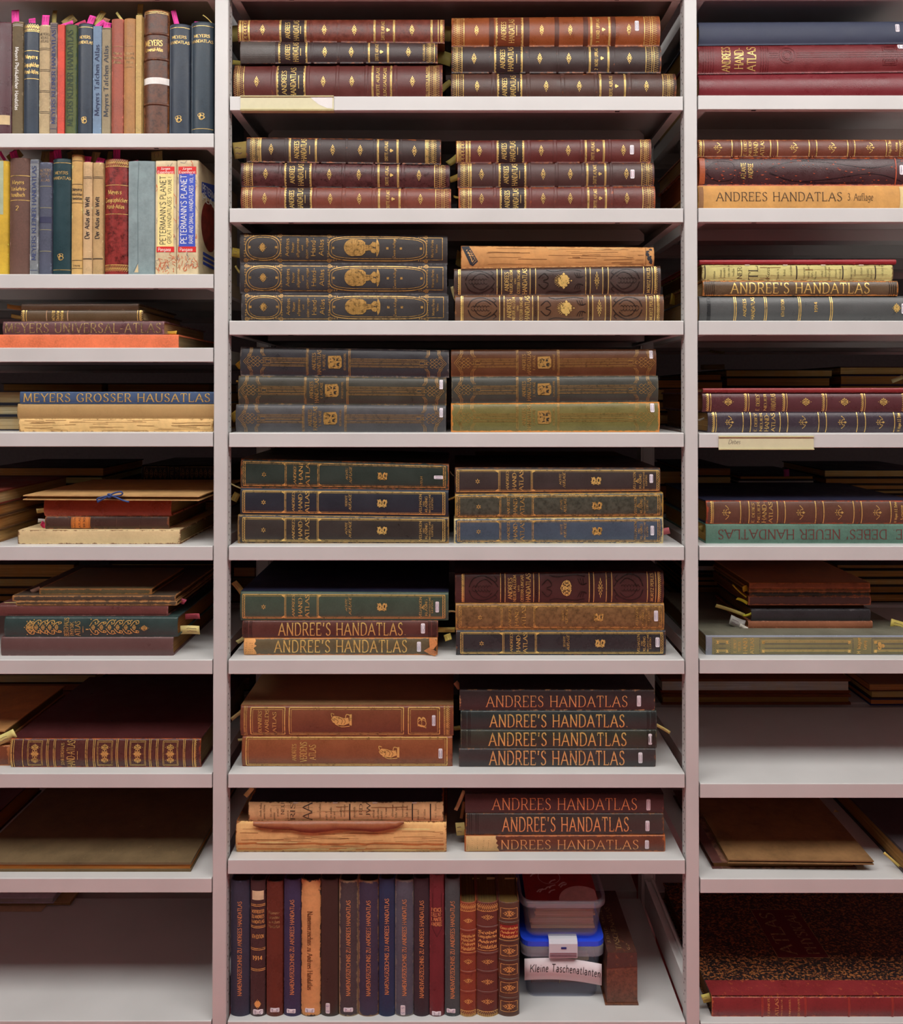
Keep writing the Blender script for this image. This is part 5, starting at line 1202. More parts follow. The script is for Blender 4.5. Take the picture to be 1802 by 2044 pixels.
b6 = pile(LZ[6], [
 ('purple-brown smooth leather atlas',1,345,(1271,1271),dict(mat=cv((94,68,66),1288,wear=.2,blot=.15),bulge=.08,page=(150,110,66),sb=.022)),
 ('bottle-green atlas with gilt rococo ornament',8,354,(1231,1231),dict(mat=cv((48,64,62),1250,wear=.15),bulge=.1,page=(140,92,46),sb=.022,style=st_ber)),
 ('dark reddish leather book with creased plain spine',-8,335,(1208,1208),dict(mat=cv((98,58,54),1220,wear=.3),bulge=.1,page=(130,98,64),sb=.03)),
 ('thin dark book with flaking pale spine strips',31,353,(1200,1200),dict(mat=cv((78,64,48),1204,'paper',wear=.7,worn=(170,126,76)),bulge=.06,page=(120,88,56),depth=.3,sb=.03,board=.002)),
 ('dark book with split pale spine ends',24,350,(1189,1189),dict(mat=cv((72,60,48),1195,'paper',wear=.7,worn=(170,120,72)),bulge=.06,page=(130,96,60),depth=.3,sb=.03,board=.002)),
 ('small olive-brown cloth book with rubbed corners',78,303,(1175,1175),dict(mat=cv((98,86,60),1182,'cloth',wear=.8,worn=(170,116,64)),bulge=.03,page=(110,86,50),depth=.2,sb=.04)),
], 'pile, sixth left-bay shelf')
# seventh shelf
def st_sohr(b):
    T = b.Tpx
    for u0,u1 in ((55,84),(194,224),(259,290),(325,355)):
        b.frame(u0,u1,.08,.92,.8); b.frame(u0+2,u1-2,.12,.88,.5)
        for v in (.28,.5,.72): b.fleuron((u0+u1)/2,v,11,T*.11,fat=1.0)
        b.fleuron((u0+u1)/2,.5,8,T*.34,fat=.9)
    for u in (45,93,96,107,110,171,174,186,189,232,235,250,253,298,301,312,315,366,369): b.cross(u,1.3)
    b.text('SOHR-BERGHAUS',122,128,.1,.86,90,'slab'); b.text('HAND-ATLAS.',134,149,.02,.98,90,'slab'); b.cross(155,.9,.3,.6)
    for u in (24,388): b.gilt(u-4,u+4,u > 200)
pile(LZ[7], [('thick dark-brown leather atlas with gilt lace panels',19,400,(1473,1473),dict(mat=cv((78,43,38),1500,worn=(150,72,40),wear=.6,rough=.28),boardmat=cover((66,30,30),'leather',.2,k=1.2),bulge=.09,depth=.36,sb=.022,page=(120,96,66),style=st_sohr))], 'alone on seventh left-bay shelf')
z7 = LZ[7]
bk = Book('brown leather book with frayed end at left edge, seventh left-bay shelf','lie',-180,18,(z7+.0002,z7+.0002,z7+.046,z7+.046),1505,cv((110,60,38),1500,worn=(190,120,70),wear=.8),depth=.3,sb=.03,page=(196,160,110)); bk.done()
flatbook('tan cloth-covered book on the frayed book at left edge, seventh left-bay shelf', -190, 10, z7+.0468, .024, .05, .26, cover((176,128,78),'paper',.4,k=1.2), (130,104,60), py=1450)
# eighth shelf
z8 = LZ[8]
flatbook('large flat brown board-covered atlas with ragged edge, eighth left-bay shelf', -60, 381, z8, .0205, .022, .37, cover((104,86,60),'paper',.8,(168,136,92),k=1.15,blot=.38), (196,130,66), py=1725, over=.0025, boardt=.005, pagefine=.5)
flatbook('dark red gilt-edged book at left edge, eighth left-bay shelf', -230, -62, z8, .048, .06, .3, cover((70,24,28),'leather',.2), (170,110,56), py=1640)
# lowest shelf: papers lying at its back
z9 = LZ[9]
m = MB(); a = W(-150,1810,.345); b_ = W(82,1818,.345); w_ = b_.x-a.x
m.add([(0,0,0),(w_,0,0),(w_+.012,.19,0),(0,.19,0),(0,0,.0012),(w_,0,.0012),(w_+.012,.19,.0012),(0,.19,.0012)],[(0,3,2,1),(4,5,6,7),(0,1,5,4),(1,2,6,5),(2,3,7,6),(3,0,4,7)])
tag(m.build('loose_sheet', plain('beige_sheet', (206,178,146), .7), None, (a.x,.345,z9+.0003)), 'loose beige sheet sliding forward at back of lowest left-bay shelf', 'paper sheet')
flatbook('tan folder in the middle of paper heap behind lowest left-bay shelf', -150, 140, z9+.0018, .008, .368, .22, plain('tan_card', (176,142,100), .7), (206,170,124), py=1800, name='pamphlet', over=.002)
flatbook('lilac-white pamphlet on top of paper heap behind lowest left-bay shelf', -150, 106, z9+.0101, .016, .362, .2, plain('lilac_paper', (206,192,206), .7), (206,196,206), py=1795, name='pamphlet', over=.002)
# ------------------------------------------------------------------ right bay
def st_redemb(b):
    T = b.Tpx; e = b.layer('raised_tooling', cover((98,30,34),'leather',.0,None,.3,.2,1.0))
    for u in (1404,1409,1414,1419,1424,1519,1524,1529,1533): b.cross(u,1.3,.04,.96,e)
    b.text('ANDREES',1441,1457,.06,.94,90,'serif'); b.text('HAND-',1466,1483,.14,.9,90,'serif'); b.text('ATLAS',1491,1508,.08,.92,90,'serif')
    for v in (.52,.6,.68): b.along(1535,1553,v,1.0,e); b.along(1590,1815,v,1.2,e)
    for r in (16,10,7): b.circle(1571,.6,r,1.4,e,20,ry=r)
    for r in (0,1): b.frame(1762-r*0,1790,.72-.5*r,.92-.5*r,1.2,e); b.frame(1766,1786,.77-.5*r,.87-.5*r,1.0,e)
    b.sticker(1793,1806,.8,.97)
pile(RZ[1], [
 ('plain glossy red leather atlas',1395,1832,(149,145),dict(mat=cv((128,42,50),160,wear=.1,rough=.3,blot=.15),bulge=.16)),
 ('dark red atlas with raised circles',1394,1832,(92,88),dict(mat=cv((122,42,46),120,wear=.3,rough=.38),bulge=.12,style=st_redemb)),
 ('slate-blue cloth atlas with white sticker',1395,1832,(45,43),dict(mat=cv((70,76,98),70,'cloth',wear=.1,rough=.5,blot=.12),bulge=.12,page=(190,160,96),style=lambda b: b.sticker(1787,1795,.48,.84))),
], 'pile, first right-bay shelf')
def st_deb(orn, bands, title, gl=None, dbl=True, arrow=True):
    def f(b):
        for a,c in bands:
            if dbl:
                b.cross(a,1.6); b.cross(c,1.6)
                b.band(a+3,a+6,1.0); b.band(c-6,c-3,1.0)
            else: b.gilt(a,c)
        if gl: b.gilt(*gl)
        for u in orn: (b.arrow(u,.5,8.5,b.Tpx*.3) if arrow else b.fleuron(u,.52,11.5,b.Tpx*.22,fat=1.3))
        for u,t,h in title: b.text(t,u-h,u+h,.06,.94,90,'serif')
    return f
DT = lambda a,c,d,e: ((a,"E. DEBES'",2.6),(c,'NEUER',2.4),(d,'HAND-',4),(e,'ATLAS',3.6))
def st_atlante(b):
    T = b.Tpx; e = b.layer('blind_tooling', cover((40,24,28),'leather',0,None,.3,.3,1.0)); w = b.layer('scuffed_leather', cover((176,76,48),'leather',.3,k=1.0)); rnd = random.Random(5)
    b.text('ATLANTE',1479,1488,.22,.78,90,'sans'); b.text('ANDREE',1493,1502,.24,.76,90,'sans')
    for r in (1,-1):
        b.scroll([(1410,.5+.1*r),(1430,.5+.34*r),(1460,.5+.3*r),(1466,.5+.08*r)],1.0,e); b.scroll([(1535,.5+.05*r),(1580,.5+.34*r),(1650,.5+.3*r),(1740,.5+.1*r),(1800,.5+.36*r)],1.1,e); b.scroll([(1535,.5+.1*r),(1600,.5+.38*r),(1720,.5+.4*r)],.9,e)
    for i in range(120):
        u, v = rnd.uniform(1404,1820), rnd.random()**1.0; v = .06+v*.88; s = rnd.uniform(.3,1.5); a = rnd.uniform(-1,1)
        b.poly(w, [(b.U(u)+s*2.2*math.cos(a+k)*rnd.uniform(.4,1.4), v*T+s*math.sin(a+k)*rnd.uniform(.3,1.1)) for k in (0,1,2.1,3.2,4.2,5.3)])
    b.cross(1788,2.2,.03,.97,w); b.rect('worn_end', cover((176,88,50),'leather',.3,k=1.0), 1396.5, 1407, .05, .95); b.sticker(1795,1806,.36,.7)
pile(RZ[2], [
 ('tan paper-wrapped atlas with black printed title',1394,1832,(371,371),dict(mat=cv((216,160,92),400,'paper',wear=.15,blot=.3),bulge=.1,style=lambda b: (b.text('ANDREES HANDATLAS',1430,1680,.38,.72,0,'fine',plain('black_ink',(58,44,34),.7),track=2), b.text('3. Auflage',1691,1742,.4,.68,0,'fine',plain('black_ink',(58,44,34),.7)),
    b.rect('brown_patch',cover((150,108,74),'paper',.1,k=1.0),1395,1404,.05,.95), b.rect('pale_edge',plain('pale_paper',(222,196,140),.8),1796,1815,.04,.96)))),
 ('black-red scuffed leather atlas with sparse gilt title',1396,1832,(314,314),dict(mat=cv((72,42,44),340,worn=(180,84,46),wear=.9,rough=.3),bulge=.1,page=(150,80,46),style=st_atlante)),
 ('brown leather atlas with gilt arrow ornaments',1394,1812,(279,279),dict(mat=cv((118,64,48),300,worn=(170,100,60),wear=.5),bulge=.12,style=seq(st_deb((1433,1585,1661,1737),((1461,1480),(1538,1552),(1615,1630),(1692,1706)),DT(1487,1497,1508,1521),(1395,1405)),lambda b: (b.cross(1769,1.5),b.text('H. Wagner & E. Debes',1773,1778,.05,.95,90,'frak'),b.text('Leipzig',1786,1790,.3,.8,90,'frak'),b.gilt(1795,1811,True))))),
], 'pile, second right-bay shelf')
def st_1914(b):
    for u in (1467,1528,1596,1659): b.cross(u-1.5,1.5); b.cross(u+2,1.7)
    b.text('ANDREES',1483,1489,.2,.88,90,'sansb'); b.text('HANDATLAS',1499,1506,.1,.95,90,'sansb'); b.text('6TH EDITION',1559,1565,.2,.86,90,'sansb'); b.text('1914',1625,1631,.36,.76,90,'sansb')
    b.fleuron(1789,.52,9,10,fat=2); b.circle(1789,.52,4.5); b.rect('blind_band',cover((48,49,50),'leather',0,None,.3,.2,1.0),1411,1418); b.sticker(1799,1808,.3,.7)
pile(RZ[3], [
 ('grey leather atlas with four gilt double rules',1396,1832,(591,591),dict(mat=cv((84,85,85),615,wear=.1,rough=.34,blot=.15),bulge=.13,style=st_1914)),
 ('olive-brown leather atlas with large gilt title',1403,1793,(560,561),dict(mat=cv((98,78,58),575,worn=(190,120,60),wear=.7,rough=.3),bulge=.12,style=bigtitle("ANDREE'S HANDATLAS",1459,1735,.16,.84,'slab','bright',None,[1409,1413,1417,1421,1425,1775,1779,1783,1787]))),
 ('coverless book with yellowish newsprint on its spine',1401,1783,(528,528),dict(mat=cover((190,180,116),'paper',.5,(120,96,60),k=1.15,blot=.3),bulge=.12,page=(110,84,50),style=newsprint(1425,1770,8,big=((1476,'NER',4.5,.1,.8),(1503,'TL',9,.05,.9),(1532,'Koss',3.5,.1,.8)),bars=(1407,1590,1682,1747)))),
 ('thin crimson portfolio edge',1396,1789,(519,518),dict(mat=cv((156,42,48),522,wear=.2,rough=.4),bulge=.2,board=.0015)),
], 'pile, third right-bay shelf')
pile(RZ[4], [
 ('blue-black leather atlas with gilt arrows and double rules',1413,1832,(822,822),dict(mat=cv((64,54,62),842,wear=.1,rough=.26,blot=.15),bulge=.13,page=(176,140,92),style=seq(st_deb((1456,1603,1681,1757),((1483,1498),(1557,1572),(1634,1649),(1711,1727)),DT(1508,1519,1530,1543),(1421,1430)),lambda b: (b.cross(1785,1.6),b.text('H. Wagner & E. Debes',1791,1797,.06,.94,90,'frak'))))),
 ('maroon grained leather atlas with gilt starred panels',1402,1832,(784,784),dict(mat=cv((88,50,54),802,wear=.1,rough=.3,blot=.2),bulge=.12,page=(130,90,60),style=st_deb((1453,1608,1685,1763),((1485,1495),(1561,1571),(1640,1650),(1718,1727),(1800,1810)),((1512,"E. DEBES'",3.4),(1527,'NEUER',2.6),(1543,'HANDATLAS',4.4)),(1409,1419),False,False))),
 ('thin red portfolio edge',1403,1832,(775,774),dict(mat=cv((134,44,46),778,wear=.2),bulge=.2,board=.0015)),
], 'pile, fourth right-bay shelf')
pile(RZ[5], [
 ('grey-green cloth atlas with upside-down red title',1409,1832,(1046,1046),dict(mat=cv((84,114,100),1065,'cloth',wear=.25,worn=(56,96,84),blot=.4),bulge=.08,page=(170,136,70),style=bigtitle('',0,1) if False else (lambda b: b.text("E. DEBES' NEUER HANDATLAS",1433,1800,.24,.72,180,'fine',plain('dull_red_print',(112,48,46),.7),track=1.6)))),
 ('reddish-brown leather atlas with gilt double rules',1410,1832,(999,999),dict(mat=cv((94,62,50),1020,worn=(160,72,44),wear=.6),boardmat=cover((26,28,48),'cloth',.1,k=1.2),bulge=.11,page=(110,84,52),style=seq(st_deb((1450,1598,1675,1751),((1478,1495),(1552,1567),(1628,1644),(1704,1720)),DT(1503,1514,1525,1538),(1418,1424)),lambda b: (b.cross(1778,1.6),b.text('H. Wagner & E. Debes',1785,1790,.06,.94,90,'frak'),b.text('Leipzig',1797,1801,.2,.8,90,'frak'))))),
], 'pile, fifth right-bay shelf')
# sixth shelf
def st_pan(b):
    b.rect('olive_panel', cv((128,120,84),1290,'paper',wear=0,blot=.25), 1421, 1825, .04, .9)
    T = b.Tpx; dk = b.layer('blue_rules', plain('dark_blue_rule',(54,62,84),.6)); g = b.G()
    for u0,u1 in ((1425,1458),(1516,1702),(1740,1825)):
        b.frame(u0,u1,.1,.84,.8,dk); b.frame(u0+10,u1-10,.36,.58,1.0,dk)
        for u in (u0+4,u1-10):
            for v in (.18,.64): b.poly(g, [(b.U(u)+a,v*T+c) for a,c in ((0,-2),(6,-2),(6,4),(0,4))])
        for v in (.2,.26,.68,.74): b.along(u0+9,u1-9,v,.7)
    b.text("E. DEBES'",1464,1469,.14,.8,90,'serif'); b.text('NEUER',1473,1478,.2,.7,90,'serif'); b.text('HAND',1483,1491,.08,.86,90,'serif'); b.text('ATLAS',1497,1504,.08,.86,90,'serif')
    b.text('H. Wagner',1710,1717,.08,.9,90,'frak'); b.text('Leipzig',1722,1728,.3,.74,90,'frak'); b.trefoil(1757,.48,8)
g6 = pile(RZ[6], [('grey-blue cloth atlas with olive gilt-lined spine panel',1409,1832,(1268,1268),dict(mat=cv((128,132,142),1290,'cloth',wear=.1,blot=.12),boardmat=cover((96,94,80),'paper',.2,k=1.3),bulge=.05,depth=.36,page=(110,90,60),style=st_pan))], 'beneath small pile, sixth right-bay shelf')[0]
zz = g6.zt[0]; ys6 = .075
for i,(x0,x1,h,desc,mt,pg,dp) in enumerate((
  (1494,1742,.0165,'rust cloth book, bottom',cv((144,90,64),1250,'cloth',wear=.2),(150,104,60),.22),
  (1500,1738,.027,'black leather book, second from bottom',cv((54,51,54),1235,wear=.3),(120,92,60),.22),
  (1494,1739,.0215,'frayed dark brown book, fourth from top',cv((80,55,50),1208,'paper',wear=.8,worn=(150,90,60)),(130,90,56),.24),
  (1496,1736,.0085,'thin dark green book, third from top',cv((48,55,48),1196,'cloth',wear=.4,worn=(150,100,60)),(120,84,50),.24),
  (1495,1738,.0075,'thin khaki frayed book, second from top',cv((110,90,64),1190,'paper',wear=.7,worn=(170,130,80)),(130,92,56),.24),
  (1496,1737,.0145,'ragged light brown book, top',cv((132,92,60),1180,'paper',wear=.7,worn=(176,120,72)),(120,84,50),.24))):
    py = 1250-i*13
    if i == 2: zz += .009
    bk = Book(f'{desc} of small pile, sixth right-bay shelf','lie',x0,x1,(zz+.0003,zz+.0003,zz+h,zz+h),py,mt,depth=dp,sb=ys6,page=pg,bulge=.12,board=.0018,square=.002); bk.done(); zz += h
    if i == 1:   # loose page block under the frayed book
        flatbook('loose brown page block in small pile, sixth right-bay shelf', 1497, 1725, zz, .009, ys6+.012, .22, cover((84,60,42),'paper',.3,k=1.2), (96,66,40), py=1220, boardt=.001, over=.001)
# eighth shelf
z = RZ[8]
r = flatbook('dark marbled book with leather corners beneath folder, eighth right-bay shelf', 1422, 1709, z, .0165, .034, .3, cover((96,66,52),'paper',.4,(190,120,70),k=1.4,blot=.9), (150,112,72), py=1740, over=.0045)
L = W(1709,1740,.034).x-W(1422,1740,.034).x
for q,x in enumerate((0,L-.02)):
    m = MB(); m.box(x-.0004,x+.0204,-.0004,.06 if q else .3004,-.0001,.0029); m.box(x-.0004,x+.0204,-.0004,.06 if q else .3004,.0136,.0169); m.wear=[.2]*16
    m.build('leather_corner', cover((74,44,40),'leather',.2,k=1.5), r)
pf = thing('portfolio_folder', 'brown board portfolio lying on the marbled book, eighth right-bay shelf', 'folder', (W(1453,1727,.026).x,.026,z+.0172), math.radians(-1.0))
L = W(1741,1727,.026).x-W(1453,1727,.026).x; pm = cover((132,98,62),'paper',.7,(176,138,88),k=1.1,blot=.45)
for zz,nm in ((0,'lower_board'),(.0062,'upper_board')):
    m = MB(); m.box(0,L,0,.33,zz,zz+.0026); m.wear=[.15]*8; m.build(nm, pm, pf)
m = MB(); m.box(.004,L-.002,.002,.31,.0027,.0061); m.build('loose_sheets', pages((70,52,36)), pf)
bigr = flatbook('large dark-covered atlas angled at right edge, eighth right-bay shelf', 1812, 2120, z, .05, .0, .36, cover((58,50,52),'cloth',.5,(170,96,50),k=1.4), (170,130,78), py=1750, yaw=math.radians(0), boardt=.006, pagefine=.4)
# its cover carries a fold-out slip; lowest shelf: marbled atlas
def marble():
    m, nt, bs = nodes('marbled_paper'); p = pos(nt); n = noise(nt, pos(nt,(1,1.5,1)), 150, 6, .68); n2 = noise(nt, pos(nt,(.6,1.2,1)), 230, 4, .6)
    a = ramp(nt, n, .53, .57, (.016,.013,.014,1), (.42,.155,.045,1)); b = ramp(nt, n2, .6, .64, (0,0,0,1), (1,1,1,1))
    nt.links.new(mix(nt, b, a, (.30,.085,.03,1)), bs.inputs['Base Color']); bs.inputs['Roughness'].default_value = .4; return m
MAR = marble()
def st_atl(b):
    for u in (1519,1605,1692,1779): b.band(u,u+6,1.6,cv((128,42,36),2000,worn=(180,90,50),wear=.5))
    for u,t,h in ((1534,'LERNER',2),(1550,'ATLAS',3.4),(1560,'PHYSICAL',1.4),(1576,'UNIVERSEL',1.6),(1594,'GEOGRAPHY',2)): b.text(t,u-h,u+h,.08,.92,90,'serif',gold('floor_tinted'))
at = pile(RZ[9], [('wide red leather atlas with black-orange marbled boards',1421,2006,(1989,1989),dict(mat=cv((112,36,38),2005,worn=(190,96,60),wear=.55,rough=.34),boardmat=MAR,topmat=MAR,bulge=.07,depth=.385,sb=.014,page=(120,80,50),style=st_atl))], 'alone on lowest right-bay shelf')[0]
m = MB(); zt = at.zt[0]-at.z0
m.box(.0006,at.L-.0006,.0026,.045,zt+.00005,zt+.0009); m.wear=[.4]*8; m.build('leather_spine_overlap', at.mat, at.root)
pl = MB(); px = lambda x,y: W(x,y,0)
pl.box(.195,.317,.112,.278,zt+.00005,zt+.0007); lab = pl.build('title_plate', plain('dark_red_plate',(84,20,26),.4,k=1.2), at.root); lab['label'] = 'dark red gilt-edged title plate'
fr = MB()
for x0,x1,y0,y1 in ((.195,.317,.112,.1135),(.195,.317,.2765,.278),(.195,.1965,.112,.278),(.3155,.317,.112,.278)): fr.box(x0,x1,y0,y1,zt+.00075,zt+.0009)
for t,xc,h in (('ATLAS',.228,.034),('PHYSICAL',.286,.026)):
    geo, w = textgeo(t,'serif')
    for vs, fs in geo: fr.add([(xc+h/2-b/10*h,   .125+a/w*.14, zt+.00085) for a,b in vs], fs)
fr.build('gilding', gold('dull'), lab)
# ------------------------------------------------------------------ rear books, seen in the gloom through the rack
YR = .452
def rear(zsh, x0, x1, hs, cols, where, pgs=None, y=YR, dp=.27, z0=0.0, jit=7, bt=.0025):
    """a pile of closed books, page edges towards the camera; hs thicknesses bottom up in mm"""
    z = zsh-.0013+z0; rnd = random.Random(int(x0*3+x1)); n = len(hs)
    for i,h in enumerate(hs):
        a, b = x0+rnd.uniform(-jit,jit)*.5, x1+rnd.uniform(-jit,jit)*.5
        c = cols[i % len(cols)]; p = tuple(min(250,int(q*1.62)) for q in (pgs or ((150,118,78),(136,104,66),(160,132,92)))[i % len(pgs or (1,2,3))])
        ps = 'only one' if n == 1 else ('bottom' if i == 0 else 'top' if i == n-1 else ORD[n-1-i]+' from top')
        flatbook(f'shadowed book, {ps} of rear pile {where}', a, b, z, h/1000, y+rnd.uniform(-.006,.01), dp, cover(c,'cloth',.2), p, py=(1000), boardt=bt, pagefine=.8, group='books on the rear shelves'); z += h/1000+.0004
DK = ((52,30,26),(30,34,52),(70,40,30),(44,38,34))
TN = ((146,112,70),(130,98,60),(164,134,90))
# left bay
rear(LZ[4], 0, 205, (26,30,30,28), DK, 'behind fourth left-bay shelf, left', TN); rear(LZ[4], 212, 418, (30,28,26,30), DK, 'behind fourth left-bay shelf, right', TN)
rear(LZ[5], -20, 205, (26,28,26,22,26), ((40,30,40),(36,28,34),(60,44,34)), 'behind fifth left-bay shelf, left', ((60,46,46),(62,48,50),(70,54,44),(190,160,110),(150,116,76)))
rear(LZ[5], 255, 440, (34,22,30), ((80,30,36),(170,166,170),(40,34,36)), 'behind fifth left-bay shelf, right', ((150,124,84),(160,110,90),(214,210,214)), jit=3)
zz = LZ[5]-.0013+.0873
def st_black(b):
    for u0,u1 in ((288,336),(360,425)):
        b.frame(u0,u1,.12,.9,.9)
        for i in range(int((u1-u0)/9)): b.fleuron(u0+5+i*9,.5,5,b.Tpx*.32)
    b.text('WORLD',340,346,.12,.88,90,'slab'); b.text('ATLAS',350,356,.12,.88,90,'slab')
bk = Book('black gilt-latticed book on rear pile behind fifth left-bay shelf','lie',282,460,(zz,zz,zz+.048,zz+.048),950,cover((34,32,36),'leather',.2),depth=.25,sb=YR,bulge=.06,page=(150,120,80)); bk.gold = gold('dull'); st_black(bk); bk.done()
rear(LZ[6], -60, 152, (20,22,26,40), DK, 'behind sixth left-bay shelf, left', TN); rear(LZ[6], 222, 440, (24,28,30,26), ((120,92,60),(60,44,40)), 'behind sixth left-bay shelf, right', ((120,92,60),(176,146,100)))
m = MB(); a = W(158,1160,YR); m.box(0,W(218,1160,YR).x-a.x,0,.26,0,.115); bx = m.build('card_box', plain('black_card',(26,25,28),.6), None, (a.x,YR,LZ[6]-.001)); tag(bx,'black box between rear piles behind sixth left-bay shelf','box')
rear(LZ[7], -40, 190, (24,26,18,16), ((110,60,56),(60,36,34)), 'behind seventh left-bay shelf, left', ((120,92,70),(186,160,120)))
rear(LZ[7], 217, 440, (14,10,17), ((90,24,36),(110,84,70),(96,22,36)), 'behind seventh left-bay shelf, right', ((150,120,110),(120,100,80),(206,186,176)), jit=3)
rear(LZ[8], 60, 380, (18,20), DK, 'behind eighth left-bay shelf', TN)
# middle bay
rear(CZ[1], 560, 860, (28,26), DK, 'behind first middle-bay shelf', TN)
rear(CZ[2], 1312, 1362, (30,34), DK, 'behind second middle-bay shelf', TN); rear(CZ[3], 1309, 1364, (34,36,30), ((28,26,40),(130,84,44)), 'behind third middle-bay shelf', ((150,96,50),(140,120,84)))
rear(CZ[4], 1306, 1362, (36,30,34,26), ((60,30,26),(34,36,60)), 'behind fourth middle-bay shelf', TN)
rear(CZ[5], 980, 1255, (30,28,34,30), DK, 'behind fifth middle-bay shelf, centre', TN); rear(CZ[5], 600, 880, (30,28,34,30), DK, 'behind fifth middle-bay shelf, left', TN)
zz = CZ[5]-.0013+.1245
bk = Book('upside-down tan book with black title on rear pile, behind fifth middle-bay shelf','lie',952,1262,(zz,zz,zz+.03,zz+.03),900,cover((160,108,60),'paper',.2),depth=.25,sb=YR,bulge=.06)
bk.text('Velhagen & Klaſings Kleiner Handatlas',988,1234,.2,.8,180,'frak',INK); bk.done()
rear(CZ[5], 1304, 1362, (40,38,40), ((60,46,36),), 'behind fifth middle-bay shelf, right', TN)
rear(CZ[6], 585, 765, (34,30,18,16,14), ((110,30,34),(110,28,32),(60,44,36)), 'behind sixth middle-bay shelf, left', ((120,60,50),(90,40,36),(160,128,84),(170,138,92),(110,80,56)))
rear(CZ[6], 780, 880, (30,34,26,20), DK, 'behind sixth middle-bay shelf, centre', TN); rear(CZ[6], 940, 1250, (34,36,30,20), DK, 'behind sixth middle-bay shelf, right', TN)
rear(CZ[6], 462, 512, (30,40,30), DK, 'behind sixth middle-bay shelf, by left upright', ((90,56,40),(80,64,46),(140,110,80)))
rear(CZ[7], 462, 500, (40,36,30), ((60,30,34),(50,46,50)), 'behind seventh middle-bay shelf, by left upright', ((90,70,64),(176,150,130)))
# right bay
rear(RZ[4], 1365, 1446, (28,30,34,30,20), ((52,30,26),(40,44,76)), 'behind fourth right-bay shelf, left', TN)
rear(RZ[4], 1452, 1663, (26,24,26,30,26,22), ((60,20,24),(44,40,40),(40,38,40)), 'behind fourth right-bay shelf, centre', TN); rear(RZ[4], 1676, 1860, (28,26,28,28,28,24), ((34,40,84),(80,40,34)), 'behind fourth right-bay shelf, right', TN)
rear(RZ[5], 1360, 1462, (24,80,24), ((60,54,50),), 'behind fifth right-bay shelf, left', ((130,96,64),(176,150,110)), jit=2)
rear(RZ[5], 1474, 1628, (20,9,20,14,18,10,12), ((34,32,44),(40,36,40)), 'behind fifth right-bay shelf, centre', ((96,72,44),(176,160,140),(150,104,62),(60,50,46),(160,124,76),(196,184,170),(140,108,64)))
rear(RZ[5], 1646, 1860, (26,26,12,16,18,22), DK, 'behind fifth right-bay shelf, right', TN)
rear(RZ[6], 1360, 1650, (22,20,16,14,10,18), ((50,40,36),), 'behind sixth right-bay shelf, left', ((130,98,60),(120,90,56),(140,108,70),(130,100,64),(90,70,50),(196,180,160)))
rear(RZ[6], 1668, 1860, (24,22,20,22,14), DK, 'behind sixth right-bay shelf, right', TN)
rear(RZ[7], 1318, 1695, (27,38), ((120,64,30),(126,64,28)), 'behind seventh right-bay shelf, left', ((110,88,52),(236,210,160)), jit=3, y=.42, bt=.006)
rear(RZ[7], 1735, 1900, (18,22,22), ((40,46,104),(90,54,40),(120,74,46)), 'behind seventh right-bay shelf, right', ((150,104,68),(176,136,92),(140,96,62)), y=.405)
rear(RZ[8], 1520, 1700, (18,20), DK, 'behind eighth right-bay shelf', TN)
# ------------------------------------------------------------------ storage boxes, slipcase
def plastic(name, rgb, tr):
    m, nt, bs = nodes(name); bs.inputs['Base Color'].default_value = col4(rgb); bs.inputs['Roughness'].default_value = .18
    t = N(nt,'ShaderNodeBsdfTransparent'); t.inputs[0].default_value = (.93,.94,.97,1); mx = N(nt,'ShaderNodeMixShader'); mx.inputs[0].default_value = tr
    nt.links.new(bs.outputs[0], mx.inputs[1]); nt.links.new(t.outputs[0], mx.inputs[2]); nt.links.new(mx.outputs[0], nt.nodes['Material Output'].inputs[0]); return m
PLA = plastic('clear_plastic', (206,212,226), .9); FRO = plastic('frosted_plastic', (206,208,216), .76)
def rrect(w, d, r, n=5):
    out = []
    for cx,cy,a in ((w/2-r,d/2-r,0),(-w/2+r,d/2-r,1),(-w/2+r,-d/2+r,2),(w/2-r,-d/2+r,3)):
        for i in range(n+1): t = (a+i/n)*math.pi/2; out.append((cx+r*math.cos(t), cy+r*math.sin(t)))
    return out
def tub(w0,d0,w1,d1,h,r,t=.0016):
    """tapered open tub, a shell with thickness"""
    m = MB(); L = []
    for z,w,d,q in ((0,w0,d0,0),(.006,w0+.004,d0+.004,0),(h*.5,(w0+w1)/2,(d0+d1)/2,0),(h,w1,d1,0),(h,w1-2*t,d1-2*t,0),(h*.5,(w0+w1)/2-2*t,(d0+d1)/2-2*t,0),(.006,w0+.004-2*t,d0+.004-2*t,0),(t,w0-2*t,d0-2*t,0)): L.append([(a,b,z) for a,b in rrect(w,d,r)])
    n = len(L[0]); vs = [p for q in L for p in q]; fs = [(i*n+k,i*n+(k+1)%n,(i+1)*n+(k+1)%n,(i+1)*n+k) for i in range(len(L)-1) for k in range(n)]
    fs.append(tuple(range(n))[::-1]); fs.append(tuple(range((len(L)-1)*n,len(L)*n))); m.add(vs, fs, True); return m
def slab(w,d,z0,z1,r):
    m = MB(); ol = rrect(w,d,r); m.prism(ol,(z0,z1),lambda a,b,c:(a,b,c)); return m
zb = CZ[9]; yb = .055; s0 = W(1040,1990,yb).x; s1 = W(1208,1990,yb).x; w = s1-s0; cx = (s0+s1)/2; d = .26
hb = .133
lo = thing('storage_box', 'clear plastic storage box with blue lid and handwritten paper label', 'storage box', (cx, yb+d/2, zb+.0003))
tub(w*.84,d*.9,w*.94,d*.96,hb-.012,.02).build('tub', PLA, lo)
slab(w,d,hb-.011,hb+.0,.022).build('lid', plain('blue_plastic',(34,66,196),.3,k=1.6,var=.03), lo)
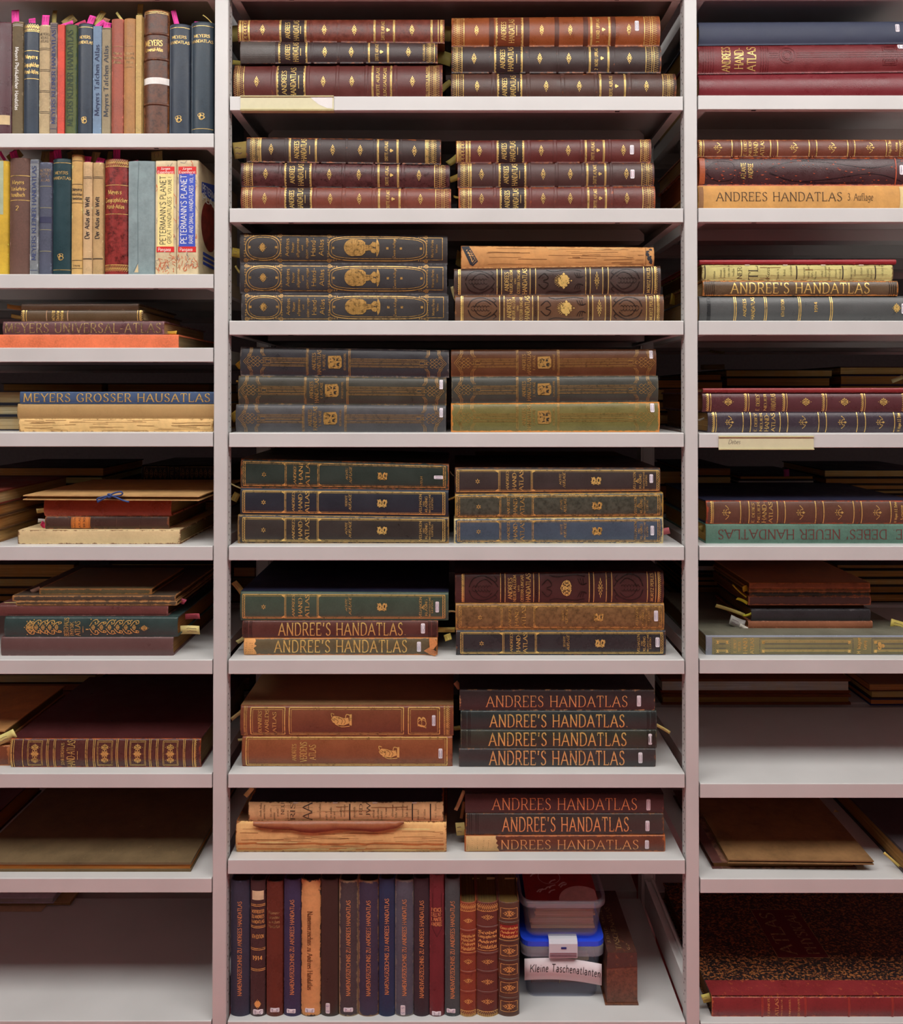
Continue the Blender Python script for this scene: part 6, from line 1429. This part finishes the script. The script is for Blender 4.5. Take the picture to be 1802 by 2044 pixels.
m = MB(); ol = rrect(w*1.0,d*1.0,.022); il = rrect(w*.965,d*.975,.02); n = len(ol)
m.add([(a,b,hb-.034) for a,b in ol]+[(a,b,hb-.0115) for a,b in ol]+[(a,b,hb-.034) for a,b in il]+[(a,b,hb-.0115) for a,b in il],[(i,(i+1)%n,(i+1)%n+n,i+n) for i in range(n)]+[(i+2*n,i+3*n,(i+1)%n+3*n,(i+1)%n+2*n) for i in range(n)]+[(i,i+2*n,(i+1)%n+2*n,(i+1)%n) for i in range(n)]+[(i+n,(i+1)%n+n,(i+1)%n+3*n,i+3*n) for i in range(n)],True); m.build('rim', FRO, lo)
m = MB(); prof = [(-d/2-.007,hb-.032),(-d/2-.009,hb-.02),(-d/2-.009,hb+.001),(-d/2-.004,hb+.008),(-d/2+.012,hb+.009),(-d/2+.012,hb+.0065),(-d/2-.002,hb+.0055),(-d/2-.0055,hb-.002),(-d/2-.0035,hb-.032)]
m.prism(prof,(-.033,.031),lambda a,b,c:(c,a,b)); cl = m.build('clip', plastic('white_clip_plastic',(226,228,236),.15), lo)
m = MB()
for q in (-.028,-.024,-.020): m.box(-.031,.029,-d/2-.0096,-d/2-.0088,hb+q,hb+q+.0012)
m.build('clip_ribs', plain('rib_shadow',(130,84,96),.5), cl)
m = MB(); m.box(-.006,.006,-d/2-.0098,-d/2-.0089,hb-.010,hb-.006); m.build('clip_slot', plain('slot_blue',(30,44,120),.5), cl)
# curved paper label
def arch(a): return .006*math.sin(math.pi*min(max(a,0),1))*1.4-.012*a+.006
m = MB(); lw = w*.9; n = 16; yl = -d*.96/2-.0045
front = lambda a,b: (-w*.46+a*lw*1.02, yl-.006*math.sin(math.pi*a)*.4, .040+b*.048+arch(a))
vs = [front(i/n,0) for i in range(n+1)]+[front(i/n,1) for i in range(n+1)]; vs += [(x,y+.0004,z) for x,y,z in vs]; N1 = n+1
m.add(vs,[(i,i+1,i+1+N1,i+N1) for i in range(n)]+[(i+2*N1,i+3*N1,i+1+3*N1,i+1+2*N1) for i in range(n)]+[(0,N1,3*N1,2*N1),(n,n+2*N1,n+3*N1,n+N1)]+[(i,i+2*N1,i+1+2*N1,i+1) for i in range(n)]+[(i+N1,i+1+N1,i+1+3*N1,i+3*N1) for i in range(n)],True)
pl = m.build('paper_label', plain('white_paper',(236,226,230),.7,var=.03), lo)
geo, tw = textgeo('Kleine Taschenatlanten','hand',1.4,.12); m = MB()
for vs, fs in geo:
    m.add([(lambda p:(p[0],p[1]-.0006,p[2]))(front(.07+.91*a/tw, .36+b*.036)) for a,b in vs], fs)
m.build('handwriting', plain('black_marker',(28,24,30),.6), pl)
for i,(q,c,l) in enumerate((((-.04,.05,.004,.10),(150,120,112),'brown-edged pocket atlas seen dimly inside blue-lidded box'),((-.055,.02,.0,.085),(186,150,150),'pink-edged pocket atlas standing inside blue-lidded box'))):
    bk_ = thing('pocket_atlas', l, 'book', (cx+(-.035,.03)[i], yb+.05, zb+.004))
    m = MB(); m.box(-.03,.03,0,.16,0,.078-.006*i); m.build('page_block', pages(c,'x'), bk_)
    for sx in (-.0325,.0302): m = MB(); m.box(sx,sx+.0022,-.003,.163,0,.081-.006*i); m.build('cover_board', plain('pocket_cover_%d'%i,((120,70,60),(196,170,110))[i],.6), bk_)
slipt = MB(); slipt.box(-.005,.06,-d*.455,-d*.4525,.083,.096); o = slipt.build('paper_tab', plain('tan_tab',(206,170,120),.7), lo)
# upper open tub
zu = zb+hb+.0095; yu = yb-.008; hu = .084
ub = thing('storage_tub', 'open clear plastic tub filled with old pamphlets, standing on blue-lidded box', 'storage box', (cx, yu+d/2, zu))
tub(w*.86,d*.9,w*.98,d*.98,hu,.024).build('tub', PLA, ub)
m = MB(); ol = rrect(w*1.03,d*1.03,.03); il = rrect(w*.975,d*.975,.027); n = len(ol)
zz0, zz1 = hu-.011, hu+.002
m.add([(a,b,zz0) for a,b in ol]+[(a,b,zz1) for a,b in ol]+[(a,b,zz0) for a,b in il]+[(a,b,zz1) for a,b in il],[(i,(i+1)%n,(i+1)%n+n,i+n) for i in range(n)]+[(i+2*n,i+3*n,(i+1)%n+3*n,(i+1)%n+2*n) for i in range(n)]+[(i,i+2*n,(i+1)%n+2*n,(i+1)%n) for i in range(n)]+[(i+n,(i+1)%n+n,(i+1)%n+3*n,i+3*n) for i in range(n)],True); m.build('rim', FRO, ub)
zp = zu+.005; rnd = random.Random(2)
for i in range(11):
    h = (.006,.0055,.005,.0065,.005,.0045,.006,.005,.005,.008,.0085)[i]; wi = w*(.76 if i < 4 else .71 if i < 9 else .8)+rnd.uniform(-.004,.002); xo = rnd.uniform(-.003,.003)+(.006 if 4 <= i < 9 else 0)
    if i < 10:
        c = ((214,176,124),(206,160,110),(220,180,130))[i%3] if i < 9 else (206,130,84)
        ps = 'bottom' if i == 0 else ORD[i]+' from bottom'
        m = MB(); m.box(-wi/2,wi/2,0,.185,0,h-.0004); tag(m.build('pamphlet', pages(c,'z',1.4), None, (cx+xo,yu+.03+rnd.uniform(0,.004),zp)), f'thin cream pamphlet, {ps} in open plastic tub' if i < 9 else 'orange-edged pamphlet near top in open plastic tub', 'pamphlet')
    zp += h
# red magazine with planets on top
mg = thing('magazine', 'dark red astronomy magazine with planet drawings on top in plastic tub', 'magazine', (cx, yu+.02, zp+.0005))
mw = w*.86; md = .215; tilt = 0.0
m = MB(); m.box(-mw/2,mw/2,0,md,0,.0022); m.build('pages', pages((230,208,166)), mg)
m = MB(); m.box(-mw/2-.001,mw/2+.001,-.001,md+.001,.0023,.0031); mc = m.build('cover', cover((122,36,34),'paper',.2,(210,190,170),k=1.6), mg)
m = MB(); wm = plain('pale_print',(214,176,170),.7)
def disc(x,y,r,fill,a0=0,a1=6.2832):
    pts = [(x+r*math.cos(a0+(a1-a0)*i/22), y+r*math.sin(a0+(a1-a0)*i/22)) for i in range(23)]
    pts = [(min(max(a,-mw/2+.001),mw/2-.001), min(max(b,.001),md)) for a,b in pts]
    if fill: m.add([(x,y,.0034)]+[(a,b,.0034) for a,b in pts],[(0,i+1,i+2) for i in range(22)])
    else:
        q, fs = ribbon(pts, lambda a,b: .0011); m.add([(a,b,.00345) for a,b in q], fs)
disc(.045,.0,.052,True,0,3.1416); disc(-.02,.085,.026,False); disc(.012,.06,.006,False); disc(.05,.12,.014,True); disc(-.055,.15,.01,False)
rnd = random.Random(4)
for i in range(16):
    x, y = rnd.uniform(-.07,.02), rnd.uniform(.01,.2); q, fs = ribbon([(x,y),(x+.006,y+.008),(x+.016,y+.012)], lambda a,b: .0035); m.add([(min(a,mw/2),b,.0034+i*1e-6) for a,b in q], fs)
m.build('planet_print', wm, mc)['kind'] = 'stuff'
# slipcase
x0 = W(1211,2010,.045).x; x1 = W(1272,2010,.045).x; ys = .045; hS = W(1240,1902,.045).z-zb
sc = thing('slipcase', 'dark brown leather slipcase with lettered top beside the plastic boxes', 'slipcase', (x0, ys, zb+.0003)); ml = cv((86,52,38),1960,worn=(130,80,52),wear=.6,blot=.6)
Ls, Ds = x1-x0, .21
m = MB(); m.add([(0,0,0),(Ls,0,0),(Ls,Ds,0),(0,Ds,0),(.0,0,hS-.034),(Ls,0,hS-.03),(Ls-.004,Ds,hS-.03),(.004,Ds,hS-.034)],[(0,3,2,1),(4,5,6,7),(0,1,5,4),(1,2,6,5),(2,3,7,6),(3,0,4,7)]); m.wear=[.4]*8; m.build('case', ml, sc)
m = MB(); m.box(-.004,Ls+.002,-.002,Ds,-.0002,.0035); m.wear=[.7]*8; m.build('base', ml, sc)
m = MB(); m.add([(0,-.001,hS-.0338),(Ls,-.001,hS-.0298),(Ls-.002,Ds,hS-.0298),(.002,Ds,hS-.0338),(.002,0,hS),(Ls-.001,0,hS),(Ls-.004,Ds,hS),(.004,Ds,hS)],[(0,3,2,1),(4,5,6,7),(0,1,5,4),(1,2,6,5),(2,3,7,6),(3,0,4,7)]); m.wear=[.5]*8; lid = m.build('lid', cv((64,40,34),1900,worn=(120,70,46),wear=.4), sc)
m = MB()
for t,xc,h,yl0,yl1 in (('TASCHENATLAS',.030,.011,.01,.15),('JUSTUS PERTHES',.012,.007,.03,.15),('G.P.',.052,.006,.01,.03)):
    geo, tw = textgeo(t,'serif')
    for vs, fs in geo: m.add([(xc-h/2+(1-b/10)*h if False else xc+h/2-b/10*h, yl0+(yl1-yl0)*a/tw, hS+.0003) for a,b in vs], fs)
m.build('lettering', gold('dull'), lid)

# ------------------------------------------------------------------ cover picture of the map-printed paperback
pb = rowB[11]; T = pb.T+.0004; m = MB(); bl = plain('cover_blue',(56,74,160),.5); rd = plain('cover_red_globe',(120,40,30),.5,var=.5,sc=40)
n = 26; q = [(.075+.058*math.cos(6.2832*i/n), .125+.058*math.sin(6.2832*i/n)) for i in range(n)]
m.add([(T,.075,.125)]+[(T,a,b) for a,b in q],[(0,1+i,1+(i+1)%n) for i in range(n)]); m.build('cover_globe', rd, pb.root)
m = MB(); pts = [(.02,.19),(.2,.19),(.2,.225),(.11,.232),(.02,.215)]; m.add([(T,a,b) for a,b in pts],[tuple(range(5))]); m.build('cover_title_arc', bl, pb.root)
m = MB()
for z_,z2,t in ((.196,.212,"PETERMANN'S"),(.176,.192,'PLANET')):
    geo, tw = textgeo(t,'sansb')
    for vs, fs in geo: m.add([(T+.0003,.025+.15*a/tw,z_+(z2-z_)*b/10) for a,b in vs], fs)
m.build('lettering', WT2, pb.root)
m = MB()
for i in range(3): m.add([(T,.03,.03+i*.011),(T,.16,.03+i*.011),(T,.16,.037+i*.011),(T,.03,.037+i*.011)],[(0,1,2,3)])
m.build('cover_text_block', bl, pb.root)

# ------------------------------------------------------------------ paper slips
PK = (250,72,172); TN2 = (200,184,108); OL = (150,136,72); CR = (226,214,150); RS = (196,60,100)
def S(l, b, t, w, y, c, bend=0, **k): slip(l, b, t, w, y, c, bend, **k)
FA = 'first left-bay shelf'; yA = .03
S('upright pink slip above olive-brown volume, '+FA,(31,47),(29.5,20),15,yA,PK,1)
S('short pink slip above dark blue banded volume, '+FA,(65,51),(63,37),13.5,yA,PK,1)
S('pink slip above cream cloth volume, '+FA,(90,54),(91,30),14.5,yA,PK,1)
S('olive slip curling above narrow grey-brown volume, '+FA,(108,49),(107,21),9,yA+.006,OL,3)
S('tan folded slip leaning right above coral pamphlet, '+FA,(128,50),(148,33),18,yA+.012,(170,146,88),2)
S('pink slip folded flat above coral pamphlet, '+FA,(122,52),(146,45),7,yA,PK,-1)
S('pink slip lying over moss-green volume, '+FA,(150,52),(171,42),8,yA,RS,1)
S('pink slip leaning above dark blue monogram volume, '+FA,(178,52),(184,31),13,yA,PK,2)
S('long tan slip above light blue pocket volume, '+FA,(190,52),(205,22),12,yA+.006,TN2,2)
S('pink slip curling over light blue pocket volume, '+FA,(192,56),(207,40),10,yA,PK,3)
S('brownish slip above khaki pocket volume, '+FA,(205,56),(212,36),13,yA+.006,(176,122,92),2)
S('short pink slip above khaki pocket volume, '+FA,(213,57),(215,45),15,yA,PK,1)
S('thin tan slip above reddish-brown volume, '+FA,(246,43),(231,26),5,yA,TN2,2)
S('olive slip above straw-coloured pamphlet, '+FA,(279,34),(279,8),11,yA+.006,TN2,2)
S('long pink slip above dark blue volume beside brown leather, '+FA,(354,52),(344,21),10,yA,PK,2)
S('pink tab above last dark blue volume, '+FA,(394,50),(394,43),12,yA,PK,0)
S('thin bent paper strand above last dark blue volume, '+FA,(424,48),(409,27),2,yA,(206,178,104),-5)
FB = 'second left-bay shelf'
S('pink slip above brown volume, '+FB,(31,319),(24,302),15,yA,PK,2)
S('tan folded slip behind brown volume, '+FB,(36,320),(22,304),30,yA+.012,(176,156,96),2)
S('tan slip bowed above slate-blue banded volume, '+FB,(92,327),(92,302),22,yA+.012,(160,140,84),3)
S('dark pink slip above slate-blue banded volume, '+FB,(104,327),(104,302),11,yA+.004,RS,1)
S('upright pink slip above dark teal volume, '+FB,(117,321),(113,298),15,yA,PK,1)
S('tan slip behind straw-coloured volume, '+FB,(152,312),(148,300),32,yA+.012,(150,132,78),1)
S('short pink slip above pinkish-tan volume, '+FB,(174,328),(175,312),14,yA,PK,1)
S('tan folded slip above pinkish-tan volume, '+FB,(188,327),(190,303),16,yA+.012,(190,170,112),3)
S('slanted pink slip above darker tan volume, '+FB,(198,328),(201,315),16,yA,PK,2)
S('olive slip above blood-red atlas, '+FB,(218,323),(219,302),10,yA+.012,OL,2)
S('upright pink slip above blood-red atlas, '+FB,(233,320),(233,297),14,yA,PK,0)
S('olive slip with note above grey-blue wrapped book, '+FB,(314,324),(311,302),22,yA+.006,(186,176,116),2)
S('red slip lying over grey-blue wrapped book, '+FB,(262,324),(276,321),4,yA,RS,0)
S('pink slip at far left edge, '+FB,(10,320),(-2,304),6,yA,PK,2)
def side(l, b, t, w, y, c, bend=0, **k): slip(l, b, t, w, y, c, bend, **k)
side('tan paper corner left of thin dark book, third left-bay shelf',(44,615),(14,614),9,.06,(190,150,72),3,scrib=False)
side('tan paper corner left of brown gilt-ended atlas, third left-bay shelf',(44,634),(22,633),8,.06,(176,136,66),3,scrib=False)
side('yellow paper corner right of purple-brown atlas, third left-bay shelf',(324,664),(352,668),8,.06,(226,184,70),-4,scrib=False)
side('cream slip left of red-brown book, fifth left-bay shelf',(90,1018),(73,1021),9,.05,(216,196,120),1)
side('white slip left of dark brown leather book, fifth left-bay shelf',(92,1040),(76,1038),8,.05,(226,222,214),-1,scrib=False)
side('dark pink slip left of dark brown leather book, fifth left-bay shelf',(92,1052),(81,1046),10,.045,(206,40,90),3)
side('pink ribbon-like slip right of split-spined book, sixth left-bay shelf',(344,1190),(367,1206),11,.06,(206,96,122),-5)
side('pink slip right of bottle-green atlas, sixth left-bay shelf',(362,1232),(398,1226),11,.08,(214,90,104),4)
side('large cream slip right of bottle-green atlas, sixth left-bay shelf',(354,1258),(398,1254),17,.05,(236,220,146),4)
side('cream slip left of thin flaking book, sixth left-bay shelf',(34,1203),(9,1205),3.5,.05,(206,196,132),1,scrib=False)
side('lilac paper edge on small olive-brown book, sixth left-bay shelf',(118,1162),(230,1160),4,.12,(176,150,160),2,scrib=False)
side('pale paper slip left of small olive-brown book, sixth left-bay shelf',(80,1174),(62,1182),8,.055,(170,130,112),1,scrib=False)
side('cream slip on gilt lace atlas, seventh left-bay shelf',(30,1463),(-6,1482),18,.03,(220,208,130),2)
FM = [None,'first','second','third','fourth','fifth','sixth','seventh','eighth']
def ms(n, l, b, t, w, y, c, bend=0, **k): slip(f'{l}, {FM[n]} middle-bay shelf', b, t, w, y, c, bend, **k)
ms(1,'olive slip left of russet atlas',(478,66),(462,68),32,.07,OL,0,scrib=False); ms(1,'yellow slip left of patched dark atlas',(480,126),(464,124),9,.06,(176,160,78),0,scrib=False)
ms(1,'olive slip right of russet atlas',(884,66),(900,68),30,.08,OL,0,scrib=False); ms(1,'olive slip right of patched dark atlas',(872,112),(901,118),26,.07,(150,140,74),2,scrib=False); ms(1,'curled olive slip right of wine-red atlas',(880,180),(898,160),12,.06,(140,128,66),4,scrib=False)
ms(2,'tan slip left of blackish-brown atlas',(494,298),(466,302),33,.05,(176,152,84),1); ms(2,'olive slip between piles beside maroon atlas',(914,312),(897,330),13,.06,(140,124,58),4,scrib=False); ms(2,'yellow slip between piles beside plum atlas',(916,352),(897,362),12,.06,(170,140,62),3,scrib=False); ms(2,'bent yellow strand between piles beside red-brown atlas',(917,394),(906,396),5,.06,(196,160,76),4,scrib=False)
ms(3,'yellow slip left of top charcoal atlas',(480,506),(463,504),18,.05,(206,180,76),1); ms(3,'thin olive strip left of middle charcoal atlas',(480,546),(468,532),4,.05,(176,156,80),2,scrib=False); ms(3,'pale folded slip between the piles',(910,600),(899,573),6,.05,(206,190,136),3,scrib=False); ms(3,'olive slip left of coverless tan block',(926,520),(910,518),30,.09,(130,116,60),5,scrib=False)
ms(3,'yellow slip by right upright',(1338,596),(1360,600),22,.25,(214,190,84),2)
ms(4,'yellow slip left of blue-black atlas',(482,734),(473,724),12,.06,(206,160,46),1,scrib=False); ms(4,'yellow slip left of slate-grey atlas',(474,838),(463,824),18,.06,(196,156,60),2,scrib=False); ms(4,'small yellow slip left of olive-grey atlas',(478,762),(471,761),4,.06,(200,150,60),0,scrib=False); ms(4,'yellow slip by right upright',(1336,786),(1360,778),7,.3,(224,190,70),1,scrib=False)
ms(5,'pale strand left of blue-black framed atlas',(484,976),(461,968),3,.05,(206,190,130),2,scrib=False); ms(5,'yellow tag hanging left of blue-black framed atlas',(474,984),(466,1000),13,.1,(180,156,80),0); ms(5,'yellow strip between the piles',(908,992),(892,1000),4,.06,(206,170,80),2,scrib=False); ms(5,'rose slip right of faded blue atlas',(1320,1062),(1336,1058),13,.05,(206,110,116),1,scrib=False); ms(5,'pale looped strand between the piles',(906,950),(896,944),2,.06,(206,196,160),4,scrib=False)
ms(6,'tan slip rising left of moss-green atlas',(484,1184),(469,1160),12,.06,(196,166,92),-3); ms(6,'cream slip left of olive-brown atlas',(488,1272),(474,1284),8,.05,(214,196,130),2); ms(6,'thin cream slip right of moss-green atlas',(892,1222),(908,1214),4,.05,(220,206,140),9,scrib=False); ms(6,'cream slip right of dark red-brown atlas',(874,1257),(908,1258),10,.05,(206,186,96),-1); ms(6,'folded cream slip corner right of olive-brown atlas',(892,1266),(896,1278),14,.045,(224,206,110),1)
ms(7,'cream slip left of russet panelled atlas',(484,1418),(462,1437),7,.06,(214,190,126),1); ms(7,'small cream slip left of orange-brown atlas',(486,1476),(475,1478),5,.06,(206,186,120),1,scrib=False); ms(7,'brown paper corner left of plum-black atlas',(918,1374),(908,1362),10,.06,(176,140,104),1,scrib=False); ms(7,'cream slip right of green-black atlas',(1308,1446),(1338,1461),6,.05,(230,212,130),2); ms(7,'olive slip between the piles',(919,1452),(906,1456),9,.06,(150,130,66),2,scrib=False)
ms(8,'cream slip on newsprint-lined book',(504,1572),(490,1590),9,.04,(220,204,134),1,scrib=False); ms(8,'cream strip hanging left of burgundy atlas',(926,1578),(911,1618),7,.04,(206,186,130),2); ms(8,'tan strip hanging left of burgundy atlas',(926,1600),(921,1634),6,.06,(150,116,70),1,scrib=False); ms(8,'cream note left of scuffed atlas',(928,1654),(910,1656),26,.05,(222,206,130),1)
LW = 'lowest middle-bay shelf'
slip('cream slip curling above russet index, '+LW,(940,1800),(945,1752),14,.07,(216,194,124),5,lean=.03); slip('cream slip with note above wide red index, '+LW,(978,1800),(978,1751),19,.07,(226,204,140),3,lean=.03); slip('cream slip with note above cartouche index, '+LW,(1017,1796),(1017,1752),25,.07,(222,200,132),3,lean=.03)
FR = [None,'first','second','third','fourth','fifth','sixth','seventh','eighth','lowest']
def rs(n, l, b, t, w, y, c, bend=0, **k): slip(f'{l}, {FR[n]} right-bay shelf', b, t, w, y, c, bend, **k)
rs(1,'olive slip left of plain red atlas',(1406,172),(1393,162),16,.05,(150,136,66),2,scrib=False)
rs(3,'yellow slip left of grey atlas',(1402,630),(1395,612),10,.05,(206,196,80),1,scrib=False)
rs(4,'white slip left of blue-black atlas',(1412,832),(1394,840),4,.06,(216,206,190),1,scrib=False); rs(4,'pale slip on right rear books',(1802,752),(1780,762),8,.2,(206,196,140),1,scrib=False); rs(4,'olive slip on left rear books',(1446,704),(1416,702),5,.44,(120,110,64),1,scrib=False); rs(4,'olive note on left rear books',(1446,732),(1398,734),10,.43,(130,116,70),1,scrib=False)
rs(5,'pink flag on centre rear books',(1569,937),(1571,951),11,.43,(206,72,150),1,scrib=False); rs(5,'olive folded slip left of grey-green atlas',(1408,1052),(1398,1058),14,.05,(140,120,56),2,scrib=False); rs(5,'cream slip at right edge',(1830,998),(1776,997),6,.1,(214,194,130),1,scrib=False)
rs(6,'bright yellow-green tab left of ragged brown book',(1488,1180),(1484,1170),10,.08,(190,176,36),2,scrib=False); rs(6,'yellow-green strip curling left of frayed book',(1490,1192),(1459,1171),3,.08,(186,176,40),5,scrib=False); rs(6,'bent yellow-green strip left of dark green book',(1492,1205),(1474,1190),6,.078,(186,176,36),-6,scrib=False); rs(6,'long cream slip left of black leather book',(1486,1228),(1430,1205),7,.085,(186,170,96),-4); rs(6,'yellow-green loop left of black leather book',(1500,1224),(1486,1234),5,.078,(186,178,40),6,scrib=False); rs(6,'grey-white crumpled slip left of rust book',(1486,1248),(1456,1240),19,.085,(186,182,176),4); rs(6,'small pale slip left of rust book',(1492,1256),(1476,1250),8,.075,(196,190,176),2,scrib=False); rs(6,'yellow slip at right edge',(1822,1254),(1777,1247),17,.09,(226,206,106),4)
rs(8,'cream note between portfolio and large atlas',(1662,1622),(1690,1645),17,.26,(206,184,116),1); rs(8,'cream strip in large atlas',(1764,1702),(1798,1732),5,.03,(224,200,110),0,scrib=False)
rs(9,'yellow slip left of wide red atlas',(1418,1990),(1402,1996),18,.03,(220,210,110),2)
